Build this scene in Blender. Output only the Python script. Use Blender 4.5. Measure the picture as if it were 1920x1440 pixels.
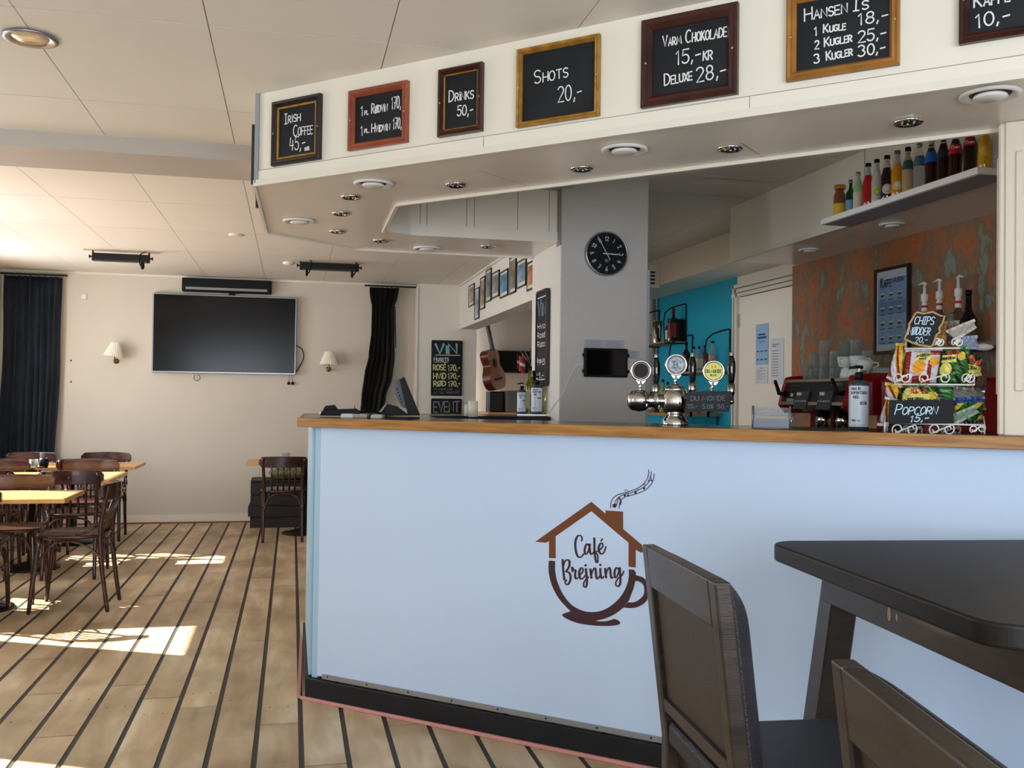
import bpy, bmesh, math, random
from mathutils import Vector, Matrix
random.seed(7)
V = Vector
sc = bpy.context.scene
for o in list(bpy.data.objects): bpy.data.objects.remove(o)
COL = sc.collection

# ------------------------------------------------------------------ camera
FOC = 1800.0; EYE = 1.25; ROLL = .013; PITCH = math.atan(30 / FOC); YAW = math.atan((960 - 548) / FOC)
f0 = V((math.sin(YAW), math.cos(YAW), 0)); r0 = V((math.cos(YAW), -math.sin(YAW), 0))
cf = f0 * math.cos(PITCH) + V((0, 0, math.sin(PITCH)))
cu0 = r0.cross(cf)
cu = cu0 * math.cos(ROLL) - r0 * math.sin(ROLL); cr = r0 * math.cos(ROLL) + cu0 * math.sin(ROLL)
CAMP = V((0, 0, EYE))
cd = bpy.data.cameras.new('camera'); cam = bpy.data.objects.new('camera', cd); COL.objects.link(cam)
cam.matrix_world = Matrix(((cr.x, cu.x, -cf.x, 0), (cr.y, cu.y, -cf.y, 0), (cr.z, cu.z, -cf.z, EYE), (0, 0, 0, 1)))
cd.sensor_width = 36; cd.lens = FOC / 1920 * 36; cd.clip_start = .05
sc.camera = cam
def ray(x, y): return cf + cr * ((x - 960) / FOC) + cu * ((720 - y) / FOC)
def onZ(x, y, z): d = ray(x, y); return CAMP + d * ((z - EYE) / d.z)
def onX(x, y, v): d = ray(x, y); return CAMP + d * (v / d.x)
def onY(x, y, v): d = ray(x, y); return CAMP + d * (v / d.y)
def onP(x, y, p, n): d = ray(x, y); return CAMP + d * ((V(p) - CAMP).dot(n) / d.dot(n))
def at(x, y, d): return CAMP + ray(x, y) * d
def lat(a, b, z=0): return r0 * a + f0 * b + V((0, 0, z))

# ------------------------------------------------------------------ light
sc.view_settings.view_transform = 'Standard'; sc.view_settings.look = 'None'
sc.view_settings.gamma = 1; sc.view_settings.use_curve_mapping = False
sc.view_settings.exposure = -0.12
w = bpy.data.worlds.new('world'); sc.world = w; w.use_nodes = True
bgn = w.node_tree.nodes['Background']
bgn.inputs[0].default_value = (.80, .89, 1.0, 1); bgn.inputs[1].default_value = 11.5
SUND = V((.9, -.4285, 0)).normalized() * math.cos(math.radians(38.1)) - V((0, 0, math.sin(math.radians(38.1))))
sl = bpy.data.lights.new('sun', 'SUN'); sl.energy = 34; sl.color = (1, .90, .76); sl.angle = .008
so = bpy.data.objects.new('sun', sl); COL.objects.link(so)
so.rotation_euler = SUND.to_track_quat('-Z', 'Y').to_euler(); so.location = (-6, 8, 6)

# ------------------------------------------------------------------ materials
def lin(h):
    h = h.lstrip('#'); c = [int(h[i:i + 2], 16) / 255 for i in (0, 2, 4)]
    return tuple((x / 12.92 if x <= .04045 else ((x + .055) / 1.055) ** 2.4) for x in c) + (1,)
MATS = {}
def mat(name, col, rough=.5, metal=0, noise=0, nscale=8, bump=0, bscale=40, trans=0, ior=1.45, alpha=1, stretch=None, col2=None, coat=0, sub=None):
    if name in MATS: return MATS[name]
    m = bpy.data.materials.new(name); m.use_nodes = True; nt = m.node_tree; b = nt.nodes['Principled BSDF']
    c = lin(col); b.inputs['Base Color'].default_value = c; b.inputs['Roughness'].default_value = rough
    b.inputs['Metallic'].default_value = metal; b.inputs['Transmission Weight'].default_value = trans
    b.inputs['IOR'].default_value = ior; b.inputs['Coat Weight'].default_value = coat
    tc = nt.nodes.new('ShaderNodeTexCoord'); mp = nt.nodes.new('ShaderNodeMapping')
    nt.links.new(tc.outputs['Object'], mp.inputs[0])
    if stretch: mp.inputs['Scale'].default_value = stretch
    if noise or col2:
        n = nt.nodes.new('ShaderNodeTexNoise'); n.inputs['Scale'].default_value = nscale; n.inputs['Detail'].default_value = 5
        nt.links.new(mp.outputs[0], n.inputs[0])
        r = nt.nodes.new('ShaderNodeValToRGB'); r.color_ramp.elements[0].position = .35; r.color_ramp.elements[1].position = .68
        c2 = lin(col2) if col2 else tuple(min(1, x * (1 + noise)) for x in c[:3]) + (1,)
        c1 = c if col2 else tuple(x * (1 - noise) for x in c[:3]) + (1,)
        r.color_ramp.elements[0].color = c1; r.color_ramp.elements[1].color = c2
        nt.links.new(n.outputs[0], r.inputs[0]); nt.links.new(r.outputs[0], b.inputs['Base Color'])
    if bump:
        n2 = nt.nodes.new('ShaderNodeTexNoise'); n2.inputs['Scale'].default_value = bscale; n2.inputs['Detail'].default_value = 3
        nt.links.new(mp.outputs[0], n2.inputs[0]); bp = nt.nodes.new('ShaderNodeBump'); bp.inputs['Strength'].default_value = bump
        bp.inputs['Distance'].default_value = .01
        nt.links.new(n2.outputs[0], bp.inputs['Height']); nt.links.new(bp.outputs[0], b.inputs['Normal'])
    MATS[name] = m; return m
WALL = mat('wall_paint', '#E2DCD0', .75, noise=.02, nscale=2, bump=.05, bscale=60)
WALLG = mat('alcove_shade', '#A39A90', .8, noise=.03, nscale=3)  # shade of the unlit alcove is put into this wall colour
CEIL = mat('ceiling_panel_paint', '#E2DBCE', .62, noise=.015, nscale=1.5)
CEILGAP = mat('ceiling_gap', '#6E655A', .9)
LAM = mat('white_laminate', '#E9E1D0', .38, noise=.01, nscale=2, bump=.03, bscale=30)
SOFF = mat('grey_laminate', '#EDE4D6', .26, noise=.015, nscale=2, bump=.05, bscale=6)
TRIM = mat('white_trim', '#E2DACA', .35)
TRIMG = mat('joint_line', '#8C867C', .8)
OAK = mat('oak_edge', '#8A5C2A', .35, col2='#B28044', nscale=6, stretch=(1, 1, 14), bump=.1, bscale=30)
OAKF = mat('oak_table', '#C98F4E', .3, col2='#DDA866', nscale=5, stretch=(1, 9, 9))
DARKTOP = mat('dark_laminate', '#241A20', .18, noise=.1, nscale=20)
PANEL = mat('counter_vinyl', '#BDD0E9', .42, noise=.012, nscale=1.2, bump=.10, bscale=2.2, stretch=(3, 3, .5))
PANELE = mat('counter_edge_strip', '#9DBDD2', .4)
BLACK = mat('black_base', '#0D1017', .45, noise=.3, nscale=12)
PINK = mat('pink_strip', '#C98C84', .5)
STEELS = mat('aluminium_strip', '#A9ADB4', .35, metal=.8)
DKWOOD = mat('dark_bentwood', '#2E1611', .25, col2='#472218', nscale=9, stretch=(1, 1, 3), coat=.4)
SEATW = mat('seat_wood', '#2C140C', .3, col2='#432014', nscale=8, coat=.4)
ESP = mat('espresso_wood', '#211914', .3, col2='#362A21', nscale=7, stretch=(1, 1, 6), bump=.05, bscale=60, coat=.15)
TBLTOP = mat('black_table_top', '#1C1612', .48, noise=.12, nscale=14, bump=.04, bscale=90)
LEATH = mat('brown_leather', '#1F1B20', .42, noise=.08, nscale=30, bump=.35, bscale=260)
LEATHB = mat('back_leather', '#3A3028', .5, noise=.06, nscale=40, bump=.25, bscale=300)
CAST = mat('cast_iron', '#0E1014', .4, metal=.3)
BLUEC = mat('navy_curtain', '#1A222D', .9, noise=.25, nscale=6, bump=.2, bscale=80)
BLKC = mat('black_curtain', '#17130F', .9, noise=.2, nscale=6, bump=.2, bscale=80)
BLKP = mat('black_plastic', '#0C0D10', .5)
BLKM = mat('black_metal', '#12100F', .4, metal=.4)
SCREEN = mat('tv_screen', '#060505', .16)
SILV = mat('silver_frame', '#9DA0A4', .3, metal=.9)
CHROME = mat('chrome', '#D4D2D0', .07, metal=1)
CHROMEB = mat('brushed_steel', '#C6C2BC', .25, metal=1)
BRASS = mat('brass', '#8C6A32', .3, metal=1)
GOLD = mat('gold_frame', '#A87A30', .38, metal=.35, noise=.25, nscale=40, bump=.2, bscale=120)
PINEF = mat('light_oak_frame', '#A5722F', .4, col2='#8A5A24', nscale=9)
REDW = mat('red_wood_frame', '#7E3B22', .3, col2='#9A5032', nscale=9)
MAHOG = mat('mahogany_frame', '#2F1210', .28, col2='#45201A', nscale=9)
BLKW = mat('black_wood_frame', '#1C1512', .35, col2='#2C211C', nscale=12)
CHBOARD = mat('chalkboard', '#1A1B1E', .6, col2='#26282B', nscale=5)
CHALK = mat('chalk', '#E4E4E0', .9)
CHALKB = mat('blue_chalk', '#8FB7C8', .9)
CHALKY = mat('yellow_chalk', '#D8DC9A', .9)
CHALKG = mat('faded_chalk', '#85878A', .9)
WHITEP = mat('white_plastic', '#E6E2DA', .3)
SHADE = mat('pleated_shade', '#EFE6D2', .8)
CANDLE = mat('wax', '#E8DEC6', .5)
def thin_glass(name, tint, amt=.07):
    m = bpy.data.materials.new(name); m.use_nodes = True; nt = m.node_tree; b = nt.nodes['Principled BSDF']; out = nt.nodes['Material Output']
    b.inputs['Base Color'].default_value = lin(tint); b.inputs['Roughness'].default_value = .05; b.inputs['Coat Weight'].default_value = .5
    tr = nt.nodes.new('ShaderNodeBsdfTransparent'); tr.inputs[0].default_value = lin('#F4F8F6'); mx = nt.nodes.new('ShaderNodeMixShader')
    lw = nt.nodes.new('ShaderNodeLayerWeight'); lw.inputs[0].default_value = .22
    mr = nt.nodes.new('ShaderNodeMapRange'); mr.inputs[3].default_value = amt; mr.inputs[4].default_value = .9
    nt.links.new(lw.outputs['Facing'], mr.inputs[0]); nt.links.new(mr.outputs[0], mx.inputs[0]); nt.links.new(tr.outputs[0], mx.inputs[1]); nt.links.new(b.outputs[0], mx.inputs[2]); nt.links.new(mx.outputs[0], out.inputs[0])
    return m
GLASS = thin_glass('clear_glass', '#C8CCCA')
CERAM = mat('white_ceramic', '#D6DCD8', .15)
TEAL = mat('teal_paint', '#129AB4', .7, noise=.05, nscale=2)
RED = mat('red_machine', '#8E0C14', .15, coat=.6)
BROWN1 = mat('logo_brown', '#6B3A1A', .5)
BROWN2 = mat('logo_dark_brown', '#3A1F22', .5)
SOCK = mat('socket_white', '#DAD4C6', .4)
CARD = mat('paper', '#DADADC', .8)
BLUEP = mat('blue_paper', '#9CBEDC', .8)
INK = mat('ink', '#25272C', .8)
INKB = mat('blue_ink', '#1F4E86', .8)
def glassmat(name, col, rough=.03): return mat(name, col, rough, trans=.92, ior=1.33)

def plank_mat():
    m = bpy.data.materials.new('plank_wood'); m.use_nodes = True; nt = m.node_tree; b = nt.nodes['Principled BSDF']
    b.inputs['Roughness'].default_value = .42
    g = nt.nodes.new('ShaderNodeNewGeometry'); oi = nt.nodes.new('ShaderNodeObjectInfo')
    mp = nt.nodes.new('ShaderNodeMapping'); nt.links.new(g.outputs['Position'], mp.inputs[0]); mp.inputs['Scale'].default_value = (6, 1.2, 1)
    ad = nt.nodes.new('ShaderNodeVectorMath'); ad.operation = 'ADD'
    cb = nt.nodes.new('ShaderNodeCombineXYZ'); mu = nt.nodes.new('ShaderNodeMath'); mu.operation = 'MULTIPLY'; mu.inputs[1].default_value = 60
    nt.links.new(oi.outputs['Random'], mu.inputs[0]); nt.links.new(mu.outputs[0], cb.inputs[0]); nt.links.new(mu.outputs[0], cb.inputs[1])
    nt.links.new(mp.outputs[0], ad.inputs[0]); nt.links.new(cb.outputs[0], ad.inputs[1])
    n = nt.nodes.new('ShaderNodeTexNoise'); n.inputs['Scale'].default_value = 1.6; n.inputs['Detail'].default_value = 7; n.inputs['Distortion'].default_value = .6
    nt.links.new(ad.outputs[0], n.inputs[0])
    r = nt.nodes.new('ShaderNodeValToRGB'); e = r.color_ramp.elements
    e[0].position = .28; e[0].color = lin('#B59A76'); e[1].position = .72; e[1].color = lin('#E3D0AE')
    x = e.new(.5); x.color = lin('#CBB08A')
    nt.links.new(n.outputs[0], r.inputs[0])
    hs = nt.nodes.new('ShaderNodeHueSaturation'); mr = nt.nodes.new('ShaderNodeMapRange'); mr.inputs[3].default_value = .80; mr.inputs[4].default_value = 1.06
    nt.links.new(oi.outputs['Random'], mr.inputs[0]); nt.links.new(mr.outputs[0], hs.inputs['Value']); nt.links.new(r.outputs[0], hs.inputs['Color'])
    n3 = nt.nodes.new('ShaderNodeTexNoise'); n3.inputs['Scale'].default_value = 2.6; n3.inputs['Detail'].default_value = 6; nt.links.new(g.outputs['Position'], n3.inputs[0])
    r3 = nt.nodes.new('ShaderNodeValToRGB'); r3.color_ramp.elements[0].position = .36; r3.color_ramp.elements[0].color = (.74, .71, .68, 1); r3.color_ramp.elements[1].position = .55; r3.color_ramp.elements[1].color = (1, 1, 1, 1)
    nt.links.new(n3.outputs[0], r3.inputs[0])
    mx = nt.nodes.new('ShaderNodeMix'); mx.data_type = 'RGBA'; mx.blend_type = 'MULTIPLY'; mx.inputs[0].default_value = 1
    nt.links.new(hs.outputs[0], mx.inputs[6]); nt.links.new(r3.outputs[0], mx.inputs[7])
    nt.links.new(mx.outputs[2], b.inputs['Base Color'])
    bp = nt.nodes.new('ShaderNodeBump'); bp.inputs['Strength'].default_value = .12; bp.inputs['Distance'].default_value = .004
    nt.links.new(n.outputs[0], bp.inputs['Height']); nt.links.new(bp.outputs[0], b.inputs['Normal'])
    return m
PLANK = plank_mat(); CAULK = mat('floor_caulk', '#35322E', .6)
def copper_mat():
    m = bpy.data.materials.new('copper_patina'); m.use_nodes = True; nt = m.node_tree; b = nt.nodes['Principled BSDF']
    b.inputs['Roughness'].default_value = .5; b.inputs['Metallic'].default_value = .1
    g = nt.nodes.new('ShaderNodeNewGeometry'); mp = nt.nodes.new('ShaderNodeMapping'); mp.inputs['Scale'].default_value = (1, 1, .62)
    nt.links.new(g.outputs['Position'], mp.inputs[0])
    n = nt.nodes.new('ShaderNodeTexNoise'); n.inputs['Scale'].default_value = 9; n.inputs['Detail'].default_value = 12; n.inputs['Roughness'].default_value = .69
    nt.links.new(mp.outputs[0], n.inputs[0])
    r = nt.nodes.new('ShaderNodeValToRGB'); e = r.color_ramp.elements
    e[0].position = .30; e[0].color = lin('#4E8A7C'); e[1].position = .72; e[1].color = lin('#E8A85A')
    for p, c in ((.38, '#86907A'), (.45, '#7E6248'), (.52, '#94694A'), (.58, '#AE6630'), (.64, '#A05228')):
        x = e.new(p); x.color = lin(c)
    nt.links.new(n.outputs[0], r.inputs[0]); nt.links.new(r.outputs[0], b.inputs['Base Color'])
    return m
COPPER = copper_mat()
def wallpaper_mat():
    m = bpy.data.materials.new('grey_woven_wallpaper'); m.use_nodes = True; nt = m.node_tree; b = nt.nodes['Principled BSDF']; b.inputs['Roughness'].default_value = .55
    g = nt.nodes.new('ShaderNodeNewGeometry'); mp = nt.nodes.new('ShaderNodeMapping'); mp.inputs['Rotation'].default_value = (0, math.radians(45), 0)
    nt.links.new(g.outputs['Position'], mp.inputs[0])
    wv = nt.nodes.new('ShaderNodeTexWave'); wv.inputs['Scale'].default_value = 32; wv.bands_direction = 'X'; nt.links.new(mp.outputs[0], wv.inputs[0])
    wz = nt.nodes.new('ShaderNodeTexWave'); wz.inputs['Scale'].default_value = 32; wz.bands_direction = 'Z'; nt.links.new(mp.outputs[0], wz.inputs[0])
    mm = nt.nodes.new('ShaderNodeMath'); mm.operation = 'MULTIPLY'; nt.links.new(wv.outputs[1], mm.inputs[0]); nt.links.new(wz.outputs[1], mm.inputs[1])
    r = nt.nodes.new('ShaderNodeValToRGB'); r.color_ramp.elements[0].color = lin('#B9B2AA'); r.color_ramp.elements[1].color = lin('#DED8D0')
    nt.links.new(mm.outputs[0], r.inputs[0]); nt.links.new(r.outputs[0], b.inputs['Base Color'])
    bp = nt.nodes.new('ShaderNodeBump'); bp.inputs['Strength'].default_value = .4; bp.inputs['Distance'].default_value = .003
    nt.links.new(mm.outputs[0], bp.inputs['Height']); nt.links.new(bp.outputs[0], b.inputs['Normal'])
    return m
WPAPER = wallpaper_mat()

# ------------------------------------------------------------------ mesh tools
WM = {}
def wm(o): return WM.get(o.name, Matrix())
class MB:
    def __init__(s, M=None): s.v = []; s.f = []; s.m = []; s.sm = []; s.M = M or Matrix(); s.mi = 0
    def add(s, vs, fs, smooth=False, mi=None):
        n = len(s.v); s.v += [s.M @ V(p) for p in vs]
        for f in fs: s.f.append([i + n for i in f]); s.m.append(s.mi if mi is None else mi); s.sm.append(smooth)
        return s
    def box(s, a, b, mi=None):
        x0, x1 = sorted((a[0], b[0])); y0, y1 = sorted((a[1], b[1])); z0, z1 = sorted((a[2], b[2]))
        return s.add([(x0, y0, z0), (x1, y0, z0), (x1, y1, z0), (x0, y1, z0), (x0, y0, z1), (x1, y0, z1), (x1, y1, z1), (x0, y1, z1)],
                     [(0, 3, 2, 1), (4, 5, 6, 7), (0, 1, 5, 4), (1, 2, 6, 5), (2, 3, 7, 6), (3, 0, 4, 7)], mi=mi)
    def frame_box(s, o, u, v, n, a, b, mi=None):
        """box in the frame (o; u, v, n) from corner a to corner b"""
        c = [(x, y, z) for z in (a[2], b[2]) for x, y in ((a[0], a[1]), (b[0], a[1]), (b[0], b[1]), (a[0], b[1]))]
        vs = [V(o) + V(u) * x + V(v) * y + V(n) * z for x, y, z in c]
        return s.add(vs, [(0, 3, 2, 1), (4, 5, 6, 7), (0, 1, 5, 4), (1, 2, 6, 5), (2, 3, 7, 6), (3, 0, 4, 7)], mi=mi)
    def prism(s, poly, z0, z1, mi=None):
        n = len(poly); vs = [(p[0], p[1], z0) for p in poly] + [(p[0], p[1], z1) for p in poly]
        return s.add(vs, [list(range(n))[::-1], list(range(n, 2 * n))] + [(i, (i + 1) % n, (i + 1) % n + n, i + n) for i in range(n)], mi=mi)
    def lathe(s, prof, n=24, c=(0, 0, 0), axis=None, mi=None, sx=1, sy=1, cap=True):
        """prof = [(r, z)]"""
        A = Matrix.Identity(3)
        if axis is not None: A = V(axis).to_track_quat('Z', 'Y').to_matrix()
        vs = []
        for r, z in prof:
            for k in range(n):
                t = 2 * math.pi * k / n; vs.append(V(c) + A @ V((r * math.cos(t) * sx, r * math.sin(t) * sy, z)))
        fs = [(i * n + k, i * n + (k + 1) % n, (i + 1) * n + (k + 1) % n, (i + 1) * n + k) for i in range(len(prof) - 1) for k in range(n)]
        s.add(vs, fs, True, mi)
        if cap:
            b = len(s.v) - len(vs)
            if prof[0][0] > 1e-4: s.f.append([b + k for k in range(n)][::-1]); s.m.append(s.mi if mi is None else mi); s.sm.append(False)
            if prof[-1][0] > 1e-4: s.f.append([b + (len(prof) - 1) * n + k for k in range(n)]); s.m.append(s.mi if mi is None else mi); s.sm.append(False)
        return s
    def tube(s, pts, r, n=8, mi=None, flat=None):
        pts = [V(p) for p in pts]; rs = r if isinstance(r, (list, tuple)) else [r] * len(pts)
        vs = []; up = None
        for i, p in enumerate(pts):
            t = (pts[min(i + 1, len(pts) - 1)] - pts[max(i - 1, 0)]).normalized()
            if up is None: up = t.orthogonal().normalized() if abs(t.z) > .99 else t.cross(V((0, 0, 1))).normalized()
            up = (up - t * up.dot(t)).normalized(); q = t.cross(up)
            for k in range(n):
                a = 2 * math.pi * k / n; vs.append(p + up * (math.cos(a) * rs[i]) + q * (math.sin(a) * rs[i] * (flat or 1)))
        fs = [(i * n + k, i * n + (k + 1) % n, (i + 1) * n + (k + 1) % n, (i + 1) * n + k) for i in range(len(pts) - 1) for k in range(n)]
        fs += [list(range(n))[::-1], [(len(pts) - 1) * n + k for k in range(n)]]
        return s.add(vs, fs, True, mi)
    def sphere(s, c, r, n=16, mi=None, sz=1):
        return s.lathe([(max(1e-5, r * math.sin(math.pi * i / 10)), -r * sz * math.cos(math.pi * i / 10)) for i in range(11)], n, c, mi=mi, cap=False)
    def quad(s, *p, mi=None): return s.add(p, [list(range(len(p)))], mi=mi)
    def build(s, name, mats, parent=None, bevel=0, world=True, seg=1, sub=0):
        me = bpy.data.meshes.new(name)
        vs = s.v
        if parent is not None and world:
            I = wm(parent).inverted(); vs = [I @ p for p in vs]
        me.from_pydata([tuple(p) for p in vs], [], s.f); me.update()
        if not isinstance(mats, (list, tuple)): mats = [mats]
        for m in mats: me.materials.append(m)
        me.polygons.foreach_set('material_index', s.m); me.polygons.foreach_set('use_smooth', s.sm)
        o = bpy.data.objects.new(name, me); COL.objects.link(o)
        if parent is not None: o.parent = parent; WM[o.name] = wm(parent).copy()
        if bevel:
            b = o.modifiers.new('b', 'BEVEL'); b.width = bevel; b.segments = seg; b.limit_method = 'ANGLE'; b.angle_limit = .6
        if sub:
            b = o.modifiers.new('s', 'SUBSURF'); b.levels = sub; b.render_levels = sub
        return o
def tag(o, label=None, cat=None, group=None, kind=None):
    if label: o['label'] = label
    if cat: o['category'] = cat
    if group: o['group'] = group
    if kind: o['kind'] = kind
    return o
def empty(name, loc, rz=0, label=None, cat=None, group=None, kind=None):
    o = bpy.data.objects.new(name, None); COL.objects.link(o); o.location = loc; o.rotation_euler = (0, 0, rz)
    o.empty_display_size = .05
    WM[o.name] = Matrix.Translation(V(loc)) @ Matrix.Rotation(rz, 4, 'Z')
    return tag(o, label, cat, group, kind)
def copy_tree(o, loc=None, rz=None, label=None, group=None, parent=None):
    c = o.copy(); COL.objects.link(c)
    if parent: c.parent = parent
    if loc is not None: c.location = loc
    if rz is not None: c.rotation_euler = (0, 0, rz)
    if label: c['label'] = label
    if group: c['group'] = group
    for ch in list(o.children): copy_tree(ch, parent=c)
    return c
def smooth(pts, k=6, closed=False):
    pts = [V(p) if len(p) == 3 else V((p[0], p[1], 0)) for p in pts]; out = []
    n = len(pts)
    for i in range(n if closed else n - 1):
        if closed: a, b, c, d = pts[i - 1], pts[i], pts[(i + 1) % n], pts[(i + 2) % n]
        else: a, b, c, d = pts[max(i - 1, 0)], pts[i], pts[i + 1], pts[min(i + 2, n - 1)]
        for j in range(k):
            t = j / k
            out.append(.5 * ((2 * b) + (c - a) * t + (2 * a - 5 * b + 4 * c - d) * t * t + (3 * b - a - 3 * c + d) * t ** 3))
    if not closed: out.append(pts[-1])
    return out
def simple(name, m, a, b, label=None, cat=None, parent=None, kind=None, bevel=0, group=None):
    return tag(MB().box(a, b).build(name, m, parent, bevel=bevel), label, cat, group, kind)

# ------------------------------------------------------------------ stroke lettering
def arc(cx, cy, rx, ry, a0, a1, n=9):
    return [(cx + rx * math.cos(math.radians(a0 + (a1 - a0) * i / n)), cy + ry * math.sin(math.radians(a0 + (a1 - a0) * i / n))) for i in range(n + 1)]
_O = arc(.32, .5, .32, .5, 90, 450, 16)
G = {
 'A': (.62, [[(0, 0), (.31, 1), (.62, 0)], [(.12, .36), (.5, .36)]]),
 'B': (.55, [[(0, 0), (0, 1)], [(0, 1)] + arc(.2, .76, .28, .24, 90, -90) + [(0, .52)], [(0, .52)] + arc(.22, .26, .33, .26, 90, -90) + [(0, 0)]]),
 'C': (.6, [arc(.34, .5, .34, .5, 50, 310, 12)]),
 'D': (.6, [[(0, 0), (0, 1)], [(0, 1)] + arc(.15, .5, .45, .5, 90, -90, 12) + [(0, 0)]]),
 'E': (.5, [[(.5, 1), (0, 1), (0, 0), (.5, 0)], [(0, .52), (.42, .52)]]),
 'F': (.5, [[(.5, 1), (0, 1), (0, 0)], [(0, .52), (.4, .52)]]),
 'G': (.62, [arc(.34, .5, .34, .5, 50, 340, 12) + [(.66, .45), (.4, .45)]]),
 'H': (.58, [[(0, 0), (0, 1)], [(.58, 0), (.58, 1)], [(0, .5), (.58, .5)]]),
 'I': (.34, [[(.17, 0), (.17, 1)], [(0, 0), (.34, 0)], [(0, 1), (.34, 1)]]),
 'J': (.4, [[(.4, 1), (.4, .25)] + arc(.2, .22, .2, .22, 0, -170, 6)]),
 'K': (.55, [[(0, 0), (0, 1)], [(.52, 1), (0, .42)], [(.14, .56), (.55, 0)]]),
 'L': (.48, [[(0, 1), (0, 0), (.48, 0)]]),
 'M': (.85, [[(0, 0), (.12, 1), (.42, .22), (.73, 1), (.85, 0)]]),
 'N': (.6, [[(0, 0), (0, 1), (.6, 0), (.6, 1)]]),
 'O': (.64, [_O]),
 'P': (.52, [[(0, 0), (0, 1)], [(0, 1)] + arc(.2, .73, .32, .27, 90, -90) + [(0, .46)]]),
 'R': (.55, [[(0, 0), (0, 1)], [(0, 1)] + arc(.2, .74, .3, .26, 90, -90) + [(0, .48)], [(.2, .48), (.55, 0)]]),
 'S': (.52, [[(.5, .88)] + arc(.26, .75, .25, .25, 50, 250, 8) + arc(.26, .25, .26, .25, 80, -150, 9)]),
 'T': (.58, [[(0, 1), (.58, 1)], [(.29, 1), (.29, 0)]]),
 'U': (.58, [[(0, 1), (0, .3)] + arc(.29, .29, .29, .29, 180, 360, 8) + [(.58, 1)]]),
 'V': (.6, [[(0, 1), (.3, 0), (.6, 1)]]),
 'X': (.55, [[(0, 0), (.55, 1)], [(0, 1), (.55, 0)]]),
 'Ø': (.64, [_O, [(.02, -.08), (.62, 1.08)]]),
 'É': (.5, [[(.5, 1), (0, 1), (0, 0), (.5, 0)], [(0, .52), (.42, .52)], [(.2, 1.14), (.4, 1.34)]]),
 '0': (.52, [arc(.26, .5, .26, .5, 90, 450, 14)]),
 '1': (.3, [[(0, .8), (.17, 1), (.17, 0)]]), '!': (.1, [[(.05, 1), (.05, .3)], [(.05, .06), (.05, 0)]]),
 '2': (.52, [arc(.25, .74, .25, .26, 160, -30, 8) + [(0, 0), (.52, 0)]]),
 '3': (.5, [arc(.22, .76, .24, .24, 150, -80, 8) + arc(.22, .26, .28, .27, 80, -150, 9)]),
 '4': (.52, [[(.1, 1), (0, .38), (.52, .38)], [(.38, .75), (.36, 0)]]),
 '5': (.5, [[(.48, 1), (.06, 1), (.02, .58)] + arc(.22, .32, .27, .32, 110, -150, 9)]),
 '6': (.5, [[(.4, 1), (.08, .5)] + arc(.25, .27, .25, .27, 150, 510, 12)]),
 '7': (.5, [[(0, 1), (.5, 1), (.15, 0)], [(.12, .5), (.42, .5)]]),
 '8': (.5, [arc(.25, .76, .21, .24, -90, 270, 12), arc(.25, .26, .25, .26, 90, 450, 12)]),
 '9': (.5, [arc(.25, .73, .25, .27, 0, 360, 12), [(.5, .73), (.4, 0)]]),
 ',': (.12, [[(.1, .1), (.02, -.16)]]), '.': (.1, [[(.04, .05), (.06, 0)]]), '-': (.4, [[(.04, .42), (.4, .46)]]),
 '%': (.55, [arc(.12, .82, .11, .15, 0, 360, 8), arc(.43, .18, .11, .15, 0, 360, 8), [(.5, 1), (.05, 0)]]),
 "'": (.1, [[(.05, 1), (.05, .8)]]), ':': (.1, [[(.05, .7), (.05, .64)], [(.05, .12), (.05, .06)]]), ' ': (.3, []),
}
for ch in '0123456789': pass
def layout(t, sc_=.72, gap=.17):
    x = 0; out = []
    for ch in t:
        k = 1.0; g = ch
        if ch.islower(): g = ch.upper(); k = sc_
        w_, st = G.get(g, G['O'])
        if ch == 'i': w_, st = .12, [[(.06, .02), (.06, .78)], [(.05, 1.0), (.07, 1.06)]]
        for p in st: out.append([(x + a * k, b * k) for a, b in p])
        x += (w_ + gap) * k
    return out, max(.01, x - gap)
def ribbon(mb, pts, n, wd, mi=None):
    """flat ribbon along a 3-D polyline that lies in a plane of normal n"""
    n = V(n); pts = [V(p) for p in pts]
    L = []; R = []
    if len(pts) < 2: return
    for i, p in enumerate(pts):
        a = (p - pts[i - 1]).normalized() if i else None
        b = (pts[i + 1] - p).normalized() if i < len(pts) - 1 else None
        t = ((a or b) + (b or a)); t = t.normalized() if t.length > .3 else (b or a)
        s = t.cross(n).normalized() * wd * .5
        if i == 0: p = p - t * wd * .3
        if i == len(pts) - 1: p = p + t * wd * .3
        L.append(p - s); R.append(p + s)
    for i in range(len(pts) - 1): mb.add([L[i], R[i], R[i + 1], L[i + 1]], [(0, 1, 2, 3)], mi=mi)
def write(mb, text, p0, p1, h, n, wd, jit=.02, slant=0, mi=None):
    """handwriting from p0 to p1 (baseline ends, world), capital height h"""
    st, W = layout(text); p0 = V(p0); p1 = V(p1); ux = (p1 - p0) / W; n = V(n).normalized()
    uz = n.cross(ux).normalized()
    if uz.z < 0: uz = -uz
    uz *= h; uxn = ux
    for s in st:
        jx, jy = random.uniform(-jit, jit), random.uniform(-jit, jit)
        ribbon(mb, [p0 + uxn * (a + jx + slant * b) + uz * (b + jy) + n * .0015 for a, b in s], n, wd, mi)
def pxwrite(mb, text, x0, y0, x1, y1, hpx, P, N, wd, off=.0, **k):
    """the same, its ends found on the board plane (P, N)"""
    q = V(P) + V(N).normalized() * off
    a = onP(x0, y0, q, N); b = onP(x1, y1, q, N); c = onP(x0, y0 - hpx, q, N)
    write(mb, text, a, b, (c - a).length, N, wd, **k)

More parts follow.
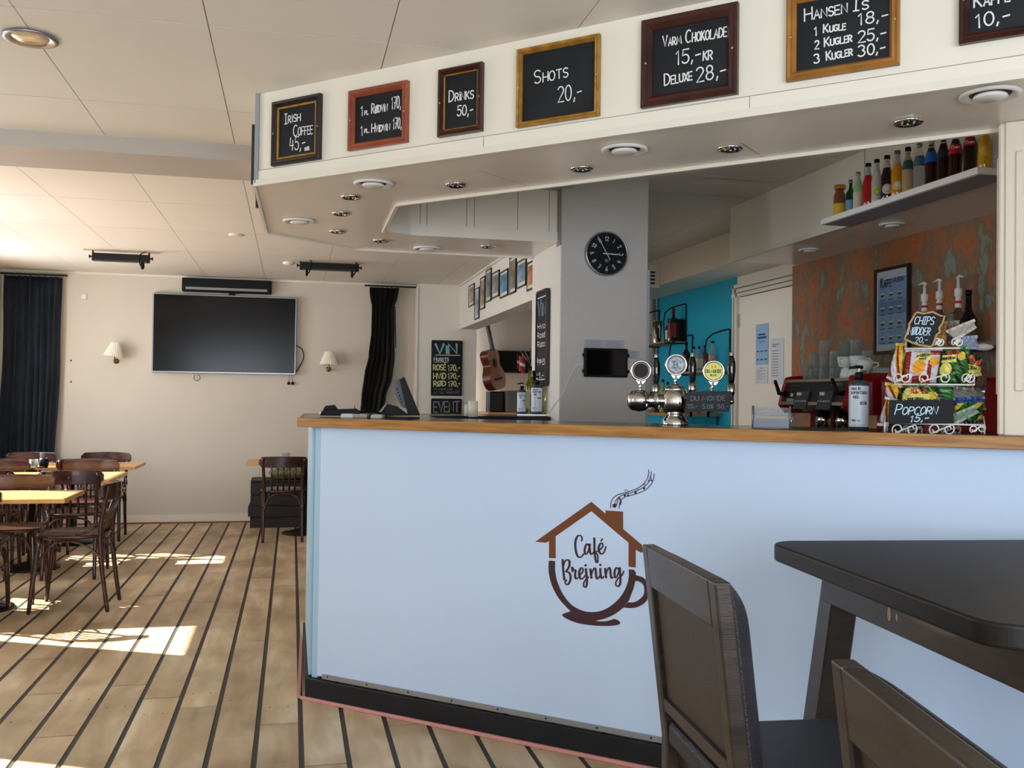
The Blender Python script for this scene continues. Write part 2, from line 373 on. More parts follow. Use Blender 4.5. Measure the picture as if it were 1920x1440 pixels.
# ------------------------------------------------------------------ setting: floor
CZ = 2.43
floor = simple('floor', CAULK, (-2.7, -1.6, -.06), (3.6, 10.5, -.003), kind='structure', label='dark caulked base under the plank floor')
PP = .1593; joints = {}
# butt joints measured for the boards that show them; index = strip number left of x = .0525
meas = {0: [3.80, 6.56], 2: [4.06], 3: [6.11, 7.15], 4: [4.42], 5: [6.355, 3.81], 6: [7.55, 5.66, 4.35], 7: [6.83], 8: [6.445]}
def plank(x0, x1, y0, y1):
    w_ = x1 - x0; key = (round(w_, 3), round(y1 - y0, 2))
    if key not in plank.c:
        mb = MB().box((0, 0, -.02), (w_, key[1] - .011, 0)); o = mb.build('plank', PLANK, floor, world=False); plank.c[key] = o.data
    else:
        o = bpy.data.objects.new('plank', plank.c[key]); COL.objects.link(o); o.parent = floor
    o.location = (x0, y0, 0); return o
plank.c = {}
for k in range(-12, 18):
    xr = .0525 - k * PP - .0095; xl = xr - PP + .019
    if xr < -2.68 or xl > 3.3: continue
    if k < 0: js = [2.3 + ((k * 37) % 5) * .35]; y0 = .6; y1 = 9.93 if k >= -4 else 4.3; js = js if k < -4 else [2.3 + ((k * 37) % 5) * .35, 4.4 + ((k * 23) % 4) * .3, 6.3 + ((k * 31) % 4) * .3, 8.2]
    else: y0 = .9; y1 = 9.93; js = sorted(meas.get(k, [])) 
    if k < -9: continue
    if k >= 0:
        base = js[0] if js else 3.9 + ((k * 53) % 7) * .3
        full = list(js)
        c = base
        while c - 1.9 > y0: c -= 1.9; full.append(c)
        c = max(js) if js else base
        if not js: full.append(base)
        while c + 1.75 < y1 - .4: c += 1.75; full.append(c)
        js = sorted(full)
    ys = [y0] + [j for j in js if y0 + .2 < j < y1 - .2] + [y1]
    for a, b in zip(ys, ys[1:]): plank(xl, xr, round(a + .003, 3), round(b, 3))
# nail heads sunk along board ends
nh = MB()
for k in range(0, 13):
    for y in (4.0, 5.1, 6.3, 7.6):
        for d in (.04, .11): nh.lathe([(.004, .0004), (1e-5, .0008)], 6, (.0525 - k * PP - .0085 - d, y + ((k * 7) % 3) * .12, 0))
nh.build('nail_heads', mat('nail', '#4A3B2A', .6), floor)['kind'] = 'stuff'

# ------------------------------------------------------------------ walls and windows
def wall_with_holes(name, axis, pos, thick, u0, u1, z1, holes, m=WALL, z0=0):
    """wall in plane axis=pos; holes = [(u0,u1,z0,z1)]"""
    mb = MB(); us = sorted({u0, u1} | {h[0] for h in holes} | {h[1] for h in holes})
    def bx(a, b, c, d):
        if axis == 'x': mb.box((pos, a, c), (pos + thick, b, d))
        else: mb.box((a, pos, c), (b, pos + thick, d))
    for a, b in zip(us, us[1:]):
        hh = [h for h in holes if h[0] <= a and h[1] >= b]
        if not hh: bx(a, b, z0, z1)
        else:
            h = hh[0]
            if h[2] > z0: bx(a, b, z0, h[2])
            if h[3] < z1: bx(a, b, h[3], z1)
    return tag(mb.build(name, m), kind='structure')
HEAD = 2.14; SILL = .80
wins = [(7.89, 9.01), (5.93, 7.05), (4.02, 4.56)]
wall_with_holes('wall_left', 'x', -2.96, .26, -1.6, 10.2, CZ, [(a, b, SILL, HEAD) for a, b in wins])
wi = 0
for a, b in wins:
    wi += 1
    wn = empty('window_%d' % wi, (-2.80, a, SILL), kind='structure')
    mb = MB()
    for s in ((a, a + .03, SILL, HEAD), (b - .03, b, SILL, HEAD), (a, b, SILL, SILL + .03), (a, b, HEAD - .015, HEAD)):
        mb.box((-2.86, s[0], s[2]), (-2.80, s[1], s[3]))
    mb.build('window_frame', TRIM, wn)
    MB().box((-2.72, a - .05, SILL - .035), (-2.56, b + .05, SILL - .005)).build('window_sill', TRIM, wn)
bw = [(-2.2, -.3), (.2, 2.2)]
wall_with_holes('wall_near', 'y', -1.86, .26, -2.96, 3.56, CZ, [(a, b, .6, 2.2) for a, b in bw])
for a, b in bw:
    wi += 1
    wn = empty('window_%d' % wi, (a, -1.7, .8), kind='structure'); mb = MB()
    for s in ((a, a + .05, .6, 2.2), (b - .05, b, .6, 2.2), (a, b, .6, .65), (a, b, 2.15, 2.2), ((a + b) / 2 - .025, (a + b) / 2 + .025, .6, 2.2)):
        mb.box((s[0], -1.76, s[2]), (s[1], -1.70, s[3]))
    mb.build('window_frame', TRIM, wn)
for nm, a, b, z0, z1, ax in [('p', wins[i][0], wins[i][1], SILL, HEAD, 'x') for i in range(3)] + [('p', a, b, .6, 2.2, 'y') for a, b in bw] + [('p', -1.0, 2.0, .9, 2.2, 'r')]:
    pl = bpy.data.lights.new('window_portal', 'AREA'); pl.shape = 'RECTANGLE'; pl.size = b - a; pl.size_y = z1 - z0
    pl.cycles.is_portal = True
    po = bpy.data.objects.new('window_portal', pl); COL.objects.link(po)
    if ax == 'r': po.location = (3.45, (a + b) / 2, (z0 + z1) / 2); po.rotation_euler = V((-1, 0, 0)).to_track_quat('-Z', 'Y').to_euler()
    elif ax == 'x': po.location = (-2.9, (a + b) / 2, (z0 + z1) / 2); po.rotation_euler = V((1, 0, 0)).to_track_quat('-Z', 'Y').to_euler()
    else: po.location = ((a + b) / 2, -1.8, (z0 + z1) / 2); po.rotation_euler = V((0, 1, 0)).to_track_quat('-Z', 'Y').to_euler()

YB = 9.93
simple('wall_back', mat('far_wall_paint', '#CFC5B5', .75, noise=.02, nscale=2, bump=.05, bscale=60), (-2.7, YB, 0), (1.24, YB + .2, CZ), kind='structure')
simple('wall_pier', WALL, (1.24, 9.80, 0), (1.86, 10.2, CZ), kind='structure')
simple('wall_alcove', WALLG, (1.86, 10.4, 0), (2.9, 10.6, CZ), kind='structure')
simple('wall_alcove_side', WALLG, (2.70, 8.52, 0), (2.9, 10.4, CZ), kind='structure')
simple('wall_bar_end', WALL, (2.70, 8.40, 0), (3.3, 8.52, CZ), kind='structure')
wr = wall_with_holes('wall_right', 'x', 3.3, .2, -1.6, 6.75, CZ, [(-1.0, 2.0, .9, 2.2)])  # unseen opening added to bring more skylight into the bar
simple('wall_teal', TEAL, (3.3, 6.75, 0), (3.5, 8.4, CZ), label='teal painted wall of the bar recess', kind='structure')
hd = simple('wall_header', WALL, (1.68, 5.38, 1.975), (1.86, 9.80, CZ), kind='structure')
bb = MB().box((-2.7, YB - .012, .012), (1.24, YB, .085)); bb.build('baseboard_back', TRIM)['kind'] = 'structure'
MB().box((-2.7, YB - .03, 0), (1.24, YB - .0125, .014)).build('trim_1', mat('pine_moulding', '#8A5230', .5))['kind'] = 'structure'
MB().box((-2.7, YB - .02, CZ - .022), (1.24, YB, CZ - .001)).build('trim_2', TRIM)['kind'] = 'structure'
MB().box((1.655, 5.4, CZ - .018), (1.68, 9.8, CZ - .001)).build('trim_3', TRIM)['kind'] = 'structure'
MB().box((1.225, 9.79, .02), (1.245, 9.93, CZ - .03)).build('trim_4', TRIM)['kind'] = 'structure'

# ceiling with its panels
ceil = simple('ceiling', CEILGAP, (-2.96, -1.6, CZ + .004), (3.56, 10.6, CZ + .12), kind='structure')
xs = [-2.70] + [-.28 - .5685 * k for k in (4, 3, 2, 1)] + [-.28 + .5715 * k for k in range(0, 7)] + [3.55]
xs = sorted(x for x in xs if x >= -2.7)
ysb = [-1.6, -.7, .3, 1.3, 2.3, 3.18, 4.12, 4.68]; ysf = [5.06, 6.19, 7.2, 8.2, 9.27, YB]
cells = {}
for i in range(len(xs) - 1):
    for seq in (ysb, ysf):
        for a, b in zip(seq, seq[1:]):
            k = (round(xs[i + 1] - xs[i], 3), round(b - a, 3))
            if k not in cells:
                o = MB().box((.0018, .0028, 0), (k[0] - .0018, k[1] - .0028, .012)).build('ceiling_panel', CEIL, ceil, world=False); cells[k] = o.data
            else:
                o = bpy.data.objects.new('ceiling_panel', cells[k]); COL.objects.link(o); o.parent = ceil
            o.location = (xs[i], a, CZ)
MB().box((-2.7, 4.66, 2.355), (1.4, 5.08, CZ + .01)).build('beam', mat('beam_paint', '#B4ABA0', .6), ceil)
MB().box((1.4, 4.67, CZ), (3.3, 5.07, CZ + .012)).build('ceiling_panel', CEIL, ceil)
MB().box((1.86, YB, CZ - .001), (2.9, 10.5, CZ + .01)).build('ceiling_panel', CEIL, ceil)
MB().box((-2.7, YB, CZ - .001), (1.9, YB + .2, CZ + .01)).build('ceiling_panel', CEIL, ceil)

# ------------------------------------------------------------------ canopy over the bar
CA = V((-.15, 3.862, 0)); cang = math.radians(43.4); CD = V((math.cos(cang), -math.sin(cang), 0)); CN = V((-CD.y * -1, 0, 0))
CN = V((-math.sin(cang), -math.cos(cang), 0))          # outward normal of the fascia (towards the room)
CE = CA + CD * 3.55
can = empty('bar_canopy', (1, 4, 2.08), label='white dropped canopy over the bar with a price-board fascia', cat='canopy')
SZ = 2.08
P = {'A': CA, 'B': V((-.13, 4.97, 0)), 'C': V((.328, 5.384, 0)), 'D': V((1.349, 5.384, 0)),
     'p1': V((.43, 4.087, 0)), 'p2': V((.436, 4.783, 0)), 'p3': V((.568, 4.862, 0)), 'p4': V((1.349, 4.862, 0))}
iang = math.radians(45); ID = V((math.cos(iang), -math.sin(iang), 0)); pe = P['p1'] + ID * 2.95
mb = MB()
def q(a, b, c, d, z): mb.add([(p.x, p.y, z) for p in (a, b, c, d)], [(0, 1, 2, 3)])
for (a, b, c, d) in ((P['A'], CE, pe, P['p1']), (P['A'], P['p1'], P['p2'], P['B']), (P['B'], P['p2'], P['p3'], P['C']), (P['C'], P['p3'], P['p4'], P['D'])):
    poly = [a, b, c, d]
    mb.prism([(p.x, p.y) for p in poly], SZ, SZ + .012)
mb.build('soffit', SOFF, can)
def wallstrip(name, a, b, z0, z1, th, m, par, side=1):
    a = V((a.x, a.y, 0)); b = V((b.x, b.y, 0)); u = (b - a).normalized(); n = V((u.y, -u.x, 0)) * side
    return MB().frame_box(a, u, n, V((0, 0, 1)), (0, 0, z0), ((b - a).length, th, z1)).build(name, m, par)
wallstrip('fascia', P['A'], CE, SZ + .0125, CZ, -.012, LAM, can)
wallstrip('fascia', P['B'], P['A'], SZ + .0125, CZ, -.012, LAM, can)
wallstrip('fascia', P['C'], P['B'], SZ + .0125, CZ, -.012, LAM, can)
wallstrip('fascia', P['D'], P['C'], SZ + .0125, CZ, -.012, LAM, can)
for a, b in (('p1', 'e'), ('p2', 'p1'), ('p3', 'p2'), ('p4', 'p3')):
    A_ = P[a]; B_ = pe if b == 'e' else P[b]
    if b == 'e': A_, B_ = B_, A_
    else: A_, B_ = B_, A_
    if b == 'e': wallstrip('inner_face', pe, P['p1'], SZ + .0125, CZ, .012, SOFF, can, -1)
    else: wallstrip('inner_face', P[b], P[a], SZ + .0125, CZ, .012, LAM, can, -1)
# lower moulding rails on the fascia, inner lip
wallstrip('lower_rail', P['A'], CE, SZ - .006, SZ + .048, .006, LAM, can)
wallstrip('lower_rail', P['A'], CE, SZ + .048, SZ + .0498, .0065, TRIMG, can)
for u_ in (1.05, 1.95, 3.0): wallstrip('rail_joint', P['A'] + CD * u_, P['A'] + CD * (u_ + .002), SZ + .015, SZ + .048, .0068, TRIMG, can)
wallstrip('edge_moulding', P['A'], CE, SZ - .012, SZ + .012, .014, TRIM, can)
wallstrip('edge_moulding', P['B'], P['A'], SZ - .010, SZ + .014, .012, TRIM, can)
wallstrip('edge_moulding', P['C'], P['B'], SZ - .010, SZ + .010, .010, TRIM, can)
wallstrip('edge_moulding', P['D'], P['C'], SZ - .010, SZ + .010, .010, TRIM, can)
wallstrip('edge_moulding', P['A'] + V((-.004, -.004, 0)), P['A'] + CD * .014, SZ, CZ, .012, mat('grey_corner', '#8E979A', .4), can)
wallstrip('inner_lip', P['p1'], pe, SZ - .012, SZ + .012, .014, TRIM, can)
wallstrip('inner_lip', P['p2'], P['p1'], SZ - .012, SZ + .010, .014, TRIM, can)
# panel joints and proud lower band on the far inner face
wallstrip('inner_band', P['p3'], P['p4'], SZ, SZ + .056, .012, SOFF, can)
wallstrip('inner_band', P['p2'], P['p3'], SZ, SZ + .056, .012, SOFF, can)
for x in (.62, .655, .86, .90, 1.13, 1.30):
    MB().box((x, 4.8605, SZ + .056), (x + .003, 4.862, CZ)).build('panel_joint', TRIMG, can)
# soffit joints (thin seams)
for a, b in (((1390, 268), (1437, 299)), ((893, 318), (1000, 352)), ((666, 466), (766, 441))):
    sj = MB(); a_, b_ = onZ(*a, SZ), onZ(*b, SZ); ribbon(sj, [V((a_.x, a_.y, SZ - .0006)), V((b_.x, b_.y, SZ - .0006))], V((0, 0, -1)), .0025); sj.build('soffit_joint', TRIMG, can)

def disc_thing(kind, x, y, z, label, i, big=1.0):
    p = onZ(x, y, z)
    if kind == 'vent':
        t = empty('round_air_vent', p, label=label, cat='air vent', group='round white air vents')
        MB().lathe([(.045 * big, 0), (.075 * big, -.002), (.077 * big, -.008), (.066 * big, -.012), (.052 * big, -.004)], 32, p, cap=False).build('ring', WHITEP, t)
        MB().lathe([(1e-4, -.017), (.036 * big, -.017), (.043 * big, -.012), (.040 * big, -.006), (.012, -.004)], 28, p, cap=False).build('valve_disc', WHITEP, t)
        MB().lathe([(1e-4, -.001), (.052 * big, -.001)], 24, p, cap=False).build('duct', mat('duct_dark', '#5A544C', .8), t)
    else:
        t = empty('downlight', p, label=label, cat='downlight', group='chrome downlights')
        MB().lathe([(.032, -.001), (.041, -.001), (.043, -.005), (.038, -.009), (.030, -.006), (.026, -.001)], 28, p, cap=False).build('ring', CHROME, t)
        mb = MB().lathe([(.028, -.0045), (.018, -.003), (1e-4, -.003)], 20, p, cap=False); mb.build('lens', mat('lamp_lens', '#5A5048', .1, metal=.6), t)
        mb = MB()
        for a in range(6): mb.sphere(p + V((.019 * math.cos(a * 1.047), .019 * math.sin(a * 1.047), -.004)), .004, 8)
        mb.build('led_dots', CHROME, t)
vents = [(700, 342, 'white round air vent under the canopy below the red framed board'), (561, 413, 'white round air vent nearest the left edge of the canopy underside'),
         (801, 464, 'white round air vent at the far strip of the canopy underside'), (1171, 278, 'white round air vent under the canopy below the large mahogany framed board'),
         (1857, 174, 'largest white round air vent, right above the fluted white pillar')]
for i, (x, y, l) in enumerate(vents): disc_thing('vent', x, y, SZ, l, i)
dls = [(658, 368, 'chrome downlight just behind the vent under the red framed board'), (640, 399, 'second chrome downlight of the row on the left of the canopy'),
       (633, 433, 'rear chrome downlight of the row on the left of the canopy'), (714, 450, 'chrome downlight at the far left corner beside the canopy opening'),
       (855, 345, 'chrome downlight below the narrow drinks board'), (915, 461, 'chrome downlight on the far strip of the canopy near the grey column'),
       (1091, 315, 'chrome downlight above the grey column with the clock'), (1369, 277, 'chrome downlight below the mahogany framed cocoa price board'),
       (1703, 227, 'chrome downlight above the row of soda bottles')]
for i, (x, y, l) in enumerate(dls): disc_thing('dl', x, y, SZ, l, i)

# ------------------------------------------------------------------ framed price boards on the fascia
FP = CA + CN * .0
def fpt(x, y, off=0): return onP(x, y, FP + CN * off, CN)
def framed(name, quad, fw, fm, label, inner=None, lines=(), chalkw=.0045, prof=.022, extra=None):
    (x0, ya, yb), (x1, yc, yd) = quad                      # left x with top/bottom y, right x with top/bottom y
    a = fpt(x0, ya); b = fpt(x0, yb); c = fpt(x1, yc); d = fpt(x1, yd)
    s0 = (a - CA).dot(CD); s1 = (c - CA).dot(CD); zt = (a.z + c.z) / 2; zb = (b.z + d.z) / 2
    o = CA + CD * s0 + V((0, 0, zb)); W = s1 - s0; H = zt - zb
    t = empty(name, o, label=label, cat='price board')
    Z_ = V((0, 0, 1))
    def rail(u0, v0, u1, v1, u2, v2, u3, v3, k0, k1, mb):
        mb.add([o + CD * u + Z_ * v + CN * k for u, v, k in ((u0, v0, k0), (u1, v1, k0), (u2, v2, k1), (u3, v3, k1))], [(0, 1, 2, 3)])
    f = MB()
    steps = [(0, .002), (0, prof * .85), (fw * .18, prof), (fw * .45, prof * .8), (fw * .7, prof * .95), (fw, prof * .45), (fw, .004)]
    for (i0, k0), (i1, k1) in zip(steps, steps[1:]):
        for s in range(4):
            c0 = [(i0, i0), (W - i0, i0), (W - i0, H - i0), (i0, H - i0)]; c1 = [(i1, i1), (W - i1, i1), (W - i1, H - i1), (i1, H - i1)]
            p, q_ = c0[s], c0[(s + 1) % 4]; r_, s_ = c1[(s + 1) % 4], c1[s]
            f.add([o + CD * p[0] + Z_ * p[1] + CN * k0, o + CD * q_[0] + Z_ * q_[1] + CN * k0, o + CD * r_[0] + Z_ * r_[1] + CN * k1, o + CD * s_[0] + Z_ * s_[1] + CN * k1], [(0, 1, 2, 3)])
    f.build('frame', fm, t)
    if inner:
        g = MB(); i = fw; j = fw + inner[0]
        for u0, v0, u1, v1 in ((i, i, W - i, j), (i, H - j, W - i, H - i), (i, j, j, H - j), (W - j, j, W - i, H - j)):
            g.frame_box(o, CD, Z_, CN, (u0, v0, .003), (u1, v1, prof * .6))
        g.build('inner_slip', inner[1], t, bevel=.002)
    MB().frame_box(o, CD, Z_, CN, (fw * .6, fw * .6, 0), (W - fw * .6, H - fw * .6, .006)).build('chalkboard', CHBOARD, t)
    cm = MB(); B = FP + CN * .0065
    for ln in lines:
        pxwrite(cm, ln[0], *ln[1:6], B, CN, chalkw * (ln[6] if len(ln) > 6 else 1))
    cm.build('chalk_writing', CHALK, t)
    for u in (fw * .45, W - fw * .45): MB().sphere(o + CD * u + Z_ * (H * .5) + CN * (prof * .85), .0035, 8).build('screw', mat('screw', '#B8AE9A', .4, metal=.6), t)
    return t
def zz(k, ox, oy, *ls):
    return [(t[0], ox + t[1] / k, oy + t[2] / k, ox + t[3] / k, oy + t[4] / k, t[5] / k) + tuple(t[6:]) for t in ls]
framed('framed_price_board', ((516, 193, 312), (606, 178, 300)), .022, BLKW, 'black framed chalkboard with gold slip reading Irish Coffee 45', (.008, GOLD),
       zz(3.84, 460, 140, ('Irish', 285, 355, 395, 332, 70), ('Coffee', 348, 445, 483, 425, 80), ('45,-', 322, 548, 430, 532, 92), ('kr', 432, 548, 460, 542, 32)), .0042)
framed('framed_price_board', ((659, 173, 284), (769, 153, 268)), .026, REDW, 'reddish wood framed chalkboard listing red and white wine at 170', None,
       zz(3.84, 460, 140, ('1', 833, 300, 850, 297, 68), ('fl', 860, 290, 885, 286, 36), ('Rødvin', 910, 280, 1022, 262, 68), ('170,', 1055, 250, 1120, 238, 85),
          ('1', 835, 440, 850, 437, 68), ('fl.', 860, 420, 892, 416, 36), ('Hvidvin', 910, 418, 1040, 400, 62), ('170,', 1065, 392, 1124, 384, 75)), .0040)
framed('framed_price_board', ((827, 133, 259), (909, 119, 247)), .020, MAHOG, 'narrow dark mahogany framed chalkboard reading Drinks 50', (.004, GOLD),
       zz(3.84, 460, 140, ('Drinks', 1467, 198, 1640, 172, 78), ('50,-', 1527, 300, 1640, 285, 72)), .0042)
framed('framed_price_board', ((974, 96, 242), (1128, 66, 217)), .018, GOLD, 'gilt framed chalkboard with smudged slate reading Shots 20', None,
       zz(3.4286, 940, 0, ('Shots', 215, 540, 425, 495, 82), ('20,-', 365, 660, 515, 632, 98)), .0040)
framed('framed_price_board', ((1207, 42, 206), (1387, 7, 177)), .034, MAHOG, 'wide mahogany framed chalkboard with cocoa prices 15 and 28', None,
       zz(3.4286, 940, 0, ('Varm', 1040, 303, 1155, 280, 68), ('Chokolade', 1187, 278, 1447, 235, 80), ('15,-', 1125, 417, 1282, 388, 88), ('KR', 1298, 390, 1357, 382, 58),
          ('Deluxe', 1050, 550, 1225, 515, 72), ('28,-', 1258, 530, 1445, 492, 92)), .0042)
framed('framed_price_board', ((1478, -8, 157), (1689, -42, 122)), .026, PINEF, 'light oak framed chalkboard listing ice cream scoop prices', None,
       zz(4, 1440, 0, ('Hansen', 275, 160, 590, 95, 92), ('Is', 640, 85, 745, 70, 88), ('1', 352, 268, 372, 264, 62), ('Kugle', 418, 248, 580, 222, 62), ('18,-', 682, 192, 900, 150, 85),
          ('2', 352, 372, 382, 367, 62), ('Kugler', 425, 350, 627, 312, 66), ('25,-', 675, 322, 885, 285, 85), ('3', 348, 478, 385, 470, 66), ('Kugler', 440, 455, 632, 415, 66), ('30,-', 680, 427, 880, 392, 80)), .0040)
framed('framed_price_board', ((1800, -76, 89), (1985, -112, 55)), .024, MAHOG, 'dark framed chalkboard at the right end of the fascia reading coffee 10', None,
       zz(4, 1440, 0, ('Kaffe', 1548, 57, 1810, 12, 95), ('10,-', 1560, 212, 1812, 160, 100)), .0042)
# edge of a board hanging on the side of the canopy
sb = empty('side_board', (-.17, 4.2, 2.16), label='black board hung on the left side face of the canopy, seen edge on', cat='board')
MB().box((-.172, 4.02, 2.13), (-.148, 4.5, 2.33)).build('slate', CHBOARD, sb)
MB().box((-.176, 4.0, 2.11), (-.148, 4.02, 2.35)).box((-.176, 4.5, 2.11), (-.148, 4.52, 2.35)).build('frame', BLKW, sb)

# ------------------------------------------------------------------ bulkhead, bar back walls, door
bk = empty('bulkhead', (2.57, 4, 2.1), label='white boxed bulkhead above the back bar with the bottle shelf on it', cat='bulkhead')
MB().box((2.57, .2, 2.105), (2.585, 5.25, CZ)).build('face_board', LAM, bk)
MB().box((2.585, .2, 2.105), (3.3, 5.36, 2.12)).build('underside', SOFF, bk)
MB().box((2.57, 5.25, 2.1205), (3.3, 5.36, CZ)).build('end_board', LAM, bk)
MB().box((2.556, .2, 2.095), (2.574, 5.37, 2.12)).build('edge_moulding', TRIM, bk)
_j = onX(1622, 310, 2.57).y; MB().box((2.5685, _j, 2.125), (2.57, _j + .003, CZ)).build('panel_joint', TRIMG, bk)
p = onZ(1673, 419, 2.105)
disc_thing('vent', 1673, 419, 2.105, 'white round air vent under the bulkhead below the bottle shelf', 0, .8)
disc_thing('vent', 1518, 467, 2.105, 'small white round air vent in the bulkhead above the copper wall corner', 0, .8)
b2 = empty('ceiling_casing', (2.93, 6, 2.2), label='long white pipe casing under the ceiling above the teal wall', cat='casing')
MB().box((2.93, 5.36, 2.21), (2.945, 8.4, CZ)).build('face_board', LAM, b2)
MB().box((2.945, 5.36, 2.21), (3.3, 8.4, 2.225)).build('underside', TRIM, b2)
cw = MB().box((3.02, .2, 0), (3.04, 5.42, 2.105)).build('wall_copper', COPPER); cw['kind'] = 'structure'; cw['label'] = 'copper patina wall panel behind the espresso machine'
MB().box((3.04, .2, 0), (3.3, 5.42, 2.105)).build('wall_copper_core', WALL)['kind'] = 'structure'
dr = empty('door_1', (3.3, 6.3, 0), kind='structure', label='cream door with taped notices beside the copper wall')
MB().box((3.285, 5.62, .01), (3.30, 6.68, 2.05)).build('door_leaf', mat('door_cream', '#F6ECD8', .45), dr)
fr = MB()
for i, (o, th) in enumerate(((0, .02), (.03, .012), (.06, .018))):
    fr.box((3.3 - .02 - th, 6.68 + o * .0 + i * .03, 0), (3.3, 6.70 + i * .03, 2.08 + i * .03))
    fr.box((3.3 - .02 - th, 5.56, 2.05 + i * .035), (3.3, 6.77, 2.075 + i * .035))
    fr.box((3.3 - .02 - th, 5.60 - i * .025, 0), (3.3, 5.62 - i * .025, 2.06))
fr.build('door_frame', TRIM, dr)
MB().box((3.272, 6.665, 1.82), (3.286, 6.69, 1.92)).box((3.272, 6.665, .3), (3.286, 6.69, .4)).build('hinge', CHROMEB, dr)
MB().box((3.283, 5.63, 2.046), (3.2845, 6.66, 2.052)).build('gap_line', BLKP, dr)

def sheet(name, X_, q_, m, label, cat, rows=(), ink=INK, parent=None, thick=.002, group=None, border=None):
    """paper on a plane x = X_; q_ = (x0, ytop, ybot, x1, ytop, ybot)"""
    a = onX(q_[0], q_[1], X_); b = onX(q_[0], q_[2], X_); c = onX(q_[3], q_[4], X_); d = onX(q_[3], q_[5], X_)
    ym, yM = a.y, c.y; zt = (a.z + c.z) / 2; zb = (b.z + d.z) / 2
    t = empty(name, (X_, (ym + yM) / 2, zb), label=label, cat=cat, group=group)
    mb = MB().box((X_ - thick, ym, zb), (X_, yM, zt)); mb.build('sheet', m, t)
    if rows:
        r = MB(); n = V((-1, 0, 0)); W = ym - yM; H = zt - zb
        for (u, v, l, h) in rows:
            r.box((X_ - thick - .0006, ym - W * u, zb + H * v), (X_ - thick, ym - W * (u + l), zb + H * (v + h)))
        r.build('print', ink, t)
    return t, ym, yM, zb, zt
t_, ya_, yb_, zb_, zt_ = sheet('notice', 3.283, (1418, 609, 686, 1441, 605, 683), BLUEP, 'blue printed notice taped highest on the cream door', 'notice',
      [(.2, .72, .55, .04), (.15, .64, .7, .05), (.25, .56, .5, .015)] + [(.08 + .32 * i, .12 + .2 * j, .2, .03) for i in range(3) for j in range(2)], INKB)
sheet('notice', 3.283, (1417, 688, 721, 1440, 686, 719), CARD, 'small white notice below the blue one on the door', 'notice',
      [(.35, .88, .3, .03), (.15, .76, .7, .02), (.15, .70, .4, .02), (.15, .6, .6, .02), (.15, .5, .55, .02), (.15, .4, .7, .02), (.15, .3, .5, .02), (.1, .1, .15, .03)], mat('grey_ink', '#7A7C86', .8))
sheet('notice', 3.283, (1446, 636, 721, 1470, 632, 720), CARD, 'tall white house rules sheet in a plastic sleeve on the door', 'notice',
      [(.1, .86, .55, .02), (.1, .82, .35, .02)] + [(.1, .72 - i * .06, .5 + .2 * ((i * 3) % 3) / 2, .014) for i in range(10)], mat('grey_ink', '#7A7C86', .8))

# pipe and small electrical box at the end wall of the bar
pz = onY(1228, 600, 8.33)
pp = empty('wall_pipe', (pz.x, 8.36, .3), label='thin grey pipe running down the white end wall beside the teal wall', cat='pipe')
MB().tube([(pz.x, 8.36, .3), (pz.x, 8.36, 2.2)], .018, 10).build('pipe', mat('pipe_grey', '#8B8880', .5), pp)
MB().box((pz.x - .03, 8.345, 1.86), (pz.x + .03, 8.4, 1.875)).build('bracket', CHROMEB, pp)
a = onY(1217, 497, 7.4); b = onY(1231, 540, 7.4)
fb = empty('fuse_box', (a.x, 7.45, b.z), label='white electrical box high in the corner right of the grey column', cat='fuse box')
MB().box((a.x, 7.4, b.z), (2.929, 7.5, a.z)).build('case', SOCK, fb, bevel=.004)
mb = MB(); 
for i in range(4): mb.box((a.x + .012, 7.398, b.z + .03 + i * .03), (b.x - .015, 7.4, b.z + .045 + i * .03))
mb.build('print', INK, fb)

# ------------------------------------------------------------------ grey column with the clock
PX0, PX1, PY0, PY1 = 1.35, 1.829, 4.80, 5.40
pc = empty('grey_column', ((PX0 + PX1) / 2, 5.1, 0), label='square column with grey woven wallpaper front and white side', cat='column')
MB().box((PX0, PY0 + .004, 0), (PX1, PY1, CZ)).build('core', WALL, pc)
MB().box((PX0 + .004, PY0, 0), (PX1, PY0 + .004, CZ)).build('wallpaper', WPAPER, pc)
MB().box((PX1 - .004, PY0 - .003, 0), (PX1 + .012, PY0 + .03, 1.95)).build('corner_strip', mat('grey_strip', '#9DA2A3', .4), pc)
MB().box((1.345, PY0, 2.06), (1.352, 4.87, CZ)).build('panel_joint', TRIMG, pc)

cc = onY(1135, 477, PY0)
ck = empty('wall_clock', cc, label='round wall clock with black dial and silver rim on the grey column', cat='clock')
R = .116
MB().lathe([(R * .96, -.002), (R, .004), (R, .030), (R * .965, .034), (R * .935, .030), (R * .93, .022)], 48, cc, axis=(0, -1, 0), cap=False).build('rim', SILV, ck)
MB().lathe([(1e-4, .022), (R * .94, .022)], 48, cc, axis=(0, -1, 0), cap=False).build('dial', BLKP, ck)
nm = MB(); o = cc + V((0, -.0235, 0))
for hnum in range(1, 13):
    a = math.radians(90 - 30 * hnum); c = o + V((math.cos(a) * R * .68, 0, math.sin(a) * R * .68)); s = str(hnum)
    # numerals turned with the dial as on the real face: upright glyph rotated to the radius
    ux = V((math.sin(a), 0, -math.cos(a))); uz = V((math.cos(a), 0, math.sin(a)))
    if hnum in (4, 5, 6, 7, 8): ux = -ux; uz = -uz
    st, W = layout(s, gap=.14); hh = .022
    for g in st: ribbon(nm, [c + ux * ((x - W / 2) * hh * .9) + uz * ((y - .5) * hh) for x, y in g], V((0, -1, 0)), .0036)
    nm.lathe([(1e-4, 0), (.0012, .0002)], 6, o + V((math.cos(a) * R * .87, 0, math.sin(a) * R * .87)), axis=(0, -1, 0), cap=False)
nm.build('numerals', mat('numeral_white', '#C8CBCB', .6), ck)
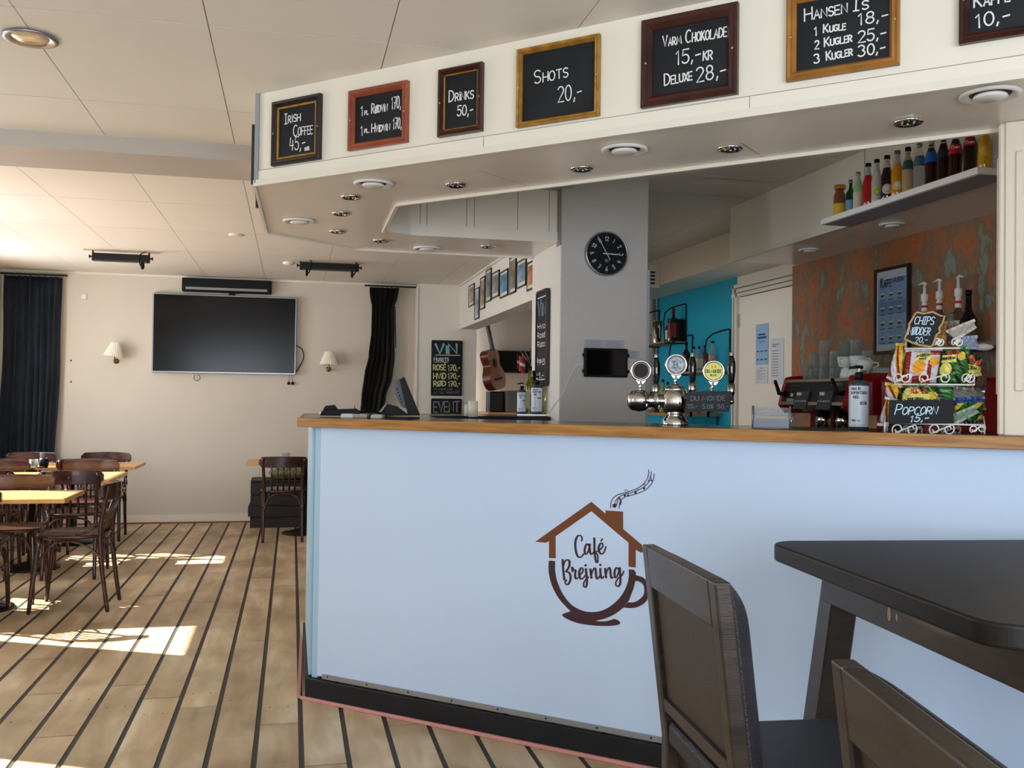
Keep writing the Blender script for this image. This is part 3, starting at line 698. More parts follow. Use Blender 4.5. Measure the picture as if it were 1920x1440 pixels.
def hand(ang, l, back, wd, name, dy):
    a = math.radians(90 - ang); u = V((math.cos(a), 0, math.sin(a)))
    h = MB(); ribbon(h, [o + V((0, dy, 0)) - u * back, o + V((0, dy, 0)) + u * l], V((0, -1, 0)), wd); h.build(name, mat('hand_white', '#BFC4C4', .5), ck)
hand(92, R * .52, R * .16, .0055, 'hour_hand', -.002); hand(330, R * .86, R * .3, .004, 'minute_hand', -.003)
lg = MB(); c = o + V((0, 0, -.036))
for dz in (-.006, 0, .006): lg.box((c.x - .014 + abs(dz), c.y - .0003, c.z + dz - .0022), (c.x + .014 - abs(dz), c.y, c.z + dz + .0022))
lg.build('dial_mark', mat('dial_grey', '#6E7274', .6), ck)

def yquad(x0, y0, x1, y1, Yp): a = onY(x0, y0, Yp); b = onY(x1, y1, Yp); return a, b
a, b = yquad(1096, 652, 1177, 708, PY0 - .02)
tb = empty('wall_tablet', (a.x, PY0, b.z), label='black tablet in a bracket on the grey column', cat='tablet')
MB().box((a.x, PY0 - .022, b.z), (b.x, PY0 - .002, a.z)).build('case', BLKP, tb, bevel=.006, seg=2)
MB().box((a.x + .012, PY0 - .0235, b.z + .012), (b.x - .012, PY0 - .0215, a.z - .010)).build('screen', mat('tablet_glass', '#06070A', .06), tb)
mb = MB()
for x in (a.x - .006, b.x - .002):
    for z in (b.z + .022, a.z - .045): mb.box((x, PY0 - .024, z), (x + .008, PY0, z + .018))
mb.build('clip', BLKP, tb)
cb_ = empty('charging_cable', onY(1094, 690, PY0 - .004), label='thin white cable hanging from the tablet down the grey column', cat='cable')
pts = [onY(x, y, PY0 - .006) for x, y in ((1095, 682), (1086, 683), (1076, 692), (1064, 718), (1058, 735))] + [onY(x, y, PY0 - .006) for x, y in ((1054, 742),)] + [V((1.33, PY0 - .02, 1.24)), V((1.29, PY0 - .06, 1.20)), V((1.27, 4.76, 1.170))]
MB().tube(smooth(pts, 5), .0022, 6).build('wire', WHITEP, cb_)
for x0, y0, x1, y1, l in ((1096, 636, 1134, 655, 'handwritten slip stuck above the left half of the tablet'), (1135, 637, 1170, 655, 'creased note stuck above the right half of the tablet'), (1176, 657, 1199, 672, 'small white note stuck right of the tablet')):
    a, b = yquad(x0, y0, x1, y1, PY0 - .002)
    t = empty('note', (a.x, PY0, b.z), label=l, cat='note'); MB().box((a.x, PY0 - .0025, b.z), (b.x, PY0 - .0003, a.z)).build('sheet', mat('grey_paper', '#A9A8AE', .8), t)
    r = MB()
    for i in range(5): r.box((a.x + .006, PY0 - .003, a.z - .008 - i * .008), (b.x - .012 - .01 * (i % 2), PY0 - .0024, a.z - .0095 - i * .008))
    r.build('handwriting', mat('pencil', '#6C6C78', .8), t)

# tall wine board on the white side of the column
t = empty('tall_chalkboard', (PX0, 5.1, 1.4), label='tall narrow wine chalkboard on the white side of the column', cat='chalkboard')
a = onX(1012, 553, PX0 - .004); b = onX(1030, 543, PX0 - .004); c = onX(1029, 719, PX0 - .004)
MB().box((PX0 - .018, b.y, c.z), (PX0 - .001, a.y, (a.z + b.z) / 2)).build('slate', CHBOARD, t)
zt = (a.z + b.z) / 2
fm = MB()
for s in ((b.y - .012, b.y, c.z, zt), (a.y, a.y + .012, c.z, zt), (b.y, a.y, c.z - .012, c.z), (b.y, a.y, zt, zt + .012)): fm.box((PX0 - .024, s[0], s[2]), (PX0, s[1], s[3]))
fm.build('frame', BLKW, t)
wr_ = MB(); n = V((-1, 0, 0)); X_ = PX0 - .0185
def row(text, z, h, wd, u0=.1, u1=.9, mi=0): write(wr_, text, V((X_, a.y + (b.y - a.y) * u0, z)), V((X_, a.y + (b.y - a.y) * u1, z)), h, n, wd, mi=mi)
row('Vin', zt - .13, .085, .012, mi=1)
for i, s in enumerate(('Hvid', 'Rosé', 'Rød')): row(s, zt - .20 - i * .05, .028, .005)
row('170', zt - .40, .025, .005); row('45,-', zt - .47, .025, .005, .05, .8); row('Bobler', c.z + .12, .02, .004)
wr_.box((X_ - .001, a.y - .01, zt - .030), (X_, b.y + .01, zt - .024)); wr_.box((X_ - .001, a.y - .01, c.z + .02), (X_, b.y + .01, c.z + .026))
wr_.build('chalk_writing', [CHALK, CHALKB], t)

# ------------------------------------------------------------------ fluted white pillar standing on the counter
KA = V((.04, 4.09, 0)); kang = math.radians(41.2); KD = V((math.cos(kang), -math.sin(kang), 0)); KN = V((-math.sin(kang), -math.cos(kang), 0)); KI = -KN
CT = 1.164
pl0 = V((1.945, 2.345, 0)) ; pw = .62
s_ = (pl0 - KA).dot(KD); pl0 = KA + KD * s_ + KI * .022
PILL = mat('pillar_paint', '#D8CCB8', .45)
wp = empty('fluted_pillar', pl0 + KD * .3 + V((0, 0, CT)), label='white fluted pillar standing on the right end of the counter', cat='pillar')
MB().frame_box(pl0, KD, KI, V((0, 0, 1)), (0, .012, CT), (pw, .13, SZ)).build('core', PILL, wp, bevel=.006)
mb = MB().frame_box(pl0, KD, KI, V((0, 0, 1)), (.018, .004, CT + .001), (pw, .013, SZ - .001))
for i in range(12):
    u = .045 + i * .048
    mb.frame_box(pl0, KD, KI, V((0, 0, 1)), (u, -.003, CT + .13), (u + .022, .005, SZ - .09))
mb.build('fluted_board', PILL, wp, bevel=.003)
MB().frame_box(pl0, KD, KI, V((0, 0, 1)), (-.004, .03, CT + .12), (.0, .05, SZ - .1)).build('side_bead', PILL, wp, bevel=.003)

# ------------------------------------------------------------------ bar counter
bc = empty('bar_counter', KA, label='long angled bar counter with white front panel and oak edge', cat='bar counter')
KE = KA + KD * 3.25
B1 = V((.07, 5.12, 0)); C1 = V((.42, 5.45, 0)); D1 = V((1.345, 5.45, 0))
ia = KA + KD * .62 + KI * .58; ib = V((.70, 4.95, 0)); ic = V((1.345, 4.95, 0)); ie = KE + KI * .62
ia = V((.64, 4.30, 0)); ib = V((.68, 4.88, 0))
fr_in = .05
def ringpoly(off):
    return [KA, KE, ie, ia, ib, ic, D1, C1, B1]
def toppiece(pts, z0, z1): 
    m = MB()
    return m
tp = MB()
for poly in ((KA, KE, ie, ia), (KA, ia, ib, B1), (B1, ib, ic, D1, C1)):
    tp.prism([(p.x, p.y) for p in poly], CT - .034, CT - .0)
tp.build('worktop', DARKTOP, bc)
def edge(name, a, b, z0, z1, th, m, side=1, out=0): 
    u = (b - a).normalized(); n = V((u.y, -u.x, 0)) * side
    return MB().frame_box(a, u, n, V((0, 0, 1)), (0, out, z0), ((b - a).length, out + th, z1)).build(name, m, bc, bevel=.002)
edge('oak_edge', KA + KD * -.012, KE, CT - .037, CT + .0015, .016, OAK)
edge('oak_edge', B1, KA, CT - .037, CT + .0015, .012, OAK)
edge('oak_edge', C1, B1, CT - .037, CT + .0015, .012, OAK)
edge('oak_edge', D1, C1, CT - .037, CT + .0015, .012, OAK)
fin = .035
pa = KA + KD * .075 + KI * fin; 
MB().frame_box(pa, KD, KI, V((0, 0, 1)), (0, 0, .10), (3.15, .02, CT - .036)).build('front_panel', PANEL, bc)
MB().frame_box(pa, KD, KI, V((0, 0, 1)), (-.030, .002, .09), (-.002, .02, CT - .036)).build('corner_post', PANELE, bc)
MB().frame_box(pa, KD, KI, V((0, 0, 1)), (2.73, -.006, .095), (2.80, .0, CT - .037)).build('joint_cover', PANELE, bc)
MB().box((.085, 4.12, .09), (.10, 5.10, CT - .036)).build('side_panel', PANELE, bc)
MB().frame_box(V((.085, 5.1, 0)), (C1 - B1).normalized(), V((0, -1, 0)), V((0, 0, 1)), (0, 0, 0), (.45, .02, CT - .036)).build('side_panel', PANELE, bc)
MB().box((.42, 5.41, 0), (1.345, 5.43, CT - .036)).build('side_panel', PANELE, bc)
MB().frame_box(KA, KD, KI, V((0, 0, 1)), (.028, .014, .0), (3.22, .034, .088)).build('kick_board', BLACK, bc, bevel=.003)
MB().box((.074, 4.10, .0), (.092, 5.08, .088)).build('kick_board', BLACK, bc)
MB().frame_box(KA, KD, KI, V((0, 0, 1)), (.105, .030, .092), (3.15, .036, .112)).build('metal_strip', STEELS, bc)
MB().frame_box(KA, KD, KI, V((0, 0, 1)), (.012, .0, .0), (3.22, .016, .014)).build('toe_strip', PINK, bc, bevel=.003)
MB().prism([(.040, 4.10), (.054, 4.10), (.074, 5.1), (.060, 5.1)], 0, .014).build('toe_strip', PINK, bc)
mb = MB()
for i in range(9): mb.frame_box(KA, KD, KI, V((0, 0, 1)), (.13 + i * .2, .0285, .1), (.136 + i * .2, .030, .106))
mb.build('strip_screws', BLKM, bc)
# the café's mark on the panel, flat vinyl
LP = pa + KN * .0012
def lp(x, y): return onP(x, y, LP, KN)
def L(pts, k=4.3633, ox=980, oy=860): return [lp(ox + x / k, oy + y / k) for x, y in pts]
from mathutils.geometry import tessellate_polygon
def fill(mb, pts, mi=None):
    tri = tessellate_polygon([pts]); mb.add(pts, [tuple(t) for t in tri], mi=mi)
lg = MB()
fill(lg, L([(102, 680), (562, 352), (678, 450), (678, 423), (822, 433), (822, 575), (975, 705), (985, 765), (965, 768), (925, 745), (925, 890), (866, 884), (866, 688), (562, 430), (270, 635), (270, 815), (215, 812), (215, 675), (192, 688)]), 0)
cup_o = smooth([(213, 838), (213, 930), (240, 1040), (300, 1150), (392, 1250)], 6); cup_b = smooth([(392, 1250), (350, 1262), (322, 1280), (360, 1310), (450, 1345), (560, 1363), (680, 1369), (770, 1362), (799, 1345), (780, 1322), (750, 1310)], 5)
cup_c = smooth([(750, 1310), (700, 1326), (640, 1332), (596, 1326)], 4); cup_d = smooth([(596, 1326), (680, 1306), (760, 1268), (825, 1218)], 5)
cup_h = smooth([(825, 1218), (900, 1222), (960, 1205), (1015, 1160), (1032, 1080), (1020, 1010), (980, 970), (925, 952)], 6)
cup_i = smooth([(925, 952), (922, 920), (908, 908), (866, 905)], 4); cup_j = smooth([(866, 905), (868, 960), (850, 1040), (800, 1130), (720, 1205), (640, 1245), (560, 1255), (480, 1240), (400, 1195), (330, 1110), (285, 1010), (266, 920), (266, 838)], 6)
outl = [(p.x, p.y) for part in (cup_o, cup_b, cup_c, cup_d, cup_h, cup_i, cup_j) for p in part[:-1]] + [(266, 838), (225, 834)]
# handle opening is cut by splitting: body without handle, plus a handle band
body = [(p.x, p.y) for part in (cup_o, cup_b, cup_c, cup_d) for p in part[:-1]] + [(825, 1218), (870, 1160), (908, 1060), (925, 990), (925, 930), (908, 908), (866, 905)] + [(p.x, p.y) for p in cup_j[1:]] + [(225, 834)]
fill(lg, L(body), 1)
for a_, b_ in zip(smooth([(925, 952), (980, 970), (1020, 1010), (1032, 1080), (1015, 1160), (960, 1205), (900, 1222), (825, 1218)], 6), range(999)):
    pass
ho = smooth([(920, 952), (980, 970), (1020, 1010), (1032, 1080), (1015, 1160), (960, 1205), (900, 1222), (825, 1218)], 6)
hi = smooth([(915, 1000), (950, 1005), (985, 1030), (995, 1075), (985, 1120), (945, 1158), (905, 1175), (862, 1175)], 6)
for i in range(len(ho) - 1):
    lg.add(L([(ho[i].x, ho[i].y), (ho[i + 1].x, ho[i + 1].y), (hi[i + 1].x, hi[i + 1].y), (hi[i].x, hi[i].y)]), [(0, 1, 2, 3)], mi=1)
def vscript(pts, w0, k=12., ox=1040, oy=990, sm=5):
    P2 = smooth(pts, sm); W_ = []
    for i, p_ in enumerate(P2):
        t = P2[min(i + 1, len(P2) - 1)] - P2[max(i - 1, 0)]; a = abs(t.normalized().y) if t.length else 0
        W_.append(w0 * (.55 + .45 * (a if t.y > 0 else a * .35)))
    for i in range(len(P2) - 1):
        a, b = P2[i], P2[i + 1]; d = (b - a)
        if d.length < 1e-6: continue
        pr = P2[i - 1] if i else a - d; nx = P2[i + 2] if i + 2 < len(P2) else b + d
        na = (b - pr).normalized(); nb = (nx - a).normalized()
        s0 = V((-na.y, na.x, 0)) * W_[i] / 2; s1 = V((-nb.y, nb.x, 0)) * W_[i + 1] / 2
        lg.add(L([((a - s0).x, (a - s0).y), ((a + s0).x, (a + s0).y), ((b + s1).x, (b + s1).y), ((b - s1).x, (b - s1).y)], k, ox, oy), [(0, 1, 2, 3)], mi=1)
TH = 52
for s in ([(600, 300), (618, 225), (575, 168), (510, 190), (470, 290), (465, 420), (490, 570), (535, 650), (590, 655), (635, 610), (650, 575)],
          [(770, 400), (730, 360), (690, 420), (675, 500), (685, 580), (720, 580), (755, 520), (785, 400), (790, 360)], [(790, 350), (785, 450), (800, 560), (830, 590), (865, 560), (900, 500)],
          [(890, 215), (893, 350), (895, 500), (910, 650), (935, 760), (965, 770), (975, 680), (960, 600), (925, 545), (975, 520)],
          [(975, 500), (1040, 470), (1085, 400), (1070, 345), (1030, 350), (995, 420), (995, 510), (1040, 580), (1090, 570), (1130, 500), (1155, 410)], [(1035, 300), (1080, 235)],
          [(180, 700), (185, 850), (200, 1020), (222, 1180)], [(200, 850), (220, 770), (270, 720), (320, 730), (335, 800), (310, 900), (245, 990)], [(245, 990), (320, 1000), (355, 1080), (350, 1180), (310, 1260), (265, 1270), (235, 1215), (280, 1165)],
          [(390, 870), (400, 930), (400, 990)], [(395, 900), (430, 940), (470, 955), (460, 1040), (465, 1120), (495, 1145), (530, 1110)],
          [(540, 1060), (600, 1030), (635, 970), (625, 905), (585, 910), (555, 980), (555, 1080), (590, 1145), (640, 1130), (690, 1060)],
          [(700, 905), (710, 1020), (725, 1140), (725, 1260), (695, 1330), (655, 1310), (655, 1240), (700, 1160), (770, 1100)],
          [(800, 910), (815, 1030), (830, 1140)], [(825, 1060), (855, 960), (900, 900), (925, 960), (930, 1060), (950, 1140), (985, 1130), (1010, 1070)],
          [(1025, 900), (1030, 1020), (1045, 1110), (1075, 1130), (1110, 1080)], [(1135, 900), (1145, 1020), (1160, 1130)], [(1155, 1050), (1185, 950), (1225, 890), (1250, 950), (1260, 1060), (1285, 1130), (1320, 1100)],
          [(1440, 930), (1400, 895), (1360, 940), (1345, 1030), (1360, 1110), (1395, 1100), (1430, 1020), (1455, 900)],
          [(1465, 885), (1470, 1000), (1480, 1150), (1470, 1270), (1420, 1315), (1375, 1280), (1385, 1200), (1440, 1120), (1510, 1070), (1560, 960)]):
    vscript(s, TH)
for cx, cy in ((695, 840), (1028, 832)): fill(lg, L([(cx + 28 * math.cos(i * .52), cy + 28 * math.sin(i * .52)) for i in range(12)], 12., 1040, 990), 1)
def vline(pts, w_, k=16., ox=1130, oy=870):
    P2 = smooth(pts, 6)
    for i in range(len(P2) - 1):
        a, b = P2[i], P2[i + 1]; d = (b - a).normalized(); s0 = V((-d.y, d.x, 0)) * w_ / 2
        lg.add(L([((a - s0).x, (a - s0).y), ((a + s0).x, (a + s0).y), ((b + s0).x, (b + s0).y), ((b - s0).x, (b - s0).y)], k, ox, oy), [(0, 1, 2, 3)], mi=1)
vline([(238, 1325), (250, 1160), (320, 1020), (460, 920), (680, 860), (900, 790), (1080, 710), (1240, 580), (1340, 430), (1378, 270), (1378, 165)], 24)
vline([(370, 1180), (400, 1090), (470, 1010), (620, 920), (820, 875), (1020, 800), (1200, 715), (1340, 600), (1420, 470), (1450, 330), (1455, 220)], 22)
vline([(495, 1340), (505, 1210), (550, 1090), (680, 985), (850, 940), (1080, 870), (1270, 785), (1420, 650), (1510, 500), (1550, 290)], 24)
vline([(410, 1240), (440, 1150), (455, 1060), (490, 980)], 24); vline([(490, 980), (520, 1060), (550, 1140), (520, 1230)], 42)
vline([(660, 935), (700, 850), (660, 780), (740, 780), (770, 860), (765, 940)], 14); vline([(985, 850), (1050, 790), (1045, 720)], 16)
vline([(1250, 720), (1240, 580), (1300, 630)], 16); vline([(1385, 510), (1400, 400), (1440, 380), (1465, 490)], 12)
for cx, cy, r in ((355, 1250, 66), (660, 945, 34), (765, 945, 34), (985, 855, 40), (1240, 730, 38), (1382, 510, 26), (1465, 495, 28)):
    fill(lg, L([(cx + r * math.cos(i * .52), cy + r * math.sin(i * .52)) for i in range(12)], 16., 1130, 870), 1)
lg.build('logo_decal', [BROWN1, BROWN2], bc)


# ================================================================== far room
def tv():
    a = onY(287, 549, YB - .06); d = onY(554, 703, YB - .06)
    t = empty('wall_television', ((a.x + d.x) / 2, YB, d.z), label='large flat black television with silver edge on the far wall', cat='television')
    MB().box((a.x, YB - .065, d.z), (d.x, YB - .015, a.z)).build('frame', SILV, t, bevel=.004)
    MB().box((a.x + .01, YB - .067, d.z + .014), (d.x - .01, YB - .064, a.z - .01)).build('screen', SCREEN, t)
    MB().box((a.x + .4, YB - .02, d.z + .2), (d.x - .4, YB, a.z - .2)).build('wall_mount', BLKP, t)
    MB().tube(smooth([(d.x - .01, YB - .03, d.z + .30), (d.x + .06, YB - .02, d.z + .26), (d.x + .075, YB - .015, d.z + .17), (d.x + .03, YB - .02, d.z + .07), (d.x - .005, YB - .03, d.z + .02)], 5), .005, 6).build('cable', BLKP, t)
    lp_ = [V((a.x + .42 + .03 * math.sin(k * .63), YB - .03, d.z - .02 - .025 + .03 * math.cos(k * .63))) for k in range(10)]
    MB().tube(lp_, .003, 5).build('cable_loop', BLKP, t)
    a2 = onY(342, 521, YB - .05); d2 = onY(509, 552, YB - .05)
    s = empty('sound_bar', ((a2.x + d2.x) / 2, YB, d2.z), label='black sound bar with grey strip above the television', cat='sound bar')
    MB().box((a2.x, YB - .09, d2.z), (d2.x, YB, a2.z)).build('case', BLKP, s, bevel=.006)
    MB().box((a2.x + .035, YB - .093, d2.z + .018), (d2.x - .04, YB - .089, d2.z + .042)).build('grey_strip', mat('grey_grille', '#8A8A88', .5), s)
    MB().box((a2.x + .44, YB - .05, d2.z - .02), (a2.x + .50, YB - .03, d2.z)).build('bracket', BLKP, s)
    p = onY(545, 718, YB - .02)
    k = empty('hanging_plugs', (p.x, YB, p.z), label='two small black plugs dangling under the right end of the television', cat='plug')
    for i, dx in enumerate((-.02, .02)):
        MB().tube([(p.x + dx, YB - .02, p.z), (p.x + dx * .5, YB - .02, p.z + .08)], .002, 5).build('wire', BLKP, k)
        MB().lathe([(.006, -.02), (.014, -.012), (.014, .004), (.006, .012)], 10, (p.x + dx, YB - .02, p.z)).build('plug', BLKP, k)
tv()
def wall_lamp(px, py, label, tilt):
    c = onY(px, py, YB - .10)
    t = empty('wall_lamp', (c.x, YB, c.z), label=label, cat='wall lamp', group='pleated wall lamps')
    A = Matrix.Translation(c) @ Matrix.Rotation(math.radians(tilt), 4, 'Y')
    n = 60; mb = MB(A); vs = []
    prof = [(.040, .075), (.048, .055), (.070, 0), (.092, -.058)]
    for r, z in prof:
        for k in range(n):
            a = 2 * math.pi * k / n; rr = r * (1 + (.035 if k % 2 else -.035)); vs.append((rr * math.cos(a), rr * math.sin(a), z))
    mb.add(vs, [(i * n + k, (i + 1) * n + k, (i + 1) * n + (k + 1) % n, i * n + (k + 1) % n) for i in range(len(prof) - 1) for k in range(n)])
    o = mb.build('lamp_shade', SHADE, t); so_ = o.modifiers.new('s', 'SOLIDIFY'); so_.thickness = .0015
    MB().tube(smooth([(c.x, YB - .01, c.z - .10), (c.x, YB - .06, c.z - .11), (c.x, YB - .10, c.z - .09), (c.x, YB - .10, c.z - .03)], 5), .006, 8).build('arm', BRASS, t)
    MB().lathe([(.026, 0), (.026, .006), (.012, .014)], 20, (c.x, YB, c.z - .10), axis=(0, -1, 0)).build('wall_plate', BRASS, t)
    MB().lathe([(1e-4, -.03), (.008, -.026), (.012, -.012), (.006, 0)], 12, (c.x, YB - .10, c.z - .085)).build('finial', BRASS, t)
    MB().lathe([(.012, -.04), (.014, .0), (.022, .02), (.02, .04), (1e-4, .05)], 12, (c.x, YB - .10, c.z - .01)).build('bulb', mat('bulb_glass', '#E9E2D2', .2), t)
wall_lamp(215, 657, 'pleated cream wall lamp with tilted shade left of the television', 8)
wall_lamp(617, 673, 'pleated cream wall lamp with straight shade right of the television', 0)
p = onY(157, 556, YB - .008); sk = empty('light_switch', (p.x, YB, p.z), label='small white switch plate high on the wall near the navy curtain', cat='switch')
MB().box((p.x - .028, YB - .010, p.z - .028), (p.x + .028, YB, p.z + .028)).build('plate', SOCK, sk, bevel=.003)
MB().box((p.x - .018, YB - .0125, p.z - .018), (p.x + .018, YB - .009, p.z + .018)).build('rocker', WHITEP, sk)
for i, (x, y) in enumerate(((133, 676), (133, 716))):
    p = onY(x, y, YB - .003); tag(MB().lathe([(.008, 0), (1e-4, .004)], 10, p + V((0, .003, 0)), axis=(0, -1, 0)).build('wall_plug', BLKP), ('upper' if not i else 'lower') + ' dark screw plug in the far wall beside the navy curtain', 'screw')

def curtain(name, rows, Y_, label, m, folds, amp):
    """rows = [(z, x0, x1)] from the top down"""
    n = folds * 8; vs = []; R_ = len(rows)
    t = empty(name, ((rows[0][1] + rows[0][2]) / 2, Y_, rows[-1][0]), label=label, cat='curtain')
    for j, (z, x0, x1) in enumerate(rows):
        for i in range(n + 1):
            u = i / n; ph = 2 * math.pi * folds * u
            a = amp * (1 + .35 * math.sin(i * .37 + 1)) * (.8 + .2 * math.sin(j * .8 + i * .2))
            vs.append((x0 + (x1 - x0) * u + a * .35 * math.sin(ph * 1 + .6 + j * .12), Y_ + a * math.cos(ph + j * .10 * math.sin(i * .1)), z))
    mb = MB(); mb.add(vs, [(j * (n + 1) + i, (j + 1) * (n + 1) + i, (j + 1) * (n + 1) + i + 1, j * (n + 1) + i + 1) for j in range(R_ - 1) for i in range(n)], True)
    o = mb.build('cloth', m, t); so_ = o.modifiers.new('s', 'SOLIDIFY'); so_.thickness = .004
    return t
def interp(keys, n):
    out = []
    for k in range(n):
        z = keys[0][0] + (keys[-1][0] - keys[0][0]) * k / (n - 1)
        for a, b in zip(keys, keys[1:]):
            if a[0] >= z >= b[0]:
                f = (a[0] - z) / (a[0] - b[0]); f = f * f * (3 - 2 * f) if len(keys) > 3 else f
                out.append((z, a[1] + (b[1] - a[1]) * f, a[2] + (b[2] - a[2]) * f)); break
    return out
ct = curtain('window_curtain', interp([(2.36, -2.66, -2.16), (1.5, -2.66, -2.17), (.03, -2.68, -2.22)], 18), YB - .10, 'wide navy floor-length curtain in the left far corner', BLUEC, 9, .035)
MB().box((-2.68, YB - .12, 2.37), (-2.1, YB - .08, 2.385)).build('curtain_rail', BLKM, ct)
ks = []
for y, a, b in ((538, 692, 748), (552, 692, 746), (575, 696, 739), (620, 695, 739), (665, 690, 739), (705, 682, 735), (745, 678, 723), (790, 674, 716)):
    p = onY(a, y, YB - .12); q_ = onY(b, y, YB - .12); ks.append((p.z, p.x, q_.x))
ks.append((.03, ks[-1][1] - .03, ks[-1][2] - .03))
ct2 = curtain('stage_curtain', interp(ks, 40), YB - .12, 'gathered black curtain leaning left beside the right wall lamp', BLKC, 6, .030)
MB().box((.70, YB - .13, 2.385), (1.24, YB - .10, 2.40)).build('curtain_rail', BLKM, ct2)
mb = MB(); mb.tube([onY(741, 575, YB - .05), onY(742, 652, YB - .05)], .004, 6); mb.build('draw_cord', BLKP, ct2)
for i in range(6): MB().lathe([(.008, -.004), (.008, .004)], 10, (ks[0][1] + .03 + i * .045, YB - .115, 2.382)).build('curtain_ring', WHITEP, ct2)

def light_bar(px0, px1, py, Y_, label, pz0, pz1):
    a = onY(px0, py, Y_); b = onY(px1, py, Y_); z = (a.z + b.z) / 2
    t = empty('stage_light_bar', ((a.x + b.x) / 2, Y_, z), label=label, cat='light bar')
    MB().box((a.x, Y_ - .03, z - .036), (b.x, Y_ + .03, z + .028)).build('housing', BLKM, t, bevel=.006)
    MB().box((a.x + .02, Y_ - .031, z - .037), (b.x - .02, Y_ - .029, z - .028)).build('lens_strip', mat('lens_strip', '#3A3230', .3), t)
    p = onY(pz0, py - 16, Y_); q_ = onY(pz1, py - 12, Y_)
    MB().box((p.x, Y_ - .015, CZ - .010), (q_.x, Y_ + .015, CZ - .0005)).build('mounting_rail', mat('rail_cream', '#B9A98C', .5), t)
    for x in (a.x + .005, b.x - .005):
        MB().box((x - .006, Y_ - .01, z), (x + .006, Y_ + .01, CZ - .01)).build('bracket', BLKM, t)
        MB().lathe([(.006, 0), (.006, .018), (.014, .020), (.014, .030)], 12, (x, Y_, z), axis=((-1 if x < (a.x + b.x) / 2 else 1), 0, 0)).build('clamp_knob', BLKM, t)
    return t, a, b, z
t, a, b, z = light_bar(173, 281, 483, 8.35, 'black stage light bar on the ceiling left above the television', 157, 300)
MB().tube(smooth([(b.x - .03, 8.32, z + .05), (b.x - .07, 8.30, z + .02), (b.x - .07, 8.30, z - .05), (b.x - .05, 8.31, z - .08)], 5), .005, 6).build('cable', BLKP, t)
MB().lathe([(.008, -.035), (.016, -.02), (.016, .01), (.006, .03)], 10, (b.x - .05, 8.31, z - .06)).build('plug', BLKP, t)
t, a, b, z = light_bar(562, 673, 500, 8.45, 'black stage light bar on the ceiling near the canopy corner', 548, 684)
for xx in (a.x + .06, b.x - .06):
    MB().tube(smooth([(xx + .01, 8.42, z + .06), (xx + .04, 8.40, z + .02), (xx + .02, 8.40, z - .06), (xx - .01, 8.41, z - .08)], 5), .005, 6).build('cable', BLKP, t)
    MB().lathe([(.006, -.035), (.012, -.02), (.012, .01), (.006, .03)], 10, (xx, 8.41, z - .06)).build('plug', BLKP, t)
p = onZ(57, 69, CZ); t = empty('ceiling_spotlight', p, label='large recessed chrome spotlight in the near left ceiling', cat='spotlight')
MB().lathe([(.066, 0), (.084, -.003), (.086, -.009), (.074, -.012), (.058, -.004)], 36, p, cap=False).build('ring', SILV, t)
MB().lathe([(.058, -.003), (.05, -.009), (.03, -.013), (1e-4, -.014)], 28, p, cap=False).build('lamp_face', mat('lamp_face', '#DCCFAE', .2, metal=.3), t)
p = onZ(443, 440, CZ); t = empty('ceiling_vent_cap', p, label='tiny white round cap in the middle of the far ceiling', cat='vent cap'); MB().lathe([(.055, 0), (.055, -.006), (.03, -.012), (1e-4, -.012)], 24, p, cap=False).build('cap', WHITEP, t)
p = onZ(541, 492, CZ); t = empty('smoke_detector', p, label='small white smoke detector beside the right stage light bar', cat='smoke detector')
MB().lathe([(.05, 0), (.05, -.014), (.03, -.026), (1e-4, -.026)], 24, p, cap=False).build('case', WHITEP, t)

# chalkboards on the pier wall
def pier_board(x0, y0, x1, y1, label, rows, z_low=None):
    a = onY(x0, y0, 9.785); b = onY(x1, y1, 9.785); zb = z_low if z_low else b.z
    t = empty('chalkboard', (a.x, 9.8, zb), label=label, cat='chalkboard')
    MB().box((a.x, 9.787, zb), (b.x, 9.80, a.z)).build('slate', CHBOARD, t)
    fm = MB()
    for s in ((a.x - .006, a.x, zb, a.z), (b.x, b.x + .006, zb, a.z), (a.x, b.x, a.z, a.z + .006), (a.x, b.x, zb - .006, zb)): fm.box((s[0], 9.782, s[2]), (s[1], 9.8, s[3]))
    fm.build('frame', BLKW, t)
    w_ = MB()
    for r in rows:
        if r[0] == '_':
            p, q_ = onY(r[1], r[2], 9.786), onY(r[3], r[4], 9.786); ribbon(w_, [p, q_], V((0, -1, 0)), r[5], r[6])
        else: pxwrite(w_, r[0], *r[1:6], V((0, 9.787, 0)), V((0, -1, 0)), r[6], mi=r[7])
    w_.build('chalk_writing', [CHALK, CHALKB, CHALKY, CHALKG], t)
def k5(r): 
    k, ox, oy = 5.144, 560, 520
    if r[0] == '_': return ('_', ox + r[1] / k, oy + r[2] / k, ox + r[3] / k, oy + r[4] / k, r[5], r[6])
    return (r[0], ox + r[1] / k, oy + r[2] / k, ox + r[3] / k, oy + r[4] / k, r[5] / k, r[6], r[7])
pier_board(810.4, 638.6, 864.8, 741.6, 'black wine price chalkboard on the pier wall above the event board', [k5(r) for r in (
    ('ViN', 1320, 735, 1525, 735, 92, .022, 1), ('_', 1320, 750, 1555, 752, .006, 0), ('Husets', 1303, 808, 1445, 806, 40, .006, 0), ('_', 1303, 818, 1440, 817, .004, 0),
    ('ROSÉ', 1298, 895, 1420, 893, 52, .010, 2), ('170,-', 1440, 900, 1555, 898, 55, .009, 2), ('HViD', 1300, 980, 1420, 978, 55, .010, 2), ('170,-', 1442, 978, 1555, 976, 52, .009, 2),
    ('RØD', 1302, 1050, 1418, 1048, 48, .010, 2), ('170,-', 1445, 1052, 1557, 1048, 48, .009, 2), ('Vi anbefaler', 1300, 1088, 1480, 1086, 20, .003, 3), ('at du prøver!', 1302, 1124, 1548, 1118, 26, .003, 3))])
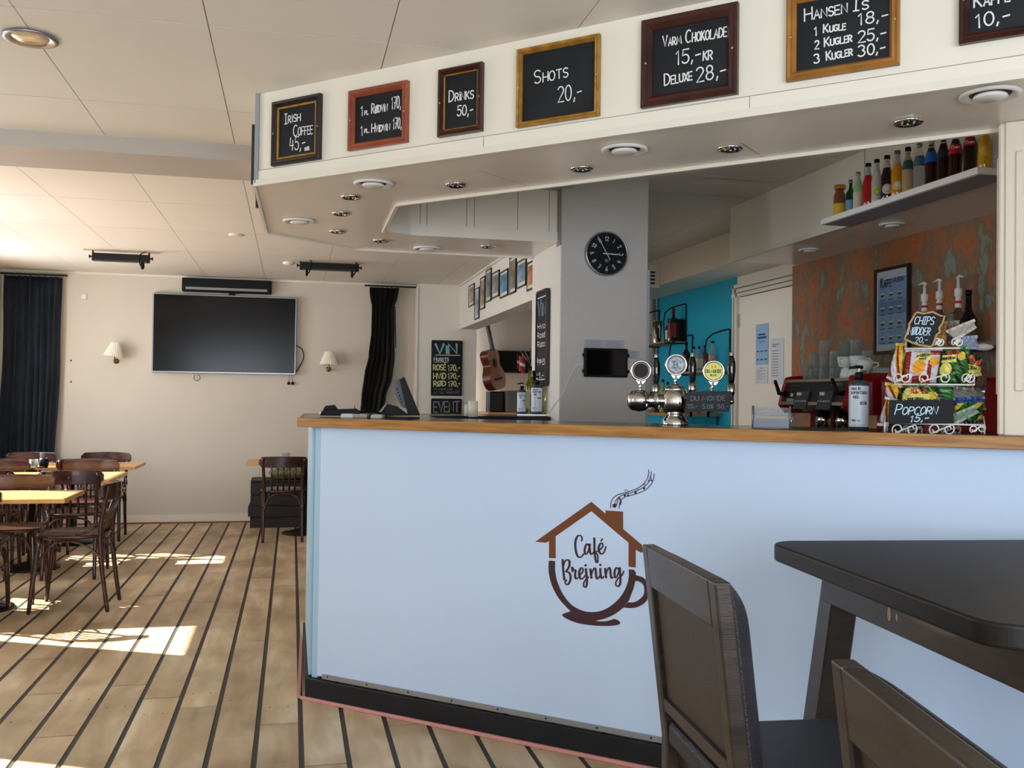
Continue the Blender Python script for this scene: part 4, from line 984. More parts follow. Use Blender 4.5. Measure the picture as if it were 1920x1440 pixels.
pier_board(809.6, 748, 864, 776, 'black event chalkboard on the pier wall below the wine board', [k5(('EVENT', 1302, 1300, 1548, 1296, 98, .014, 3))], .85)

# pictures on the header wall
PICS = [((162, 325, 490), (205, 297, 475), '#B5A48A', 'first picture from the far end with a tan print'), ((210, 345, 592), (245, 330, 578), '#9FB4C4', 'second picture from the far end, hung lowest, pale blue print'),
        ((253, 262, 515), (290, 242, 497), '#A8957C', 'third picture from the far end, tall with a brown print'), ((298, 190, 455), (340, 172, 438), '#7F8C8E', 'fourth picture from the far end, tall grey-green print'),
        ((347, 222, 422), (402, 195, 405), '#93968C', 'fifth picture from the far end with wide white mount and grey photo'), ((411, 210, 418), (472, 188, 402), '#5E93B8', 'sixth picture from the far end with a bright blue sea photo'),
        ((487, 98, 388), (537, 76, 372), '#8E8272', 'seventh picture from the far end, tall and partly under the canopy edge'), ((546, 128, 347), (616, 100, 315), '#7FA0B8', 'eighth picture from the far end with a white mount and blue city photo'),
        ((625, 140, 362), (692, 108, 340), '#C4805C', 'nearest picture on the header, orange figure, cut by the white column side')]
for i, (l, r, c, lb) in enumerate(PICS):
    k = 4.233; XX = 1.668
    a = onX(840 + l[0] / k, 460 + l[1] / k, XX); b = onX(840 + l[0] / k, 460 + l[2] / k, XX); c1 = onX(840 + r[0] / k, 460 + r[1] / k, XX); d1 = onX(840 + r[0] / k, 460 + r[2] / k, XX)
    ym, yM = c1.y, a.y; zt = min((a.z + c1.z) / 2, 2.40); zb = (b.z + d1.z) / 2
    t = empty('framed_picture', (1.68, (ym + yM) / 2, zb), label='black framed ' + lb, cat='picture', group='black framed pictures on the header wall')
    MB().box((XX + .004, ym + .01, zb + .01), (1.679, yM - .01, zt - .01)).build('mount', mat('picture_mount', '#D6D2C8', .6), t)
    fm = MB(); w_ = .012
    for s in ((ym, ym + w_, zb, zt), (yM - w_, yM, zb, zt), (ym, yM, zb, zb + w_), (ym, yM, zt - w_, zt)): fm.box((XX, s[0], s[2]), (1.679, s[1], s[3]))
    fm.build('frame', BLKW, t)
    g = .045 if (yM - ym) > .3 else .03
    MB().box((XX + .002, ym + g, zb + g * 1.3), (XX + .0045, yM - g, zt - g)).build('print', mat('picture_print_%d' % i, c, .5, noise=.5, nscale=9), t)

# ------------------------------------------------------------------ café tables and bentwood chairs
def table(x0, x1, y0, y1, label, bx=None, by=None, zt=.66):
    cx, cy = (x0 + x1) / 2, (y0 + y1) / 2; bx = bx or cx; by = by or cy
    t = empty('cafe_table', (bx, by, 0), label=label, cat='table')
    MB().box((x0, y0, zt - .026), (x1, y1, zt)).build('table_top', OAKF, t, bevel=.003)
    MB().lathe([(.035, .02), (.03, .05), (.028, zt - .04)], 16, (bx, by, 0)).build('column', CAST, t)
    MB().lathe([(.19, 0), (.19, .012), (.13, .022), (.04, .05)], 28, (bx, by, 0)).build('base', CAST, t)
    MB().box((bx - .16, by - .02, zt - .045), (bx + .16, by + .02, zt - .026)).box((bx - .02, by - .16, zt - .045), (bx + .02, by + .16, zt - .026)).build('top_bracket', CAST, t)
    return t
table(-2.45, -1.24, 5.85, 6.38, 'nearest oak café table at the left edge, in front of the row', bx=-1.75, by=6.12)
table(-2.45, -1.22, 7.12, 7.86, 'middle oak café table of the left row, sunlit, with a tumbler on it', bx=-1.80)
table(-2.45, -1.25, 8.42, 9.00, 'farthest oak café table of the left row near the navy curtain', bx=-1.80)
table(-.39, .86, 8.88, 9.40, 'oak café table against the crate bench, half hidden by the bar', bx=.12, by=9.05)

def make_chair():
    t = empty('bentwood_chair', (0, 0, 0), label='x', cat='chair', group='dark bentwood café chairs')
    # seat: rounded trapezoid
    n = 36; vs = []
    def outline(s):
        o = []
        for k in range(n):
            a = 2 * math.pi * k / n; c, s_ = math.cos(a), math.sin(a)
            x = abs(c) ** .75 * (1 if c > 0 else -1) * .195; y = abs(s_) ** .75 * (1 if s_ > 0 else -1) * .195
            x *= (1 + .10 * (y / .195)); o.append((x * s, y * s))
        return o
    lv = [(.93, .420), (1.0, .426), (1.0, .438), (.96, .444), (.80, .438), (.01, .434)]
    for s, z in lv: vs += [(x, y, z) for x, y in outline(s)]
    mb = MB(); mb.add(vs, [(i * n + k, i * n + (k + 1) % n, (i + 1) * n + (k + 1) % n, (i + 1) * n + k) for i in range(len(lv) - 1) for k in range(n)] + [list(range(n))[::-1], [5 * n + k for k in range(n)]], True)
    mb.build('seat', SEATW, t)
    for sx in (-1, 1):
        MB().tube(smooth([(sx * .178, .195, 0), (sx * .172, .175, .20), (sx * .160, .150, .425)], 4), [.011, .012, .0125, .013, .014, .015, .016, .0165, .017], 10).build('leg', DKWOOD, t)
        pts = smooth([(sx * .165, -.225, 0), (sx * .162, -.195, .2), (sx * .160, -.175, .43), (sx * .168, -.195, .60), (sx * .176, -.222, .722)], 4)
        MB().tube(pts, [.0115 + .003 * math.sin(i / 16 * 3.1) for i in range(len(pts))], 10).build('leg', DKWOOD, t)
        MB().tube(smooth([(sx * .168, -.20, .30), (sx * .178, -.10, .385), (sx * .17, .0, .41), (sx * .172, .08, .385), (sx * .170, .165, .27)], 5), .0075, 7).build('brace', DKWOOD, t)
        MB().tube(smooth([(sx * .163, -.16, .52), (sx * .185, -.12, .47), (sx * .18, -.05, .445)], 4), .008, 7).build('side_bracket', DKWOOD, t)
    MB().tube(smooth([(-.165, .165, .27), (-.13, .165, .37), (-.05, .16, .41), (.05, .16, .41), (.13, .165, .37), (.165, .165, .27)], 5), .0075, 7).build('brace', DKWOOD, t)
    MB().tube(smooth([(-.160, -.195, .27), (-.12, -.175, .38), (-.04, -.17, .41), (.04, -.17, .41), (.12, -.175, .38), (.160, -.195, .27)], 5), .0075, 7).build('brace', DKWOOD, t)
    # curved top rail
    rows = []; m = 20; mb = MB(); vs = []
    for i in range(m + 1):
        u = -1 + 2 * i / m; x = .208 * u; y = -.250 + .055 * u * u; h0, h1 = .642, .734
        e = max(0, (abs(u) - .86) / .14); z0 = h0 + .028 * e * e; z1 = h1 - .028 * e * e - .010 * (1 - u * u) * -.5
        vs += [(x, y, z0), (x, y, z1), (x, y + .018, z1), (x, y + .018, z0)]
    mb.add(vs, [(i * 4 + a, (i + 1) * 4 + a, (i + 1) * 4 + (a + 1) % 4, i * 4 + (a + 1) % 4) for i in range(m) for a in range(4)] + [(3, 2, 1, 0), (m * 4, m * 4 + 1, m * 4 + 2, m * 4 + 3)])
    mb.build('top_rail', DKWOOD, t, bevel=.005, seg=2)
    for k in range(5):
        x = -.10 + .05 * k; MB().tube([(x * .95, -.172, .43), (x, -.200, .55), (x * 1.02, -.238, .66)], .008, 6, flat=.6).build('slat', DKWOOD, t)
    for x in (-.176, 0, .176): MB().sphere((x, -.252 + .055 * (x / .208) ** 2, .688), .006, 8).build('bolt', BRASS, t)
    return t
ch0 = make_chair()
CH = [(-1.235, 6.10, 88, 'bentwood chair at the right end of the nearest table, facing left, seat fully seen'),
      (-1.66, 6.40, 180, 'bentwood chair on the far side of the nearest left table, facing the camera'),
      (-1.45, 7.20, 0, 'bentwood chair with its back to the camera at the middle table, right seat'),
      (-1.52, 7.86, 180, 'bentwood chair facing the camera at the middle table, right seat, sunlit rail'),
      (-1.62, 8.46, 2, 'bentwood chair on the near side of the farthest left table, right seat'),
      (-1.60, 8.95, 180, 'bentwood chair nearest the bare wall, right seat behind the farthest left table'),
      (-2.22, 8.95, 178, 'bentwood chair in front of the navy curtain at the farthest left table'),
      (-2.16, 8.46, -3, 'bentwood chair with its back to the camera at the farthest left table, left seat'),
      (-2.16, 7.86, 182, 'bentwood chair facing the camera at the middle table, left seat, lit by the window'),
      (-2.02, 7.20, 4, 'bentwood chair, back to the camera, at the middle table, left seat'),
      (-1.74, 5.86, 4, 'bentwood chair cut by the left edge of the picture at the nearest table'),
      (-.06, 8.72, 0, 'bentwood chair standing alone left of the bar at the table by the crates')]
for i, (x, y, r_, lb) in enumerate(CH):
    if i == 0: ch0.location = (x, y, 0); ch0.rotation_euler = (0, 0, math.radians(r_)); ch0['label'] = 'dark ' + lb
    else: copy_tree(ch0, (x, y, 0), math.radians(r_), 'dark ' + lb)

def tumbler(p, r, h, label, name='drinking_glass', group=None, m=GLASS, taper=.85, flip=False, cat='glass', candle=False):
    t = empty(name, p, label=label, cat=cat, group=group); k = (-1 if flip else 1); z0 = h if flip else 0
    pr = [(r * taper, 0), (r, h), (r - .0018, h), (r * taper - .002, .006), (1e-4, .006)]
    pr = [(a, z0 + k * b) for a, b in pr]
    MB().lathe(pr, 20, p, cap=False).lathe([(1e-4, z0), (r * taper, z0)], 20, p, cap=False).build('bowl', m, t)
    if candle: MB().lathe([(r * .6, .007), (r * .6, .02), (1e-4, .02)], 16, p).build('tea_light', CANDLE, t)
    return t
tumbler(onZ(63, 879, .66), .032, .075, 'clear glass with candle on the middle left table', candle=True)
tumbler(onZ(81, 864, .66), .030, .075, 'clear tumbler on the farthest left table')
tumbler(onZ(536, 863, .66), .038, .07, 'clear glass tea light holder on the table by the crates', candle=True)
PT = onZ(82, 877, .66); t = empty('table_pot', PT, label='small black pot beside the candle glass on the middle table', cat='pot')
MB().lathe([(.030, 0), (.036, .03), (.036, .062), (.028, .078), (.026, .078), (.026, .06), (1e-4, .06)], 20, PT).build('body', BLKP, t)
for p, l in ((onZ(77, 878, .66), 'small brown pebble-like ashtray on the middle table edge'), (onZ(101, 867, .66), 'small grey round dish on the farthest left table')):
    t = empty('small_dish', p, label=l, cat='dish'); MB().lathe([(.014, 0), (.028, .008), (.024, .012), (.010, .006), (1e-4, .006)], 18, p).build('bowl', mat('dish_brown', '#4A3A38', .3), t)

# crate bench under the far wall
t = empty('crate_bench', (.3, 9.6, 0), label='dark stained plank bench of crates against the far wall', cat='bench')
DKP = mat('dark_plank', '#231D19', .6, col2='#332A24', nscale=6, stretch=(1, 6, 6), bump=.2)
for i, (z0, z1, o) in enumerate(((.0, .10, 0), (.11, .21, -.02), (.22, .31, 0), (.32, .435, 0))):
    MB().box((-.37 + o, 9.47 + (o * .5), z0), (.60, 9.50, z1 - .004)).build('plank', DKP, t)
    MB().box((-.37 + o, 9.50, z0), (-.345, 9.88, z1 - .004)).build('plank', DKP, t)
for i in range(3): MB().box((-.37, 9.48 + i * .135, .436), (.60, 9.605 + i * .135, .452)).build('plank', DKP, t)
MB().box((-.34, 9.5, .0), (.58, 9.86, .43)).build('carcass', BLACK, t)
for x, a, l, c in ((-.02, 6, 'patterned green cushion lying on the crate bench', '#7C7A4A'), (.39, -4, 'beige cushion on the crate bench beside the bar', '#B49A72')):
    t = empty('cushion', (x, 9.64, .452), math.radians(a), label=l, cat='cushion'); n = 12; vs = []
    for s in (1, -1):
        for j in range(n + 1):
            for i in range(n + 1):
                u, v = i / n * 2 - 1, j / n * 2 - 1; b_ = (1 - u ** 4) * (1 - v ** 4)
                vs.append((u * .19, v * .15, .052 + s * .05 * max(0, b_) ** .5))
    N_ = (n + 1) ** 2; fs = [(j * (n + 1) + i, j * (n + 1) + i + 1, (j + 1) * (n + 1) + i + 1, (j + 1) * (n + 1) + i) for j in range(n) for i in range(n)]
    mb = MB(); mb.add(vs, fs + [tuple(k + N_ for k in f[::-1]) for f in fs], True); mb.build('cover', mat('cushion' + c[1:], c, .9, noise=.5, nscale=25), t, world=False)

# ------------------------------------------------------------------ alcove with the guitar
t = empty('sideboard', (2.3, 9.6, 0), label='wood topped sideboard in the alcove behind the bar', cat='sideboard')
MB().box((1.92, 9.35, 0), (2.68, 9.95, 1.10)).build('cabinet_body', mat('cab_brown', '#7A5A3A', .5), t)
MB().box((1.90, 9.33, 1.10), (2.69, 9.97, 1.125)).build('worktop', OAKF, t)
t = empty('speaker_cabinet', (2.02, 9.6, 1.125), label='small black speaker cabinet under the guitar', cat='speaker')
MB().box((1.95, 9.5, 1.125), (2.09, 9.72, 1.335)).build('case', BLKP, t, bevel=.004)
MB().box((1.962, 9.495, 1.14), (2.078, 9.5, 1.32)).build('grille', mat('grille', '#2A2826', .8), t)
t = empty('grey_storage_box', (2.26, 9.6, 1.125), label='grey cloth storage box on the alcove sideboard', cat='box')
MB().box((2.11, 9.45, 1.125), (2.46, 9.78, 1.345)).build('box', mat('grey_cloth', '#6C6864', .85, noise=.15, nscale=5), t, bevel=.008, seg=2)
def guitar():
    base = V((2.02, 9.52, 1.350))
    t = empty('acoustic_guitar', base, label='red-brown acoustic guitar with tan top leaning in the alcove', cat='guitar')
    R_ = Matrix.Translation(base) @ Matrix.Rotation(math.radians(-13), 4, 'Y') @ Matrix.Rotation(math.radians(50), 4, 'Z')
    half = smooth([(0, 0), (.11, .015), (.17, .09), (.165, .17), (.12, .235), (.105, .28), (.125, .34), (.12, .40), (.06, .435), (0, .44)], 5)
    out = [(p.x, p.y) for p in half] + [(-p.x, p.y) for p in half[::-1][1:-1]]
    n = len(out); sc_ = .95
    f = [(x * sc_, -.045, z * sc_) for x, z in out]; bk_ = [(x * sc_, .045, z * sc_) for x, z in out]
    mb = MB(R_); mb.add(f + bk_, [(i, i + n, (i + 1) % n + n, (i + 1) % n) for i in range(n)], True); mb.add(bk_, [list(range(n))]); mb.build('sides', mat('guitar_red', '#5A170E', .2, coat=.5), t)
    mb = MB(R_); mb.add(f, [list(range(n))[::-1]]); mb.build('top_board', mat('guitar_top', '#A8642A', .3, coat=.3), t)
    MB(R_).lathe([(1e-4, 0), (.048, 0)], 24, (0, -.0455, .27), axis=(0, -1, 0), cap=False).build('sound_hole', BLKP, t)
    MB(R_).box((-.026, -.062, .40), (.026, -.040, .78)).build('neck', mat('neck_wood', '#3A1C14', .35), t)
    MB(R_).box((-.035, -.060, .78), (.035, -.042, .94)).build('headstock', mat('neck_wood', '#3A1C14', .35), t)
    MB(R_).box((-.075, -.058, .10), (.075, -.045, .118)).build('bridge', BLKP, t)
    for i in range(6): MB(R_).tube([(-.02 + .008 * i, -.060, .11), (-.016 + .0064 * i, -.066, .80)], .0008, 4).build('string', SILV, t)
guitar()
a = onY(930, 657, 10.36); b = onY(1004, 700, 10.36)
t = empty('alcove_television', (a.x, 10.4, b.z), label='black screen on the alcove wall behind the small flag', cat='television')
MB().box((a.x, 10.345, b.z), (b.x + .02, 10.395, a.z)).build('case', BLKP, t, bevel=.02, seg=3)
MB().box((a.x + .02, 10.342, b.z + .02), (b.x, 10.346, a.z - .02)).build('screen', SCREEN, t)
t = empty('table_flag', (2.33, 9.52, 1.345), label='small red flag with white cross on a pole in the alcove', cat='flag')
fx, fy = 2.27, 9.46
MB().lathe([(.035, 1.346), (.035, 1.356), (.006, 1.362)], 16, (fx, fy, 0)).build('foot', BRASS, t)
MB().tube([(fx, fy, 1.35), (fx, fy, 1.72)], .0035, 6).build('pole', mat('pole', '#C9BFA8', .4), t)
fl = MB(); W_, H_ = .16, .13
def fp(u, v): return (fx - .055 + u * .085 + .01 * math.sin(u * 9), fy + .0 + .03 * math.sin(u * 7), 1.54 + v * .15 + (1 - u) * 0 - .05 * u * (0) + (.05 * (u - .5)) * -1)
cols = [0, .28, .44, 1]; rws = [0, .40, .60, 1]
for i in range(3):
    for j in range(3):
        for s in range(3):
            u0 = cols[i] + (cols[i + 1] - cols[i]) * s / 3; u1 = cols[i] + (cols[i + 1] - cols[i]) * (s + 1) / 3
            fl.add([fp(u0, rws[j]), fp(u1, rws[j]), fp(u1, rws[j + 1]), fp(u0, rws[j + 1])], [(0, 1, 2, 3)], mi=1 if i == 1 or j == 1 else 0)
fl.build('cloth', [mat('flag_red', '#B01E26', .7), mat('flag_white', '#E8E4E0', .7)], t)
t = empty('dried_plant', (2.42, 9.6, 1.345), label='dried leafy branch standing at the right of the alcove', cat='plant')
MB().lathe([(.03, 1.346), (.045, 1.38), (.03, 1.44), (.022, 1.46)], 16, (2.42, 9.58, 0)).build('vase', CERAM, t)
for k in range(9):
    a_ = k * .7 + .3; pt = [V((2.42, 9.58, 1.44)), V((2.42 + .04 * math.cos(a_), 9.58 + .03 * math.sin(a_), 1.62)), V((2.42 + .15 * math.cos(a_), 9.58 + .07 * math.sin(a_), 1.74 + .015 * (k % 3)))]
    MB().tube(pt, .002, 4).build('stem', mat('dry_stem', '#6E6650', .8), t)
    d = (pt[2] - pt[1]).normalized(); s = d.cross(V((0, 0, 1))).normalized()
    MB().add([pt[1] + d * .02, pt[1] + d * .07 + s * .025, pt[2] + d * .04, pt[1] + d * .07 - s * .025], [(0, 1, 2, 3)]).build('leaf', mat('dry_leaf', '#77705C', .8), t)

# ================================================================== things on the counter
def counter_at(px, py=None, d=None):
    """point on the worktop at a pixel column, at optical depth d"""
    y = 800
    for _ in range(12):
        p = at(px, y, d); y += (p.z - CT) * FOC / d
    return V((p.x, p.y, CT))
# candles
for px, r_, h, l in ((878, .030, .09, 'shorter'), (887, .038, .12, 'taller')):
    p = counter_at(px, None, 4.75 if l == 'taller' else 4.92); 
    t = empty('pillar_candle', p, label='%s cream pillar candle on the far arm of the counter' % l, cat='candle')
    MB().lathe([(r_ * .62, 0), (r_ * .62, h * .66)], 24, p).build('wax', CANDLE, t)
    MB().tube([p + V((0, 0, h * .66)), p + V((0, 0, h * .66 + .014))], .0015, 5).build('wick', WHITEP, t)
# till
def till():
    p = counter_at(768, None, 4.45); t = empty('till_screen', p, math.radians(0), label='black till monitor seen from its edge on the counter', cat='monitor')
    N = f0; u = r0
    def q_(x, y, d): return at(x, y, 4.45 + d)
    pts = [(744, 708), (757, 706), (788, 780), (752, 779)]
    def slab(name, pts, d0, d1, m):
        a = [at(x, y, d0) for x, y in pts]; b = [at(x, y, d1) for x, y in pts]; n = len(pts)
        for l_ in (a, b):
            for v_ in l_: v_.z = max(v_.z, CT + .001)
        return MB().add(a + b, [list(range(n)), list(range(n, 2 * n))[::-1]] + [(i, i + n, (i + 1) % n + n, (i + 1) % n) for i in range(n)]).build(name, m, t, bevel=.002)
    slab('monitor', [(749, 712), (758, 706), (788, 779), (765, 779)], 4.32, 4.62, BLKP)
    slab('monitor_back', [(739, 716), (749, 710), (762, 745), (766, 768), (752, 762), (741, 738)], 4.36, 4.58, mat('grey_plastic', '#55585E', .4))
    slab('stand', [(706, 774), (725, 757), (745, 762), (768, 779), (712, 779)], 4.35, 4.55, BLKP)
    slab('keypad', [(722, 758), (727, 756), (716, 772), (708, 775)], 4.33, 4.50, mat('grey_plastic2', '#7E848C', .4))
    mb = MB()
    for i in range(5): mb.lathe([(.004, 0), (.004, .002)], 8, at(745 + i * 2.0, 730 + i * 6, 4.355), axis=-f0)
    mb.build('connector', BLKP, t)
till()
def card_terminal():
    p = counter_at(635, None, 4.3); t = empty('card_terminal', p, label='black card payment terminal lying at the left end of the counter', cat='payment terminal')
    def slab(name, pts, d0, d1, m, bv=.003):
        a = [at(x, y, d0) for x, y in pts]; b = [at(x, y, d1) for x, y in pts]; n = len(pts)
        for l_ in (a, b):
            for v_ in l_: v_.z = max(v_.z, CT + .001)
        return MB().add(a + b, [list(range(n)), list(range(n, 2 * n))[::-1]] + [(i, i + n, (i + 1) % n + n, (i + 1) % n) for i in range(n)]).build(name, m, t, bevel=bv)
    slab('body', [(599, 779), (604, 770), (612, 768), (668, 766), (676, 771), (676, 780)], 4.22, 4.32, BLKP)
    slab('reader_hood', [(605, 769), (610, 761), (628, 759), (634, 768)], 4.23, 4.31, BLKP)
    slab('stylus', [(664, 766), (665, 757), (666, 766)], 4.25, 4.26, BLKP, 0)
    slab('roll_cover', [(597, 777), (599, 771), (604, 771), (602, 778)], 4.23, 4.31, SILV)
card_terminal()
t = empty('till_cable', counter_at(690, None, 4.28), label='black looped cable lying between terminal and till', cat='cable')
MB().tube(smooth([counter_at(672, None, 4.3) + V((0, 0, .02)), counter_at(685, None, 4.25) + V((0, 0, .03)), counter_at(700, None, 4.25) + V((0, 0, .03)), counter_at(716, None, 4.35) + V((0, 0, .01)), counter_at(700, None, 4.4) + V((0, 0, .008)), counter_at(680, None, 4.35) + V((0, 0, .008))], 5), .005, 6).build('wire', BLKP, t)
for px0, px1, h, l, m in ((639, 661, .016, 'white paper block near the card terminal', CARD), (661, 688, .014, 'beige card box beside the white paper block', mat('beige_card', '#A59A90', .7)), (695, 716, .014, 'pale pad lying in front of the till stand', mat('pale_card', '#C4B9A8', .7))):
    a = counter_at(px0, None, 4.12); b = counter_at(px1, None, 4.12); u = (b - a).normalized(); v = V((-u.y, u.x, 0))
    t = empty('paper_block', a, label=l, cat='paper pad'); MB().frame_box(a, u, v, V((0, 0, 1)), (0, 0, .001), ((b - a).length, .09, h)).build('pad', m, t, bevel=.001)
    MB().frame_box(a, u, v, V((0, 0, 1)), (.004, .004, h), ((b - a).length - .004, .086, h + .0012)).build('top_sheet', CARD, t)
p = counter_at(727, None, 4.55)
# raised tray with bottles beside the column
a = counter_at(970, None, 5.2); b = counter_at(1038, None, 5.2); u = (b - a).normalized(); v = V((-u.y, u.x, 0))
t = empty('grey_tray', a, label='flat grey tray under the bottles left of the column', cat='tray')
MB().frame_box(a, u, v, V((0, 0, 1)), (0, -.02, .001), ((b - a).length, .10, .012)).build('tray_base', STEELS, t, bevel=.002)
def gel(p, s, label, name='sanitiser_bottle', text=True):
    t = empty(name, p, label=label, cat='bottle', group='hand gel pump bottles')
    r = .032 * s; H = .165 * s
    MB().lathe([(r * .9, 0), (r, .004), (r, H * .93), (r * .8, H), (r * .42, H + .004)], 28, p).build('body', mat('gel_clear', '#3A4048', .08, coat=.5), t)
    # label: a curved band
    n = 18; vs = []; aw = math.atan2(-p.y, -p.x)
    for j, z in enumerate((.012 * s, H * .90)):
        for i in range(n + 1):
            a_ = aw - 1.9 + 3.8 * i / n; vs.append(p + V((math.cos(a_) * (r + .0006), math.sin(a_) * (r + .0006), z)))
    MB().add(vs, [(i, i + 1, n + 2 + i, n + 1 + i) for i in range(n)], True).build('label', mat('gel_label', '#C9D2DA', .35), t)
    if text:
        N = V((math.cos(aw), math.sin(aw), 0)); U = V((-N.y, N.x, 0)); tm = MB()
        def tx(s_, u0, u1, z, h, w_):
            st, W = layout(s_); k = (u1 - u0) / W
            for g in st:
                g2 = []
                for x, y in g:
                    uu = (u0 + x * k) * s; an = uu / r
                    g2.append(p + N * ((r + .0012) * math.cos(an)) + U * ((r + .0012) * math.sin(an)) + V((0, 0, (z + y * h) * s)))
                ribbon(tm, g2, N, w_ * s)
        tx('HAND', -.024, .006, .135, .008, .0022); tx('INFEKTION', -.026, .027, .121, .008, .0022); tx('GEL', -.018, .002, .107, .008, .0022); tx('85%', .004, .026, .086, .009, .0022); tx('400 ML', -.024, .005, .030, .006, .0015)
        for i in range(3): tx('-----', -.024, .02, .018 - i * .003, .004, .0006)
        tm.build('label_print', INK, t)
    MB().lathe([(r * .42, H + .003), (r * .42, H + .026 * s), (r * .3, H + .030 * s)], 20, p).build('collar', BLKP, t)
    MB().lathe([(.004 * s, H + .028 * s), (.004 * s, H + .044 * s)], 10, p).build('pump_stem', WHITEP, t)
    nz = V((-cr.x, -cr.y, 0)).normalized()
    MB().tube([p + nz * (-.012 * s) + V((0, 0, H + .046 * s)), p + nz * (.010 * s) + V((0, 0, H + .047 * s)), p + nz * (.034 * s) + V((0, 0, H + .042 * s))], [.006 * s, .0055 * s, .003 * s], 8).build('pump_head', BLKP, t)
def inward(px, d): return counter_at(px, None, d)
gel(inward(1610, 3.22), 1.0, 'large hand gel pump bottle between napkin holder and snack rack')
gel(inward(1006, 5.22) + V((0, 0, .0125)), .95, 'hand gel pump bottle on the grey tray nearest the column')
gel(inward(978, 5.26) + V((0, 0, .0125)), .78, 'smaller pump bottle at the left end of the grey tray')

ROUND = {}
def bottle(p, H, R, body, label, cap=BLKP, prof='wine', lab=None, neck=None, name='bottle', group=None, capw=1.0, fill=None, extra=None, labz=(.12, .5)):
    t = empty(name, p, label=label, cat='bottle', group=group)
    P_ = {'wine': [(.92, 0), (1, .02), (1, .58), (.9, .64), (.5, .72), (.36, .78), (.34, .93)],
          'soda': [(.92, 0), (1, .02), (.97, .28), (1, .50), (.86, .60), (.55, .74), (.40, .84), (.38, .94)],
          'cola': [(.88, 0), (.96, .03), (.92, .22), (1.0, .48), (.98, .56), (.72, .70), (.44, .82), (.38, .93)],
          'square': [(1, 0), (1, .62), (.85, .68), (.36, .74), (.34, .90)],
          'juice': [(.94, 0), (1, .03), (1, .60), (.92, .70), (.68, .80), (.66, .90)],
          'fat': [(.96, 0), (1, .02), (1, .40), (.94, .47), (.5, .60), (.36, .68), (.34, .94)]}[prof]
    n = 4 if prof == 'square' else 24
    sq = math.sqrt(2) if n == 4 else 1
    if n == 4: 
        M_ = Matrix.Translation(p) @ Matrix.Rotation(math.radians(45), 4, 'Z')
        mb = MB(M_).lathe([(r * R * (sq if z < .69 else 1.1), z * H) for r, z in P_], 4); mb.sm = [False] * len(mb.f)
        o = mb.build('body', body, t, bevel=R * .15, seg=2)
    else: MB().lathe([(r * R, z * H) for r, z in P_], n, p).build('body', body, t)
    top = P_[-1]
    MB().lathe([(top[0] * R * 1.12 * capw, top[1] * H - .004), (top[0] * R * 1.15 * capw, top[1] * H), (top[0] * R * 1.12 * capw, H), (1e-4, H)], 20, p).build('cap', cap, t)
    def rad(z):
        for (r0_, z0_), (r1_, z1_) in zip(P_, P_[1:]):
            if z0_ <= z <= z1_: return (r0_ + (r1_ - r0_) * (z - z0_) / max(1e-6, z1_ - z0_)) * R
        return R * P_[-1][0]
    aw = math.atan2(-p.y, -p.x)
    def band(nm, z0, z1, m, span=3.9, off=.0008, a0=0):
        if n == 4:
            h = R * 1.0
            MB().box((p.x - h - .001, p.y - h * .8, p.z + z0 * H), (p.x + h * .8, p.y - h - .0012, p.z + z1 * H)) if False else None
            Nn = V((0, -1, 0)); MB().box((p.x - R * .85, p.y - R - .0016, p.z + z0 * H), (p.x + R * .85, p.y - R - .0002, p.z + z1 * H)).box((p.x - R - .0016, p.y - R * .85, p.z + z0 * H), (p.x - R - .0002, p.y + R * .85, p.z + z1 * H)).build(nm, m, t); return
        k = 16; vs = []; zs = [z0 + (z1 - z0) * i / 4 for i in range(5)]
        for z in zs:
            for i in range(k + 1):
                a_ = aw + a0 - span / 2 + span * i / k; rr = rad(z) + off; vs.append(p + V((math.cos(a_) * rr, math.sin(a_) * rr, z * H)))
        MB().add(vs, [(j * (k + 1) + i, j * (k + 1) + i + 1, (j + 1) * (k + 1) + i + 1, (j + 1) * (k + 1) + i) for j in range(4) for i in range(k)], True).build(nm, m, t)
    if lab and lab.name in ROUND:
        k = 24; zc = (labz[0] + labz[1]) / 2; rr = R * ROUND[lab.name]; vs = []
        for q_ in (0.0, .5, 1.0):
            for i in range(k):
                a_ = 2 * math.pi * i / k; x = rr * q_ * math.cos(a_); z = rr * q_ * math.sin(a_); ra = rad(zc + z / H) + .0012; vs.append(p + V((math.cos(aw + x / ra) * ra, math.sin(aw + x / ra) * ra, zc * H + z)))
        MB().add(vs, [(j * k + i, j * k + (i + 1) % k, (j + 1) * k + (i + 1) % k, (j + 1) * k + i) for j in range(2) for i in range(k)], True).build('label', lab, t)
    elif lab: band('label', labz[0], labz[1], lab)
    if neck: band('neck_label', .70, .84, neck, 6.2)
    if fill: band('liquid', fill[0], fill[1], fill[2], 6.28, .0003)
    if extra:
        for e in extra: band('label_patch', *e)
    return t
GRN = glassmat('green_glass', '#1E5A34'); DKG = mat('dark_glass', '#0E0C0B', .06, coat=.6); CLR = thin_glass('bottle_clear', '#B4BAB6', .22)
YGL = glassmat('yellow_glass', '#B8B048'); TAN = mat('kraft_tag', '#B98A60', .8); CREAM = mat('cream_label', '#D6CDB4', .6)
q_ = V((0, 0, .0125))
bottle(inward(993, 5.30) + q_, .26, .026, YGL, 'pale green wine bottle at the middle of the grey tray', cap=BLKP, lab=CREAM, name='wine_bottle')
bottle(inward(1000, 5.38) + q_, .24, .024, DKG, 'dark wine bottle behind the pump bottles on the tray', lab=CREAM, name='wine_bottle')
tg = empty('kraft_tag', inward(986, 5.18) + V((0, 0, .07)), label='brown paper tag hanging on the tray bottles', cat='tag')
